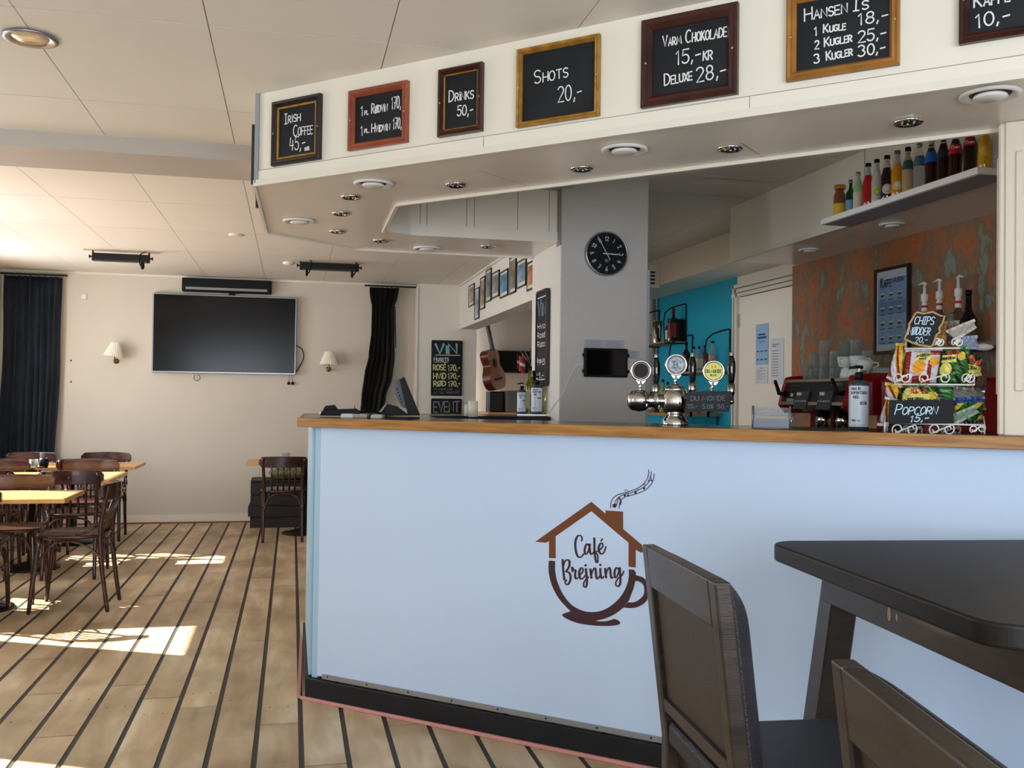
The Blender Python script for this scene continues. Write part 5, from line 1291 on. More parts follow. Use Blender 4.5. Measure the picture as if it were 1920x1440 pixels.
p = inward(984, 5.17); MB().add([p + V((0, 0, .06)), p + V((.018, 0, .062)), p + V((.03, .0, .13)), p + V((.013, 0, .13))], [(0, 1, 2, 3)]).build('card', TAN, tg); 
MB().tube([p + V((.02, 0, .13)), p + V((.032, .02, .15))], .001, 4).build('string', TAN, tg)
p = inward(1022, 5.24) + q_; t = empty('tall_cylinder_vase', p, label='tall slim yellowish cylinder at the right end of the tray', cat='vase')
MB().lathe([(.016, 0), (.017, .155), (.014, .155), (.013, .004), (1e-4, .004)], 20, p).build('body', mat('pale_yellow', '#C9B878', .2, metal=.3), t)

# beer tower
def beer_tower():
    D0 = 3.62
    base = counter_at(1265, None, D0); t = empty('beer_tower', base, label='chrome three-tap beer tower on the counter', cat='beer tower')
    # arm direction: parallel to the counter front but nearly square to the view
    a = math.radians(22); U = V((math.cos(a), -math.sin(a), 0)); k = D0 / FOC
    zc = base.z + (793 - 748) * k
    MB().lathe([(.050, 0), (.050, .004), (.047, .020), (.036, .036), (.024, .046), (.022, .052), (.028, .056), (.029, .060), (.023, .064), (.022, .070), (.030, .074), (.033, .082)], 36, base).build('pedestal', CHROME, t)
    c = V((base.x, base.y, zc)); R = .060
    MB().lathe([(.026, -.052), (.044, -.038), (.053, -.015), (.054, .0), (.051, .020), (.043, .038), (.039, .041), (.041, .044), (.039, .047), (.028, .055), (.012, .063), (.006, .067)], 40, c).build('centre_globe', CHROME, t)
    s = .132
    for sg, nm in ((-1, 'left'), (1, 'right')):
        e = c + U * (s * sg)
        MB().lathe([(.026, -s * .95), (.026, -.010), (.026, .010)], 28, e, axis=U * sg).build('arm', CHROME, t)
        MB().lathe([(.027, .052 - s), (.036, .060 - s), (.037, .068 - s), (.028, .078 - s)], 28, e, axis=U * sg, cap=False).build('arm_collar', CHROME, t)
        MB().lathe([(1e-4, -.042), (.018, -.039), (.034, -.028), (.042, -.012), (.044, 0), (.042, .012), (.034, .028), (.018, .039), (1e-4, .042)], 32, e, cap=False).build('end_globe', CHROME, t)
        MB().lathe([(.037, .020), (.039, .026), (.033, .036), (.024, .044), (1e-4, .048)], 28, e, axis=U * sg, cap=False).build('end_cap', CHROME, t)
    N = (V((-base.x, -base.y, 0))).normalized(); UU = V((N.y * -1, N.x, 0))
    if UU.dot(r0) < 0: UU = -UU
    meds = [(1202, 695, 20, 20, 'dark'), (1268, 684, 21, 20, 'b'), (1338, 696, 21, 21, 'y')]
    for (mx, my, rx, ry, kd), off in zip(meds, (-s, 0, s)):
        e = c + U * off; ctr = onP(mx, my, e, N); r_ = rx * (ctr - CAMP).dot(cf) / FOC
        top = e.z + (.042 if off else .065)
        MB().tube([V((e.x, e.y, top - .01)), ctr - V((0, 0, r_ * .9))], .006, 10).build('medallion_stem', CHROME, t)
        MB().lathe([(1e-4, .001), (r_ * .74, .001), (r_ * .78, .006), (r_ * .90, .010), (r_ * .99, .006), (r_ * 1.0, 0), (r_ * .9, -.008), (1e-4, -.009)], 40, ctr, axis=N).build('medallion_rim', CHROMEB, t)
        MB().add([ctr + UU * x + V((0, 0, z)) + N * y for y in (.004, -.004) for x, z in ((-r_ * .55, -r_ * .75), (r_ * .55, -r_ * .75), (r_ * .22, -r_ * 1.22), (-r_ * .22, -r_ * 1.22))],
                 [(0, 3, 2, 1), (4, 5, 6, 7), (0, 1, 5, 4), (1, 2, 6, 5), (2, 3, 7, 6), (3, 0, 4, 7)]).build('medallion_neck', CHROMEB, t)
        def dsc(nm, rr, o_, m_): MB().lathe([(1e-4, o_), (rr, o_)], 40, ctr, axis=N, cap=False).build(nm, m_, t)
        if kd == 'dark': dsc('emblem_ring', r_ * .75, .0025, mat('emblem_red', '#6A1E1A', .2)); dsc('emblem_disc', r_ * .66, .0035, mat('emblem_black', '#1A100D', .4))
        if kd == 'b':
            dsc('emblem_ring', r_ * .76, .0025, mat('emblem_green', '#1F3D34', .2)); dsc('emblem_disc', r_ * .64, .0035, mat('emblem_pale', '#A9B0BC', .3))
            tm = MB(); o_ = ctr + N * .0042
            for sx, w_ in ((-.006, .004), (.0, .0)): 
                if w_: write(tm, 'B', o_ + UU * (-.0085) - V((0, 0, .011)), o_ + UU * .007 - V((0, 0, .011)), .022, N, .0032, jit=0)
            for rr in (.78, .60):
                for k_ in range(14):
                    for s0 in (.4, math.pi + .4):
                        a0 = s0 + k_ * .17; q0 = o_ + UU * (math.cos(a0) * r_ * .64 * rr) + V((0, 0, math.sin(a0) * r_ * .64 * rr)); tn = (UU * -math.sin(a0) + V((0, 0, math.cos(a0))))
                        if k_ % 5 != 4: ribbon(tm, [q0 - tn * .0012, q0 + tn * .0012], N, .0022)
            tm.build('emblem_print', mat('emblem_ink', '#3E454E', .5), t)
        if kd == 'y':
            dsc('emblem_disc', r_ * .77, .003, mat('emblem_yellow', '#D6CE3C', .3)); tm = MB(); o_ = ctr + N * .0036
            write(tm, 'DU MONDE', o_ - UU * (r_ * .68) - V((0, 0, .006)), o_ + UU * (r_ * .68) - V((0, 0, .006)), .012, N, .0022, jit=0)
            write(tm, 'BLANC', o_ - UU * (r_ * .27) - V((0, 0, .018)), o_ + UU * (r_ * .27) - V((0, 0, .018)), .006, N, .0016, jit=0)
            for sg in (-1, 1): ribbon(tm, [o_ + UU * (sg * (.004 + .003 * math.sin(i * .5))) + V((0, 0, .012 + i * .0016)) for i in range(7)], N, .002)
            tm.build('emblem_print', mat('emblem_dark', '#2A3426', .5), t)
    # tap handles stand behind the arms
    for hx, hy0, hy1, off in ((1230, 663, 733, -s), (1298, 661, 730, 0), (1371, 659, 734, s)):
        e = c + U * off - N * .055; a_ = onP(hx, hy1, e, N); b_ = onP(hx, hy0, e, N); H = (b_ - a_).z; p_ = V((a_.x, a_.y, a_.z))
        q2 = V((p_.x, p_.y, a_.z))
        MB().lathe([(.013, -.012), (.014, 0), (.014, H * .20)], 20, q2).build('tap_collar', CHROME, t)
        MB().lathe([(.009, H * .20), (.012, H * .26), (.016, H * .55), (.015, H * .72), (.010, H * .84), (.008, H * .88)], 20, q2).build('tap_handle', mat('tap_black', '#0B0B0C', .12, coat=.6), t)
        MB().lathe([(.007, H * .88), (.009, H * .91), (.005, H * .93), (.0085, H * .96), (1e-4, H)], 16, q2).build('handle_finial', CHROME, t)
        MB().tube([q2 + V((0, 0, -.008)), V((q2.x, q2.y, zc)) , V((q2.x, q2.y, zc)) + N * .02], .011, 10).build('tap_body', CHROME, t)
    for off in (.06, .125):
        e = c + U * off - N * .03; MB().lathe([(.006, -.058), (.006, -.03), (.009, -.025), (.009, .0)], 12, e).build('spout', CHROME, t)
    return t, c, U, N, UU
bt, tc_, tU, tN, tUU = beer_tower()
# slate hung from the right arm
SP = tc_ + tN * .060
quad = [onP(x, y, SP, tN) for x, y in ((1289, 735), (1372, 733), (1367, 772), (1283, 772))]
t = empty('hanging_slate', quad[3], label='small chalk slate hanging from the right arm of the beer tower', cat='slate')
MB().add(quad + [p - tN * .005 for p in quad], [(0, 3, 2, 1), (4, 5, 6, 7), (0, 1, 5, 4), (1, 2, 6, 5), (2, 3, 7, 6), (3, 0, 4, 7)]).build('slate', mat('slate', '#2B2E33', .7), t, bevel=.001)
mb = MB(); k = 8.727
pxwrite(mb, 'DU MONDE', 1165 + 1140 / k, 650 + 885 / k, 1165 + 1700 / k, 650 + 878 / k, 75 / k, SP, tN, .0018)
pxwrite(mb, "25,-", 1165 + 1085 / k, 650 + 1005 / k, 1165 + 1240 / k, 650 + 1003 / k, 60 / k, SP, tN, .0018); pxwrite(mb, "5.0%", 1165 + 1325 / k, 650 + 1015 / k, 1165 + 1505 / k, 650 + 1010 / k, 68 / k, SP, tN, .0018)
pxwrite(mb, "50,-", 1165 + 1575 / k, 650 + 1012 / k, 1165 + 1750 / k, 650 + 1008 / k, 62 / k, SP, tN, .0018)
mb.build('chalk_writing', CHALKG, t)
arm_top = tc_ + tU * .1 + V((0, 0, .035))
MB().tube(smooth([onP(1304, 738, SP, tN), onP(1318, 730, SP - tN * .04, tN), onP(1338, 728, SP - tN * .06, tN), onP(1352, 737, SP, tN)], 5), .0008, 5).build('string', mat('twine', '#8A8272', .8), t)

# napkin holder
def napkins():
    d = 3.16; a = counter_at(1411, None, d); b = counter_at(1452, None, d - .02); c_ = counter_at(1480, None, d + .16)
    u = (b - a).normalized(); v = (c_ - b).normalized(); v = V((-u.y, u.x, 0)); w_ = (b - a).length; dp = .055; h = .075
    MET = mat('mesh_metal', '#6E727A', .45, metal=.6)
    t = empty('napkin_holder', a, label='grey wire mesh napkin holder on the counter', cat='napkin holder')
    Zu = V((0, 0, 1)); b0 = a
    w_ = .118
    for y in (0, dp):
        for x in (0, w_): MB().tube([b0 + u * x + v * y + V((0, 0, .002)), b0 + u * x + v * y + V((0, 0, h))], .003, 8).build('upright', MET, t)
        MB().tube([b0 + v * y + V((0, 0, .003)), b0 + u * w_ + v * y + V((0, 0, .003))], .003, 8).build('bottom_rail', MET, t)
    for x in (0, w_): MB().tube([b0 + u * x + V((0, 0, h)), b0 + u * x + v * dp + V((0, 0, h))], .003, 8).build('top_rail', MET, t)
    mb = MB()
    for y in (dp, 0):
        hh = h - .004 if y else h * .45
        for i in range(24): x = w_ * i / 23; mb.box((0, 0, 0), (0, 0, 0)) if False else mb.frame_box(b0 + v * y, u, v, Zu, (x, 0, .004), (x + .0017, .0015, hh))
        for j in range(14): mb.frame_box(b0 + v * y, u, v, Zu, (0, 0, .004 + hh * j / 14), (w_, .0015, .0057 + hh * j / 14))
    for x in (0, w_):
        for i in range(10): mb.frame_box(b0 + u * x, u, v, Zu, (0, dp * i / 10, .004), (.001, dp * i / 10 + .001, h - .004))
        for j in range(14): mb.frame_box(b0 + u * x, u, v, Zu, (0, 0, .004 + h * .95 * j / 14), (.001, dp, .005 + h * .95 * j / 14))
    mb.build('wire_mesh', MET, t)['kind'] = 'stuff'
    n_ = empty('napkin_stack', b0 + u * .01 + v * .006 + V((0, 0, .006)), label='stack of pale paper napkins in the mesh holder', cat='napkins')
    for i in range(9): MB().frame_box(b0 + v * (.006 + i * .0048), u, v, Zu, (.008, 0, .0065), (w_ - .008, .004, .040 + .002 * (i % 3))).build('napkin', mat('napkin', '#8E7C66' if i % 2 else '#A89A88', .9), n_)
napkins()

# ------------------------------------------------------------------ snack rack on the right
RD = 2.93
RB = counter_at(1750, None, RD); RN = V((-RB.x, -RB.y, 0)).normalized(); RU = V((-RN.y, RN.x, 0)); RU = RU if RU.dot(r0) > 0 else -RU
RI = -RN
def rk(x, y, o=0): return onP(x, y, RB + RI * o, RN)
RM = mat('white_wire', '#D9D6D0', .35)
rk_t = empty('snack_rack', RB, label='three tier white scrolled wire snack rack at the right end of the counter', cat='rack')
def wire(pts, r=.0022, nm='wire', sm=0): MB().tube(smooth(pts, sm) if sm else pts, r, 6).build(nm, RM, rk_t)
def tier(x0, x1, y, z=None, dep=.15, nm='tier_frame'):
    a = rk(x0, y); b = rk(x1, y); a.z = b.z = (a.z + b.z) / 2
    c = b + RI * dep; d = a + RI * dep
    MB().tube([a, b, c, d, a], .0026, 6).build(nm, RM, rk_t)
    n = 9
    for i in range(1, n):
        s_ = a + (b - a) * (i / n); MB().tube([s_, s_ + RI * dep], .0014, 5).build('tier_bar', RM, rk_t)
    return a, b
tb1 = tier(1659, 1846, 795, dep=.17); tb2 = tier(1678, 1827, 721, dep=.15); tb3 = tier(1697, 1800, 653, dep=.12)
for (a, b, dp) in ((tb1[0], tb2[0], 0), (tb1[1], tb2[1], 0)): pass
for i, sx in ((0, -1), (1, 1)):
    lo = tb1[i] + RI * .17; m_ = tb2[i] + RI * .15; hi_ = tb3[i] + RI * .12
    wire([V((lo.x, lo.y, CT + .001)), lo, m_, hi_, hi_ + V((0, 0, .05))], .003, 'upright')
    f_ = tb1[i]; wire([V((f_.x, f_.y, CT + .001)), f_], .003, 'foot')
def scroll(cx, cy, r, turns, start, flip=1, o=0, w_=.0022):
    pts = []
    for i in range(int(turns * 14) + 1):
        a_ = start + flip * i / 14 * 2 * math.pi; rr = r * (1 - .62 * i / (turns * 14)); pts.append(rk(cx + rr * math.cos(a_), cy - rr * math.sin(a_), o))
    return pts
def s_scroll(x0, y0, x1, y1, r, o=0, nm='scroll'):
    A = scroll(x0, y0, r, 1.15, -2.3, -1, o)[::-1]; B = scroll(x1, y1, r, 1.15, 2.3 - 1.4, -1, o)
    wire(A + B, .0024, nm)
for x0 in (1683, 1753): s_scroll(x0, 805, x0 + 26, 805, 11)
s_scroll(1826, 805, 1840, 803, 8)
for x0 in (1680, 1752): s_scroll(x0 + 20, 805, x0 + 42, 806, 8, .17, 'scroll')
for x0, x1 in ((1685, 1697), (1733, 1771), (1813, 1818)): s_scroll(x0, 709, x1, 709, 10)
for x0, x1 in ((1727, 1733), (1758, 1762), (1792, 1797)): s_scroll(x0, 641, x1, 642, 8)
for i in (0, 1):
    e = tb1[i]; wire(smooth([e, e + RI * .05 + V((0, 0, .025)), e + RI * .10 + V((0, 0, .012)), e + RI * .17 + V((0, 0, .03))], 5), .002, 'scroll')
    e = tb2[i]; wire(smooth([e, e + RI * .05 + V((0, 0, .03)), e + RI * .10 + V((0, 0, .012)), e + RI * .15 + V((0, 0, .03))], 5), .002, 'scroll')

BAGW = mat('bag_silver', '#C9C6CC', .28); BAGR = mat('bag_red', '#8E2020', .3); BAGY = mat('bag_yellow', '#DDBB3C', .3); BAGYL = mat('bag_pale_yellow', '#E0D870', .35)
BAGG = mat('bag_green', '#2F6A28', .22); BAGO = mat('chip_orange', '#DE9A2E', .5); BAGD = mat('bag_dark', '#1E2A20', .25); BAGB = mat('bag_blue', '#2A4E8E', .3); KRED = mat('kims_red', '#C8201E', .3); CLRB = mat('cellophane', '#8F8A80', .15, coat=.6)
BM = [BAGW, BAGR, BAGY, BAGYL, BAGG, BAGO, BAGD, BAGB]
def scheme_a(u, v):     # American chips: silver with red bands, yellow flag, chips
    if .30 < u < .72 and .70 < v < .93: return 3
    if ((u - .42) / .20) ** 2 + ((v - .50) / .22) ** 2 < 1: return 5
    if ((u - .85) / .13) ** 2 + ((v - .66) / .15) ** 2 < 1: return 5
    if v < .22 and .25 < u < .8: return 1
    if u < .14 or (.68 < u < .80 and v < .75) or (v > .86 and u > .7): return 1
    return 0
def scheme_b(u, v):     # green bag
    if .05 < u < .55 and .62 < v < .86: return 3
    if ((u - .22) / .20) ** 2 + ((v - .42) / .2) ** 2 < 1: return 3
    if ((u - .72) / .14) ** 2 + ((v - .80) / .12) ** 2 < 1: return 2
    if math.sin(u * 19 + v * 13) > .55: return 6
    return 4
def scheme_c(u, v):
    if v < .5 and u > .1: return 3
    if math.sin(u * 11 - v * 9) > .6: return 2
    return 4 if v < .8 else 6
def scheme_d(u, v):
    if math.sin(u * 9 + v * 6) > .5: return 1
    return 2 if u + v > .8 else 0
def scheme_p(u, v): return 0 if v > .2 else 7
def bag(quad, o, label, scheme, depth=.035, texts=(), mats=BM, name='snack_bag', cat='crisp packet'):
    """quad = 4 pixel corners TL TR BR BL in the rack plane shifted back by o"""
    c = [rk(x, y, o) for x, y in quad]; n = 40; base = (c[2] + c[3]) / 2
    t = empty(name, base, label=label, cat=cat, group='snack packets in the rack')
    def pt(u, v, s):
        p = (c[0] * (1 - u) + c[1] * u) * v + (c[3] * (1 - u) + c[2] * u) * (1 - v)
        b = max(0, (1 - abs(2 * u - 1) ** 2.4) * (1 - abs(2 * v - 1) ** 3))
        wr = .003 * math.sin(u * 23 + v * 7) * math.sin(v * 17 + 2 * u) + .0025 * math.sin(v * 31 + u * 12)
        return p + RN * (s * depth * b ** .5 * .5 + wr)
    vs = [pt(i / n, j / n, 1) for j in range(n + 1) for i in range(n + 1)] + [pt(i / n, j / n, -1) for j in range(n + 1) for i in range(n + 1)]
    mb = MB(); N_ = (n + 1) ** 2
    mb.v += vs
    for j in range(n):
        for i in range(n):
            f = [j * (n + 1) + i, j * (n + 1) + i + 1, (j + 1) * (n + 1) + i + 1, (j + 1) * (n + 1) + i]; mi = scheme((i + .5) / n, (j + .5) / n)
            mb.f.append(f); mb.m.append(mi); mb.sm.append(True); mb.f.append([k_ + N_ for k_ in f[::-1]]); mb.m.append(mi); mb.sm.append(True)
    mb.build('packet', mats, t)
    # crimped seams
    for v in (0, 1):
        s_ = MB(); pts = [pt(i / n, v, 0) for i in range(n + 1)]
        ribbon(s_, [p + RN * .002 + V((0, 0, .003 if v else -.003)) for p in pts], RN, .009); s_.build('seam', mats[scheme(.5, .02 if v == 0 else .98)], t)
    if texts:
        tm = MB()
        for s_, u0, v0, u1, v1, h, w_, mi in texts:
            st, W = layout(s_)
            for g in st: ribbon(tm, [pt(u0 + (u1 - u0) * x / W, v0 + (v1 - v0) * x / W + y * h, 1) + RN * .0016 for x, y in g], RN, w_, mi)
        tm.build('packet_print', [KRED, INK], t)
    return t
K = lambda *q_: [(1640 + x / 8, 640 + y / 8) for x, y in q_]
bag(K((330, 60), (450, 60), (400, 640), (190, 520)), .05, 'narrow silver and yellow crisp packet at the left of the middle tier', scheme_d, .03)
bag(K((480, 150), (1000, 130), (920, 630), (430, 630)), .04, 'silver and red crisp packet with yellow chip on the middle tier', scheme_a, .05, (('AMERICAN', .32, .80, .70, .83, .07, .0022, 1), ('STYLE', .40, .71, .60, .73, .05, .0018, 1)))
bag(K((1010, 140), (1430, 110), (1400, 640), (930, 630)), .045, 'green crisp packet with yellow lettering field on the middle tier', scheme_b, .05, (('KIMS', .25, .86, .60, .88, .10, .004, 0), ('SOUR CREAM', .05, .70, .50, .72, .07, .0022, 1)))
bag(K((1400, 150), (1600, 300), (1590, 480), (1330, 520)), .06, 'tilted green packet with red name at the right of the middle tier', scheme_c, .045, (('KIMS', .15, .62, .9, .58, .26, .005, 0), ('CREAM', .2, .30, .8, .26, .14, .0024, 1)))
bag(K((170, 650), (380, 690), (330, 870), (160, 830)), .04, 'small crumpled packet with gold corner on the lower tier at the left', scheme_d, .03)
bag(K((400, 690), (1180, 680), (1180, 1200), (400, 1200)), .06, 'wide green crisp packet behind the popcorn sign', lambda u, v: 3 if .1 < u < .55 and .55 < v < .8 else (2 if ((u - .6) / .1) ** 2 + ((v - .75) / .12) ** 2 < 1 else scheme_b(u, v * .6)), .04, (('KIMS', .20, .82, .48, .84, .13, .0045, 0), ('SOUR CREAM', .12, .62, .42, .64, .06, .0022, 1)))
bag(K((170, 880), (280, 880), (200, 1240), (45, 1230)), .05, 'upright silver and gold packet at the lower left corner of the rack', scheme_d, .03)
bag(K((1195, 880), (1640, 860), (1600, 1180), (1190, 1230)), .075, 'blue and yellow packet at the lower right of the rack', lambda u, v: 7 if v > .86 else (2 if math.sin(u * 9 - v * 8) > .4 else (6 if math.sin(u * 17) > .7 else 4)), .04)
bag(K((1180, 1120), (1500, 990), (1545, 1040), (1190, 1225)), .03, 'pale green folded packet lying on the lower tier', lambda u, v: 0, .02, (), [mat('pale_green_pack', '#93A48E', .4)] * 8)
bag(K((1060, 690), (1640, 760), (1660, 1000), (1150, 850)), .11, 'clear cellophane snack bag at the back of the lower tier', lambda u, v: 0, .05, (), [CLRB] * 8)
bag(K((1560, 350), (1690, 360), (1670, 700), (1520, 700)), .10, 'brown wrapped snack at the right edge of the rack', lambda u, v: 0, .04, (), [mat('brown_pack', '#6A5248', .3)] * 8)
K4 = lambda *q_: [(1620 + x / 4.116, 480 + y / 4.116) for x, y in q_]
bag(K4((560, 540), (640, 520), (640, 705), (560, 700)), .05, 'small bag of nuts in the top tier right of the chips sign', lambda u, v: 2 if .3 < v < .5 else 5, .035, (), [CLRB, BAGR, mat('nuts_gold', '#A88040', .5), BAGYL, BAGG, mat('nuts', '#8A6038', .6), BAGD, BAGB])
bag(K4((640, 560), (730, 540), (725, 705), (640, 705)), .06, 'second small bag of nuts in the top tier with purple label', lambda u, v: 7 if .35 < v < .55 else 5, .035, (), [CLRB, BAGR, BAGY, BAGYL, BAGG, mat('nuts', '#8A6038', .6), BAGD, mat('purple_label', '#4A3A6A', .5)])
bag(K4((640, 590), (850, 505), (860, 540), (700, 640)), .03, 'white paper bag flap across the top tier', lambda u, v: 0, .012, (), [mat('white_film', '#B9B2AA', .25)] * 8)
bag(K4((740, 640), (870, 630), (880, 700), (740, 700)), .05, 'crumpled pale blue plastic bag at the right of the top tier', lambda u, v: 0, .03, (), [mat('pale_blue_film', '#9AA4BE', .3)] * 8)
# scoop and spoon end
t = empty('white_scoop', rk(1845, 651, .1), label='white plastic spoon end sticking out right of the top tier', cat='spoon')
MB().lathe([(1e-4, -.03), (.008, -.024), (.012, 0), (.008, .02), (1e-4, .03)], 14, rk(1845, 651, .1), axis=RU, cap=False).build('bowl', WHITEP, t)
MB().tube([rk(1836, 651, .1), rk(1815, 655, .11)], .003, 6).build('handle', WHITEP, t)

# signs on the rack
def rack_sign(name, px, o, label, m, writing, th=.005, rim=None, chalk=CHALK):
    q_ = [rk(x, y, o) for x, y in px]; n = len(q_); t = empty(name, q_[-1], label=label, cat='sign')
    MB().add(q_ + [p + RI * th for p in q_], [list(range(n))[::-1], list(range(n, 2 * n))] + [(i, (i + 1) % n, (i + 1) % n + n, i + n) for i in range(n)]).build('slate', m, t)
    if rim: MB().tube([p + RN * .001 for p in q_ + q_[:1]], .0032, 8).build('rim', rim, t)
    mb = MB()
    for w_ in writing: pxwrite(mb, w_[0], *w_[1:6], RB + RI * o, RN, w_[6], slant=w_[7], mi=0)
    mb.build('chalk_writing', chalk, t); return t
k = 8
t = rack_sign('popcorn_sign', [(1667, 750), (1788, 749), (1788, 792), (1787, 794), (1666, 795)], -.012, 'black rectangular chalk sign reading popcorn 15 on the rack', mat('slate_dark', '#1E2022', .7),
    [('Popcorn', 1640 + 300 / k, 640 + 1098 / k, 1640 + 920 / k, 640 + 1090 / k, 150 / k, .0032, .28), ('15,-', 1640 + 525 / k, 640 + 1212 / k, 1640 + 800 / k, 640 + 1190 / k, 90 / k, .0034, .28)], chalk=mat('blue_white_chalk', '#BFD9E8', .8))
MB().tube([rk(1693, 752, -.014), rk(1729, 716, -.016)], .0014, 5).build('twine', mat('twine_tan', '#A68A62', .8), t)
MB().tube([rk(1762, 751, -.014), rk(1733, 716, -.016)], .0018, 5).build('twine', mat('twine_tan', '#A68A62', .8), t)
ch_ = [(395, 445), (410, 435), (460, 445), (530, 432), (590, 462), (622, 465), (605, 520), (580, 555), (585, 590), (560, 605), (530, 690), (510, 700), (430, 688), (370, 668), (312, 640), (335, 590), (350, 540), (345, 530), (365, 500)]
rack_sign('chips_sign', [(1620 + x / 4.116, 480 + y / 4.116) for x, y in ch_], -.004, 'black scalloped chalk sign with tan rim reading chips and nuts 20', mat('slate_dark', '#1E2022', .7),
    [('CHIPS', 1620 + 385 / 4.116, 480 + 525 / 4.116, 1620 + 535 / 4.116, 480 + 530 / 4.116, 58 / 4.116, .0026, .25), ('NØDDER', 1620 + 340 / 4.116, 480 + 605 / 4.116, 1620 + 505 / 4.116, 480 + 612 / 4.116, 56 / 4.116, .0026, .28),
     ('20,-', 1620 + 392 / 4.116, 480 + 668 / 4.116, 1620 + 485 / 4.116, 480 + 668 / 4.116, 42 / 4.116, .0022, .2)], rim=mat('tan_rim', '#B8925E', .6), chalk=mat('blue_white_chalk', '#BFD9E8', .8))

# ================================================================== back bar
bb_ = empty('back_bar_cabinet', (2.75, 4.2, 0), label='back bar cabinet run under the espresso machine', cat='cabinet')
MB().box((2.46, 2.9, 0), (3.015, 5.3, .86)).build('cabinet_body', mat('cab_white', '#B8B2A8', .5), bb_)
MB().box((2.42, 2.9, .86), (3.015, 5.3, .89)).build('worktop', DARKTOP, bb_)
def espresso():
    X0 = 2.46; a = onX(1467, 712, X0); b = onX(1592, 706, X0)
    y1, y0 = a.y, b.y - .02; zt = a.z; z0 = .89
    t = empty('espresso_machine', ((X0 + 2.95) / 2, (y0 + y1) / 2, z0), label='two-group espresso machine with red sides and black front on the back bar', cat='espresso machine')
    DK = mat('machine_front', '#2A2A2E', .3); H = zt - z0
    MB().box((X0 + .12, y0 + .02, z0 + .04), (2.93, y1 - .02, z0 + .18)).build('body', CHROMEB, t)
    MB().add([(X0, y0, zt - .015), (X0 + .05, y0, zt - .115), (X0 + .16, y0, zt - .165), (2.95, y0, zt - .165), (2.95, y0, zt - .015),
              (X0, y1, zt - .015), (X0 + .05, y1, zt - .115), (X0 + .16, y1, zt - .165), (2.95, y1, zt - .165), (2.95, y1, zt - .015)][0:0] or
             [(X0 + .03, y0, zt - .012), (X0, y0, zt - .12), (X0 + .10, y0, zt - .16), (2.93, y0, zt - .16), (2.93, y0, zt - .012),
              (X0 + .03, y1, zt - .012), (X0, y1, zt - .12), (X0 + .10, y1, zt - .16), (2.93, y1, zt - .16), (2.93, y1, zt - .012)],
             [(0, 1, 6, 5), (1, 2, 7, 6), (2, 3, 8, 7), (3, 4, 9, 8), (4, 0, 5, 9), (4, 3, 2, 1, 0), (5, 6, 7, 8, 9)]).build('front_hood', DK, t)
    MB().box((X0 + .022, y0, zt - .016), (2.95, y1 + .01, zt)).build('cup_rail', mat('cream_metal', '#A99880', .35, metal=.4), t, bevel=.003)
    MB().box((X0 - .004, y0, zt - .128), (X0 + .01, y1, zt - .113)).build('trim_strip', mat('cream_metal', '#A99880', .35, metal=.4), t)
    # curved red side panels
    side = smooth([(-.01, -.13), (.02, -.02), (.06, .018), (.30, .022), (.50, .016)], 5)
    for yy, w_ in ((y0 - .014, .062), (y1 - .006, .018)):
        pts = [(X0 + p.x - .01, zt + p.y) for p in side] + [(2.97, z0 + .02), (X0 + .16, z0 + .02), (X0 + .16, zt - .17), (X0 + .02, zt - .17)]
        n = len(pts); MB().add([(x, yy, z) for x, z in pts] + [(x, yy + w_, z) for x, z in pts], [list(range(n)), list(range(n, 2 * n))[::-1]] + [(i, i + n, (i + 1) % n + n, (i + 1) % n) for i in range(n)]).build('side_panel', RED, t, bevel=.004, seg=2)
    fx = X0 + .006
    def fpnt(y, v): return V((X0 + .03 * v - .0 - .002, y, zt - .12 + .108 * v))
    L_ = y1 - y0
    for u in (.32, .66):
        yc = y1 - L_ * u; 
        MB().add([fpnt(yc + .06, -.25), fpnt(yc - .06, -.25), fpnt(yc - .055, .55), fpnt(yc + .065, .55)] + [p + V((-.010, 0, -.002)) for p in (fpnt(yc + .06, -.25), fpnt(yc - .06, -.25), fpnt(yc - .055, .55), fpnt(yc + .065, .55))],
                 [(0, 1, 2, 3), (7, 6, 5, 4), (0, 4, 5, 1), (1, 5, 6, 2), (2, 6, 7, 3), (3, 7, 4, 0)]).build('button_panel', mat('button_panel', '#3E4046', .3), t)
        for i in range(5): MB().sphere(fpnt(yc + .045 - i * .022, .10) + V((-.012, 0, 0)), .005, 8).build('button', mat('button', '#A8B4B8', .3), t)
        for i in range(2): MB().box(fpnt(yc + .045 - i * .020, .36) + V((-.014, 0, 0)), fpnt(yc + .031 - i * .020, .50) + V((-.010, 0, 0))).build('indicator', mat('indicator', '#D6D8D4', .4), t)
    for i in range(4): MB().box(fpnt(y1 - .05 - i * .016, .08) + V((-.003, 0, 0)), fpnt(y1 - .06 - i * .016, .22) + V((.001, 0, 0))).build('button', mat('button', '#A8B4B8', .3), t)
    MB().box(fpnt(y1 - .075, .30) + V((-.003, 0, 0)), fpnt(y1 - .09, .46) + V((.001, 0, 0))).build('indicator', mat('indicator', '#D6D8D4', .4), t)
    mb = MB(); N = V((-1, 0, 0)); write(mb, 'ASTORIA', fpnt(y1 - L_ * .68, .78), fpnt(y1 - L_ * .83, .78), .013, N, .0024, jit=0); write(mb, '-----', fpnt(y1 - .07, .78), fpnt(y1 - .13, .78), .008, N, .0016, jit=0)
    mb.build('front_lettering', mat('grey_letter', '#8E9296', .4), t)
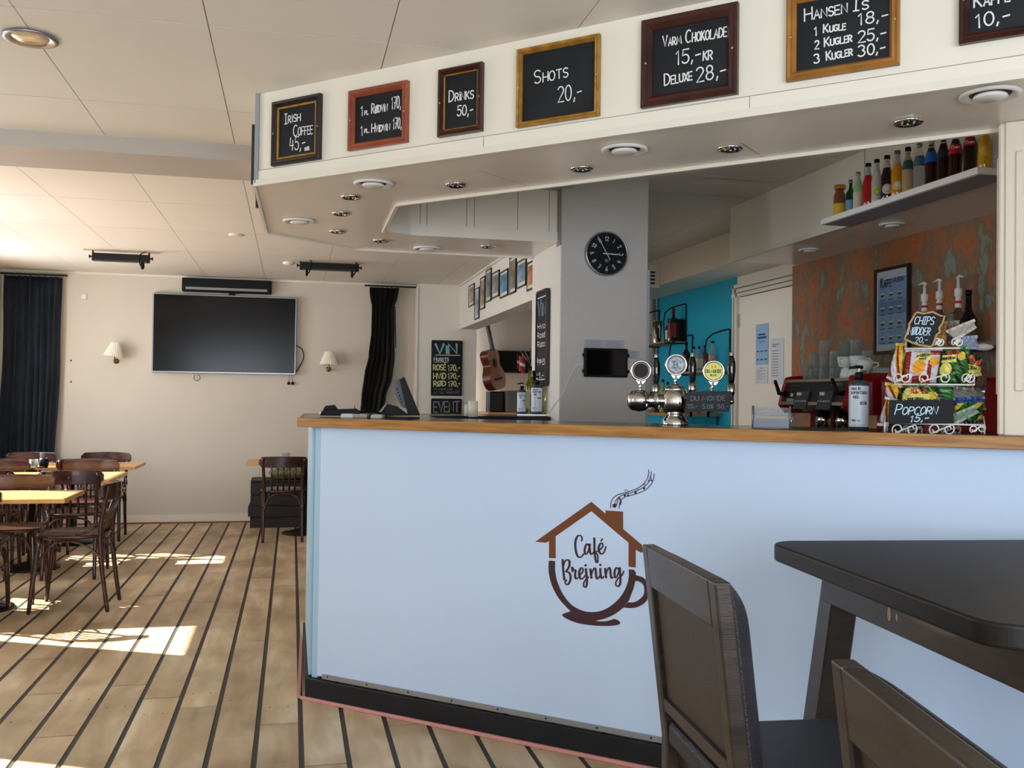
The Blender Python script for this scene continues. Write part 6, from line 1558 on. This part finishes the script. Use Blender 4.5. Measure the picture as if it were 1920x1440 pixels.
    # steam levers
    for y, s in ((y1 - .02, 1), (y0 + .07, 1)):
        MB().tube([fpnt(y, .45) + V((0, 0, 0)), fpnt(y, .45) + V((-.04, 0, 0)), fpnt(y + .035, .95) + V((-.06, 0, .012))], [.014, .011, .008], 10).build('steam_lever', BLKP, t)
        MB().tube(smooth([(X0 + .06, y - .02, zt - .15), (X0 + .03, y - .015, zt - .22), (X0 + .02, y + .0, zt - .30), (X0 + .03, y, zt - .40)], 5), .0045, 8).build('steam_wand', CHROME, t)
    for u in (.36, .64):
        yc = y1 - L_ * u
        MB().lathe([(.034, zt - .24), (.036, zt - .20), (.030, zt - .16)], 24, (X0 + .10, yc, 0)).build('group_head', CHROME, t)
        MB().lathe([(.024, zt - .275), (.034, zt - .262), (.034, zt - .238)], 24, (X0 + .10, yc, 0)).build('portafilter', CHROME, t)
        MB().tube([(X0 + .07, yc, zt - .25), (X0 + .0, yc + .02, zt - .262), (X0 - .06, yc + .04, zt - .268)], [.011, .014, .017], 12).build('portafilter_handle', BLKP, t)
        for s in (-1, 1): MB().tube(smooth([(X0 + .10, yc, zt - .27), (X0 + .10, yc + s * .018, zt - .285), (X0 + .10, yc + s * .03, zt - .30)], 4), .006, 8).build('spout', CHROME, t)
    MB().box((X0 - .02, y0 + .04, z0 + .0), (X0 + .30, y1 - .04, z0 + .06)).build('drip_tray', CHROMEB, t, bevel=.004)
    MB().box((X0 + .30, y0 + .02, z0 + .05), (X0 + .32, y1 - .02, zt - .16)).build('back_splash', mat('splash', '#C8A870', .3, metal=.4), t)
    return X0, y0, y1, zt
EX, EY0, EY1, EZ = espresso()
# glasses and cups on the machine
gl = [(1516, 0, 1, .030), (1527, 0, 2, .030), (1546, 0, 3, .030), (1566, 0, 2, .030), (1538, 1, 1, .030), (1558, 1, 2, .030), (1583, 1, 3, .030), (1604, 1, 3, .030), (1626, 1, 2, .029)]
ORD = ['first', 'second', 'third', 'fourth', 'fifth']; LV = ['lowest', 'second', 'top']
for i, (px, row_, n, r_) in enumerate(gl):
    X_ = EX + .11 + row_ * .11; p = onX(px, 690, X_); p.y = min(max(p.y, EY0 + .03), EY1 - .04)
    for k_ in range(n):
        q_ = V((p.x, p.y, EZ + .0005 + k_ * .058))
        tumbler(q_, r_ * .95, .078 if k_ == n - 1 else .056, '%s upturned tumbler in the %s stack of the %s row on the espresso machine' % (LV[k_] if n > 1 else 'single', ORD[i % 5], 'front' if row_ == 0 else 'back'), group='tumblers on the espresso machine', flip=True)
def cup(p, label, rz=0, flip=False):
    t = empty('coffee_cup', p, label=label, cat='cup', group='white cups on the espresso machine'); h = .05; r = .038
    pr = [(.020, 0), (.030, .006), (.036, .03), (.038, .05), (.0355, .05), (.033, .03), (.026, .010), (1e-4, .008)]
    if flip: pr = [(a, h - b) for a, b in pr]
    MB().lathe(pr, 28, p, cap=False).lathe([(1e-4, h if flip else 0), (.02, h if flip else 0)], 20, p, cap=False).build('bowl', CERAM, t)
    d = V((math.cos(rz), math.sin(rz), 0)); MB().tube(smooth([p + d * .034 + V((0, 0, .038)), p + d * .052 + V((0, 0, .038)), p + d * .056 + V((0, 0, .024)), p + d * .034 + V((0, 0, .014))], 5), .0035, 7).build('handle', CERAM, t)
for px, z, l, rz in ((1590, 0, 'white cup at the bottom front of the stack on the espresso machine', -1.2), (1585, .051, 'white cup on top of the front stack on the espresso machine', -2.6), (1604, .0, 'white cup with handle to the right on the espresso machine', -.9), (1608, .051, 'upper white cup in the middle of the espresso machine', -.6), (1622, .03, 'white cup beside the pump bottle top on the espresso machine', -.7)):
    p = onX(px, 700, EX + .09); cup(V((p.x, p.y, EZ + .001 + z)), l, rz, z == 0)
p = onX(1654, 704, EX + .30); t = empty('white_bowl', V((p.x, p.y, EZ + .001)), label='upturned white bowl at the right end of the espresso machine', cat='bowl')
MB().lathe([(.075, 0), (.07, .012), (.045, .03), (.04, .034), (1e-4, .034)], 28, V((p.x, p.y, EZ + .022))).build('bowl', CERAM, t)
mb = MB().box((EX + .1, EY0 - .35, EZ - .02), (2.95, EY0 - .016, EZ + .0)); 
t = empty('grinder_cabinet', (2.75, EY0 - .2, .89), label='red cabinet standing right of the espresso machine behind the rack', cat='cabinet')
MB().box((EX + .12, EY0 - .40, .89), (2.95, EY0 - .03, EZ + .0)).build('case', RED, t, bevel=.02, seg=3)
MB().box((EX + .115, EY0 - .34, .95), (EX + .121, EY0 - .1, 1.3)).build('front_plate', BLKP, t)
# notice frame and splash seen under the machine
t = empty('copper_shelf', (2.9, 3.6, 1.5), label='narrow wooden wall shelf for syrups on the copper wall', cat='shelf')
SHZ = 1.515
MB().box((2.76, 2.9, SHZ - .02), (3.02, 4.02, SHZ)).build('shelf_board', mat('shelf_wood', '#6A4A30', .5), t)
for y in (3.05, 3.95): MB().box((2.98, y - .01, SHZ - .12), (3.02, y + .01, SHZ - .02)).build('shelf_bracket', BLKM, t)
def pump_bottle(px, ytop, o, label):
    p = onX(px, 650, 2.86 + o); p = V((p.x, p.y, SHZ)); d = (p - CAMP).dot(cf)
    tp_ = onX(px, ytop, 2.86 + o).z; H = tp_ - SHZ
    t = empty('syrup_pump_bottle', p, label=label, cat='bottle', group='syrup bottles with white pumps')
    MB().lathe([(.030, 0), (.032, .01), (.032, H * .42), (.012, H * .52), (.011, H * .56)], 24, p).build('body', glassmat('syrup_glass', '#A8A498'), t)
    MB().lathe([(.0325, .02), (.0325, H * .36)], 24, p, cap=False).build('label', CREAM, t)
    MB().lathe([(.012, H * .54), (.014, H * .56), (.013, H * .66), (.010, H * .69), (.016, H * .70), (.016, H * .80), (.007, H * .82), (.006, H * .95)], 20, p).build('pump_stem', WHITEP, t)
    MB().lathe([(.0142, H * .60), (.0142, H * .635)], 20, p, cap=False).build('red_band', mat('red_band', '#B0201E', .5), t)
    nz = V((.05, 1, 0)).normalized() if px < 1780 else V((-.2, -1, 0)).normalized()
    MB().tube([p + V((0, 0, H * .95)) - nz * .012, p + V((0, 0, H * .975)) + nz * .01, p + V((0, 0, H * .955)) + nz * .045], [.007, .006, .0035], 8).build('pump_head', WHITEP, t)
pump_bottle(1733, 527, .0, 'left syrup bottle with white pump behind the chips sign')
pump_bottle(1761, 521, .02, 'middle syrup bottle with white pump behind the chips sign')
pump_bottle(1796, 515, .06, 'right syrup bottle with white pump, the tallest in view')
p = onX(1816, 600, 2.84); H = onX(1817, 544, 2.84).z - SHZ
bottle(V((p.x, p.y, SHZ)), H, .036, DKG, 'dark round-shouldered liqueur bottle at the right of the copper wall', lab=mat('liqueur_label', '#6A5238', .5, noise=.5, nscale=30), prof='fat', name='liqueur_bottle', labz=(.08, .34))
p = onX(1785, 620, 2.80); bottle(V((p.x, p.y, SHZ)), .14, .022, CLR, 'small clear bottle with pale label behind the top tier of the rack', lab=CREAM, cap=SILV, name='small_bottle')

# coffee poster
t, ya_, yb_, zb_, zt_ = sheet('coffee_poster', 3.012, (1645, 512, 660, 1703, 500, 654), mat('poster_white', '#BFC6CE', .5), 'framed blue coffee types poster on the copper wall', 'poster')
fm = MB(); w_ = .016
for s in ((yb_ - 0, yb_ + w_, zb_, zt_), (ya_ - w_, ya_, zb_, zt_), (yb_, ya_, zb_, zb_ + w_), (yb_, ya_, zt_ - w_, zt_)):
    pass
ylo, yhi = min(ya_, yb_), max(ya_, yb_)
for s in ((ylo - w_, ylo, zb_ - w_, zt_ + w_), (yhi, yhi + w_, zb_ - w_, zt_ + w_), (ylo, yhi, zb_ - w_, zb_), (ylo, yhi, zt_, zt_ + w_)): fm.box((3.002, s[0], s[2]), (3.0195, s[1], s[3]))
fm.build('frame', BLKW, t)
W_, H_ = yhi - ylo, zt_ - zb_
def pq(u, v): return V((3.0095, yhi - W_ * u, zb_ + H_ * v))
mb = MB(); mb.box(pq(.06, .08) , pq(.95, .90) + V((-.0004, 0, 0)), mi=0); mb.box(pq(.06, .455) + V((-.0002, 0, 0)), pq(.95, .62) + V((-.0008, 0, 0)), mi=1); mb.build('print', [mat('poster_blue', '#7D9FC0', .5), mat('poster_blue2', '#6385AC', .5)], t)
im = MB(); N = V((-1, 0, 0))
for r_ in range(4):
    for c_ in range(3):
        u = .20 + .28 * c_; v = .70 - .18 * r_; o_ = pq(u, v) + V((-.0014, 0, 0)); s = .020
        im.add([o_ + V((0, x, z)) for x, z in ((s, s * .5), (s * .6, -s * .5), (-s * .6, -s * .5), (-s, s * .5))], [(0, 1, 2, 3)], mi=1)
        im.add([o_ + V((-.0002, x, z)) for x, z in ((s * .85, s * .1), (s * .55, -s * .45), (-s * .55, -s * .45), (-s * .85, s * .1))], [(0, 1, 2, 3)], mi=0)
        ribbon(im, [o_ + V((0, .022, -.026)), o_ + V((0, -.022, -.026))], N, .004, 0)
        ribbon(im, [o_ + V((0, .002, .018)), o_ + V((0, -.002, .028)), o_ + V((0, .001, .038))], N, .002, 0)
write(im, 'Kaffe', pq(.15, .80) + V((-.002, 0, 0)), pq(.50, .80) + V((-.002, 0, 0)), .05, N, .006, mi=0); write(im, 'GUIDE', pq(.55, .845) + V((-.002, 0, 0)), pq(.9, .845) + V((-.002, 0, 0)), .02, N, .004, mi=0)
im.build('print_icons', [mat('poster_ink', '#33343A', .6), mat('poster_cup', '#C8C4BC', .6)], t)

# ------------------------------------------------------------------ bottle shelf on the bulkhead
XF = 2.41
a = onX(1539, 412, XF); b = onX(1832.6, 311, XF); zs = (a.z + b.z) / 2
sh = empty('bottle_shelf', (2.49, (a.y + b.y) / 2, zs), label='white wall shelf with a row of soda bottles on the bulkhead', cat='shelf')
MB().box((XF, b.y, zs - .026), (2.569, a.y, zs)).build('shelf_board', mat('shelf_white', '#F0ECE4', .4), sh, bevel=.002)
MB().box((XF + .012, b.y + .004, zs - .0275), (2.568, a.y - .004, zs - .0262)).build('underside', mat('shelf_shade', '#8E8C92', .5), sh)  # grey strip paints the shade under the shelf as colour
def liq(n, c): return mat('liquid_' + n, c, .06, coat=.7)
XB_ = 2.475
ROUND.update({'lab_lime': .62, 'lab_bw': .85, 'lab_orange': .75, 'lab_gold': .8})
SB = [(300, 645, 112, 'juice', liq('brown', '#7A4A2C'), mat('cap_gold', '#B8862E', .4), mat('lab_yellow', '#D6B22A', .5), (.05, .42), 'brown cocoa drink bottle with yellow label, farthest left on the shelf', 1.25),
      (412, 590, 84, 'wine', GRN, SILV, mat('lab_blue', '#5E9CC4', .5), (.06, .40), 'small green water bottle with blue label on the shelf', 1.0),
      (490, 510, 92, 'soda', mat('pale_green_glass', '#8CCB8E', .06, coat=.6), SILV, mat('lab_cream', '#D2C6A8', .5), (.05, .48), 'pale green lemonade bottle with cream label on the shelf', 1.0),
      (592, 420, 104, 'soda', liq('red', '#B4131E'), BLKP, None, 0, 'bright red soda bottle on the shelf', 1.0),
      (680, 378, 100, 'soda', mat('cloudy', '#C4BFAE', .06, coat=.6), BLKP, mat('lab_lime', '#C9D048', .5), (.20, .42), 'cloudy lemonade bottle with lime round label on the shelf', 1.0),
      (785, 340, 112, 'soda', liq('purple', '#1E0F18'), BLKP, mat('lab_bw', '#CFCCC6', .5), (.14, .38), 'blackish elderberry soda bottle with round white label on the shelf', 1.0),
      (890, 290, 112, 'soda', liq('orange', '#DD8A12'), mat('cap_orange', '#8A5A2A', .4), mat('lab_orange', '#E8D8B0', .5), (.14, .38), 'orange soda bottle on the shelf', 1.0),
      (1000, 255, 108, 'cola', mat('beige_soda', '#B79A74', .06, coat=.6), BLKP, mat('lab_tealg', '#2F5A56', .5), (.52, .72), 'beige tonic bottle with dark teal label on the shelf', 1.0),
      (1120, 205, 112, 'cola', CLR, SILV, mat('lab_greyb', '#4A6A78', .5), (.50, .72), 'clear soda bottle with grey-blue label on the shelf', 1.0),
      (1240, 165, 120, 'cola', liq('cola', '#2E0D0C'), SILV, mat('lab_cobalt', '#1E5FB4', .5), (.50, .72), 'cola bottle with cobalt blue label on the shelf', 1.0),
      (1365, 118, 118, 'cola', liq('cola2', '#1A0A0C'), SILV, mat('lab_navy', '#1A2638', .5), (.52, .66), 'dark cola bottle with small navy label on the shelf', 1.0),
      (1490, 75, 124, 'cola', liq('cola', '#2E0D0C'), BLKP, mat('lab_red', '#C4161E', .5), (.50, .70), 'cola bottle with red label, second from the yellow bottle', 1.0),
      (1640, 25, 128, 'cola', liq('cola2', '#1A0A0C'), BLKP, mat('lab_red2', '#A8161E', .5), (.56, .74), 'cola bottle with darker red label beside the yellow bottle', 1.0),
      (1790, -10, 120, 'soda', liq('yellow', '#D2A012'), BLKP, mat('lab_gold', '#E2B84A', .5), (.20, .55), 'yellow soda bottle half hidden by the fluted pillar', 1.0)]
for x, yt, wd, pf, m, cp, lb, lz, label, cw_ in SB:
    px = 1520 + x / 5.486; p = onX(px, 350, XB_); d = (V((XB_, p.y, zs)) - CAMP).dot(cf); p = V((XB_, p.y, zs + .0005))
    H = onX(px, 230 + yt / 5.486, XB_).z - p.z; R_ = wd / 5.486 * d / FOC / 2 * 1.10
    t = bottle(p, H, R_, m, label, cap=cp, prof=pf, lab=lb, name='soda_bottle', group='bottles on the bulkhead shelf', capw=cw_ if pf == 'juice' else 1.15, labz=lz or (0, 0))
    if pf in ('soda', 'cola') and m is not CLR:   # clear empty neck above the drink
        MB().lathe([(R_ * .60, H * .73), (R_ * .42, H * .84), (R_ * .40, H * .93)], 20, p, cap=False).build('neck', mat('neck_glass', '#B4B4AC', .05, coat=.8), t)
    if lb and 'red' in lb.name or 'round' in label or 'orange' in label:
        aw = math.atan2(-p.y, -p.x); N = V((math.cos(aw), math.sin(aw), 0)); U_ = V((-N.y, N.x, 0)); z_ = p.z + H * (.60 if 'red' in lb.name else .27); tm = MB()
        if 'red' in lb.name:
            o_ = p + N * (R_ * 1.02) + V((0, 0, H * .58)); pts = [o_ + U_ * (x_ * R_ * .6) + V((0, 0, y_ * .012)) for x_, y_ in ((-.9, .2), (-1, 1), (-.6, 1.2), (-.5, .3), (-.2, .9), (0, .3), (.2, 1.1), (.35, .2), (.6, .9), (.9, .4))]
            ribbon(tm, smooth(pts, 4), N, .0022)
        else:
            o_ = p + N * (R_ * 1.06) + V((0, 0, H * .27)); ribbon(tm, [o_ + U_ * (math.cos(a_ * .4) * R_ * .55) + V((0, 0, math.sin(a_ * .4) * R_ * .55)) for a_ in range(17)], N, .0016)
        tm.build('label_print', WHITEP if 'red' in lb.name else INK, t)

# ------------------------------------------------------------------ shelves on the teal wall
def teal_shelf(yn, yf, z, label, d=.20):
    t = empty('wire_shelf', (3.2, (yn + yf) / 2, z), label=label, cat='shelf')
    MB().box((3.3 - d, yn, z - .014), (3.3, yf, z)).build('shelf_board', mat('shelf_oak', '#A07848', .5), t)
    for y in (yn + .03, yf - .05):
        MB().tube(smooth([(3.292, y, z - .02), (3.292, y, z + .30)], 2) + smooth([(3.292, y, z + .31), (3.27, y, z + .32), (3.3 - d, y, z + .24), (3.3 - d, y, z + .0)], 3) + [V((3.3 - d, y, z - .018)), V((3.292, y, z - .018))], .006, 6).build('wire_bracket', BLKM, t)
    return t
s1 = onX(1290, 640, 3.3); s2 = onX(1360, 696, 3.3)
teal_shelf(s1.y, 8.38, s1.z, 'upper oak shelf with black wire brackets on the teal wall')
teal_shelf(s2.y - .12, 7.62, s2.z, 'lower oak shelf with black wire brackets on the teal wall')
def on_shelf(px, z, X_=3.17): p = onX(px, 650, X_); return V((X_, p.y, z + .0005))
p = on_shelf(1225, s1.z); p.x = 3.13; p = V((3.135, 7.985, s1.z + .0005)); t = empty('champagne_bucket', p, label='shiny steel ice bucket at the left of the upper teal shelf', cat='bucket')
MB().lathe([(.036, 0), (.052, .185), (.056, .187), (.054, .191), (.049, .187), (.034, .005), (1e-4, .005)], 32, p, cap=False).build('bucket', CHROME, t)
for y in (-1, 1): MB().tube(smooth([p + V((0, y * .048, .15)), p + V((0, y * .064, .14)), p + V((0, y * .048, .12))], 4), .004, 6).build('handle', CHROME, t)
bottle(V((3.215, 7.905, s1.z + .0005)), .21, .030, DKG, 'dark wine bottle with cream label beside the steel bucket', lab=CREAM, name='spirit_bottle')
bottle(V((3.215, 7.80, s1.z + .0005)), .29, .040, mat('whisky', '#2A0F0A', .06, coat=.7), 'big square whisky bottle with red label on the upper teal shelf', prof='square', cap=mat('cap_red', '#6A2A22', .5), lab=mat('lab_wred', '#8A3A30', .5), name='spirit_bottle', labz=(.12, .56))
t = empty('bottle_box', (3.22, 7.745, s1.z), label='black tall gift box at the right end of the upper teal shelf', cat='box'); MB().box((3.225, 7.705, s1.z + .0005), (3.285, 7.752, s1.z + .19)).build('box', BLKP, t, bevel=.003)
lower = [(1287, 'wine', .25, .032, DKG, BLKP, 'dark wide-shouldered bottle at the left of the lower teal shelf', None), (1301, 'wine', .21, .028, CLR, BLKP, 'clear spirit bottle with black cap, first from left on the lower teal shelf', CREAM),
         (1311, 'square', .20, .026, CLR, BLKP, 'clear square spirit bottle, middle of the lower teal shelf', CREAM), (1322, 'wine', .21, .028, mat('amber', '#7A3E1E', .08, coat=.6), BLKP, 'amber spirit bottle on the lower teal shelf', None),
         (1336, 'soda', .23, .030, CLR, BLKP, 'clear bottle with pourer near the bracket of the lower teal shelf', mat('lab_pink', '#C08A80', .5))]
for i, (px, pf, H, R_, m, cp, l, lb) in enumerate(lower):
    p = on_shelf(px, s2.z, 3.16 + .05 * (i % 2)); bottle(p, H, R_, m, l, cap=cp, prof=pf, lab=lb, name='spirit_bottle')
# speed rail of bottles behind the tower, on a ledge at the end wall
ld = empty('spirit_ledge', (3.0, 8.2, 1.2), label='low wooden ledge of mixer bottles behind the beer tower', cat='ledge')
MB().box((2.85, 7.0, 1.14), (3.295, 8.38, 1.165)).build('ledge_board', mat('shelf_oak', '#A07848', .5), ld)
MB().box((2.9, 7.05, 0), (3.28, 8.3, 1.14)).build('ledge_base', TEAL, ld)
mix = [(1221, .17, CLR, CREAM, 'pale'), (1232, .20, mat('amber', '#7A3E1E', .08, coat=.6), mat('lab_bluew', '#A9C4DE', .5), 'amber'), (1243, .27, mat('lime_bottle', '#9BA83A', .1, coat=.5), mat('lab_yellow2', '#E2CC34', .5), 'yellow labelled'),
       (1252, .25, CLR, CREAM, 'dark topped'), (1262, .20, mat('amber', '#7A3E1E', .08, coat=.6), mat('lab_bluew', '#A9C4DE', .5), 'brown')]
for i, (px, H, m, lb, l) in enumerate(mix):
    p = onX(px, 740, 2.98 + .06 * (i % 2)); bottle(V((p.x, p.y, 1.166)), H, .028, m, '%s mixer bottle behind the beer tower' % l, lab=lb, name='mixer_bottle')
tb_ = [(1306, 'wine glass lying rim down left of the slate'), (1322, 'clear glass near the counter edge under the slate')]
for px, l in tb_:
    p = onX(px, 786, 3.15); tumbler(V((p.x, p.y, 1.166)), .032, .05, l + ', far behind on the ledge', flip=True)

# ================================================================== foreground table and chairs
FT = .90
T0 = lat(.650, 2.455); TU = (r0 * .993 + f0 * .115).normalized(); TV = (r0 * .136 + f0 * -.991).normalized()
ft = empty('black_table', T0 + TU * .5 + TV * .45, label='dark espresso-stained table with rounded corners in the right foreground', cat='table')
def rrect(w_, h_, r_, n=16):
    o = []
    for cx, cy, a0 in ((r_, r_, 180), (w_ - r_, r_, 270), (w_ - r_, h_ - r_, 0), (r_, h_ - r_, 90)):
        rr = r_
        for i in range(n + 1): a_ = math.radians(a0 + 90 * i / n); o.append((cx + rr * math.cos(a_), cy + rr * math.sin(a_)))
    return o
poly = [T0 + TU * x + TV * y for x, y in rrect(1.15, .935, .075)]
mb = MB(); n = len(poly); mb.add([(p.x, p.y, FT - .042) for p in poly] + [(p.x, p.y, FT) for p in poly], [list(range(n)), list(range(n, 2 * n))[::-1]] + [(i, i + n, (i + 1) % n + n, (i + 1) % n) for i in range(n)])
mb.build('table_top', TBLTOP, ft, bevel=.006, seg=3)
Zu = V((0, 0, 1))
for (x, y, dx, dy) in ((.14, .14, -.10, -.03), (1.01, .14, .10, -.03), (.245, .80, -.03, .05), (1.01, .80, .10, .03)):
    a = T0 + TU * x + TV * y; s = .034
    top = [a + TU * i + TV * j + Zu * (FT - .043) for i, j in ((-s, -s), (s, -s), (s, s), (-s, s))]
    bot = [p + TU * dx + TV * dy - Zu * (FT - .044) for p in top]
    MB().add(top + bot, [(0, 1, 2, 3), (7, 6, 5, 4)] + [(i, i + 4, (i + 1) % 4 + 4, (i + 1) % 4) for i in range(4)]).build('leg', ESP, ft, bevel=.004)
for (x0, y0, x1, y1) in ((.14, .115, 1.01, .140), (.20, .80, 1.01, .825), (.085, .14, .110, .90), (1.04, .14, 1.065, .80)):
    MB().frame_box(T0, TU, TV, Zu, (x0, y0, FT - .125), (x1, y1, FT - .043)).build('apron', ESP, ft, bevel=.003)
mb = MB()
for u_, v_, s in ((.52, .0, .009), (.57, .0, .005)):
    c_ = T0 + TU * .0845 + TV * (.14 + u_ * .6) + Zu * (FT - .088); mb.add([c_ + TV * (s * math.cos(a_) * .8) + Zu * (s * 1.7 * math.sin(a_)) for a_ in [k_ * .7 for k_ in range(9)]], [list(range(9))])
mb.build('chipped_paint', mat('bare_wood', '#B89A72', .7), ft)
c_ = T0 + TU * .30 + TV * .938
t = empty('cloth_clip', c_, label='small chrome tablecloth clip on the near edge of the dark table', cat='clip')
MB().frame_box(T0, TU, TV, Zu, (.175, .932, FT - .055), (.205, .944, FT + .004)).build('clip_face', CHROME, t, bevel=.002)
MB().tube([T0 + TU * .18 + TV * .942 + Zu * (FT + .002), T0 + TU * .18 + TV * .92 + Zu * (FT + .004)], .004, 8).build('clip_roll', CHROME, t)

def lounge_chair(A, B, label, name='padded_chair'):
    """A, B: far and near top corners (world) of the back's rear face; the seat lies on the right-hand side seen from the camera"""
    u = (B - A); u.z = 0; W = u.length; u.normalize(); n = V((-u.y, u.x, 0)); n = n if n.dot(r0) > 0 else -n     # n: seat direction
    zt = .946; SH = .565
    t = empty(name, A + u * W / 2 - V((0, 0, A.z)), label=label, cat='chair', group='dark padded chairs at the foreground table')
    o = V((A.x, A.y, 0)); rake = .118
    def fwd(z): return (zt - z) * rake if z > SH - .1 else (zt - SH + .1) * rake - (SH - .1 - z) * .14
    def post(x0, x1, z0, z1, d0, d1, nm, m, bv=.004, curve=0, seg=2):
        k = 7; vs = []
        for i in range(k + 1):
            z = z0 + (z1 - z0) * i / k; f_ = fwd(z)
            vs += [o + u * x0 + n * (f_ + d0) + Zu * z, o + u * x1 + n * (f_ + d0) + Zu * z, o + u * x1 + n * (f_ + d1) + Zu * z, o + u * x0 + n * (f_ + d1) + Zu * z]
        fs = [(3, 2, 1, 0), (k * 4, k * 4 + 1, k * 4 + 2, k * 4 + 3)] + [(i * 4 + a_, i * 4 + (a_ + 1) % 4, (i + 1) * 4 + (a_ + 1) % 4, (i + 1) * 4 + a_) for i in range(k) for a_ in range(4)]
        return MB().add(vs, fs).build(nm, m, t, bevel=bv, seg=seg)
    th = .030
    post(0, .036, .0, zt, 0, th, 'leg', ESP); post(W - .036, W, 0, zt, 0, th, 'leg', ESP)
    post(.036, W - .036, zt - .085, zt, 0, th, 'top_rail', ESP)
    post(.036, W - .036, SH + .035, SH + .065, .002, th - .004, 'lower_rail', ESP)
    post(.036, W - .036, SH + .065, zt - .085, .012, .022, 'back_panel', LEATHB, .001)
    # padded front cushion of the back with rounded top
    k = 12; m_ = 14; vs = []
    for j in range(m_ + 1):
        v = j / m_; z = SH + .03 + (zt - SH - .035) * v
        for i in range(k + 1):
            x = .006 + (W - .012) * i / k; e = min(1, min(i, k - i) / 1.6); tt = .050 * (e ** .5) * (1 - max(0, (v - .78) / .22) ** 2.2 * .75) 
            vs.append(o + u * x + n * (fwd(z) + th + .002 + tt) + Zu * z)
    N1 = len(vs)
    for j in range(m_ + 1):
        v = j / m_; z = SH + .03 + (zt - SH - .035) * v
        for i in range(k + 1): vs.append(o + u * (.006 + (W - .012) * i / k) + n * (fwd(z) + th + .001) + Zu * z)
    fs = [(j * (k + 1) + i, (j + 1) * (k + 1) + i, (j + 1) * (k + 1) + i + 1, j * (k + 1) + i + 1) for j in range(m_) for i in range(k)]
    b2 = [tuple(q_ + N1 for q_ in f[::-1]) for f in fs]
    rim = [i for i in range(k + 1)] + [j * (k + 1) + k for j in range(1, m_ + 1)] + [m_ * (k + 1) + i for i in range(k - 1, -1, -1)] + [j * (k + 1) for j in range(m_ - 1, 0, -1)]
    sd = [(rim[i], rim[(i + 1) % len(rim)], rim[(i + 1) % len(rim)] + N1, rim[i] + N1) for i in range(len(rim))]
    MB().add(vs, fs + b2 + sd, True).build('back_cushion', LEATH, t, sub=1)
    f0_ = fwd(SH)
    MB().frame_box(o, u, n, Zu, (.012, f0_ + th + .0, SH - .075), (W - .012, f0_ + .43, SH - .035)).build('seat_frame', ESP, t, bevel=.004)
    MB().frame_box(o, u, n, Zu, (.038, f0_ + .004, SH - .032), (W - .038, f0_ + th + .03, SH + .018)).build('rear_seat_roll', LEATH, t, bevel=.012, seg=3)
    MB().frame_box(o, u, n, Zu, (.004, f0_ + th + .004, SH - .034), (W - .004, f0_ + .445, SH)).build('seat_cushion', LEATH, t, bevel=.012, seg=3)
    for x in (.012, W - .048): MB().frame_box(o, u, n, Zu, (x, f0_ + .39, 0), (x + .036, f0_ + .426, SH - .075)).build('leg', ESP, t, bevel=.003)
    for x in (.016, W - .036): MB().frame_box(o, u, n, Zu, (x, f0_ - .02, .20), (x + .02, f0_ + .40, .23)).build('stretcher', ESP, t, bevel=.003)
    return t
def pz(x, y, z): return onZ(x, y, z)
A1 = pz(1203, 1020, .946); B1_ = pz(1346, 1096, .946); u_ = (B1_ - A1).normalized()
lounge_chair(A1, A1 + u_ * .436, 'dark padded chair seen from behind in front of the café logo')
A2 = pz(1556, 1234, .946); B2_ = pz(1816, 1440, .946); u_ = (B2_ - A2).normalized()
lounge_chair(A2, A2 + u_ * .436, 'nearest dark padded chair in the bottom right corner')

for o in bpy.data.objects:
    if o.type == 'MESH' and 'kind' not in o.keys() and o.name.split('.')[0] in ('chalk_writing', 'handwriting', 'print', 'print_icons', 'label_print', 'numerals', 'emblem_print', 'front_lettering', 'strip_screws', 'led_dots', 'packet_print', 'logo_decal', 'connector', 'dial_mark'):
        o['kind'] = 'stuff'

# dark matt things keep a low sheen
for n_, v_ in (('black_plastic', .22), ('emblem_black', .15), ('emblem_red', .3), ('chalkboard', .25), ('slate', .3), ('slate_dark', .3), ('black_table_top', .35), ('machine_front', .3), ('grey_plastic', .3), ('tablet_glass', .3), ('tv_screen', .3), ('dark_laminate', .5)):
    if n_ in MATS: MATS[n_].node_tree.nodes['Principled BSDF'].inputs['Specular IOR Level'].default_value = v_
# pieces that belong to a part go one level deeper
NEST = {'chalk_writing': ('slate', 'chalkboard'), 'numerals': ('dial',), 'dial_mark': ('dial',), 'packet_print': ('packet',), 'label_print': ('label', 'body'), 'emblem_print': ('emblem_disc',), 'button': ('button_panel', 'front_hood'),
        'indicator': ('button_panel', 'front_hood'), 'handle_finial': ('tap_handle',), 'bolt': ('top_rail',), 'print_icons': ('print',), 'wick': ('wax',), 'hinge': ('door_leaf',), 'gap_line': ('door_leaf',), 'sound_hole': ('top_board',), 'bridge': ('top_board',),
        'string': ('neck',), 'pump_head': ('pump_stem',), 'red_band': ('pump_stem',), 'grille': ('case',), 'finial': ('arm',), 'bulb': ('lamp_shade',), 'seam': ('packet',), 'inner_slip': ('frame',), 'screw': ('frame',), 'print': ('sheet',), 'handwriting': ('sheet',),
        'window_sill': ('window_frame',), 'strip_screws': ('metal_strip',), 'label_patch': ('label',), 'valve_disc': ('ring',), 'led_dots': ('lens',), 'front_lettering': ('front_hood',), 'portafilter_handle': ('portafilter',), 'trim_strip': ('front_hood',)}
def centre(o): return sum((V(c) for c in o.bound_box), V()) / 8
bpy.context.view_layer.update()
for t in [o for o in bpy.data.objects if o.type == 'EMPTY' and o.parent is None]:
    ch = list(t.children)
    for o in ch:
        for b_ in NEST.get(o.name.split('.')[0], ()):
            c_ = [x for x in ch if x.name.split('.')[0] == b_ and x is not o]
            if c_: o.parent = min(c_, key=lambda x: (centre(x) - centre(o)).length); break
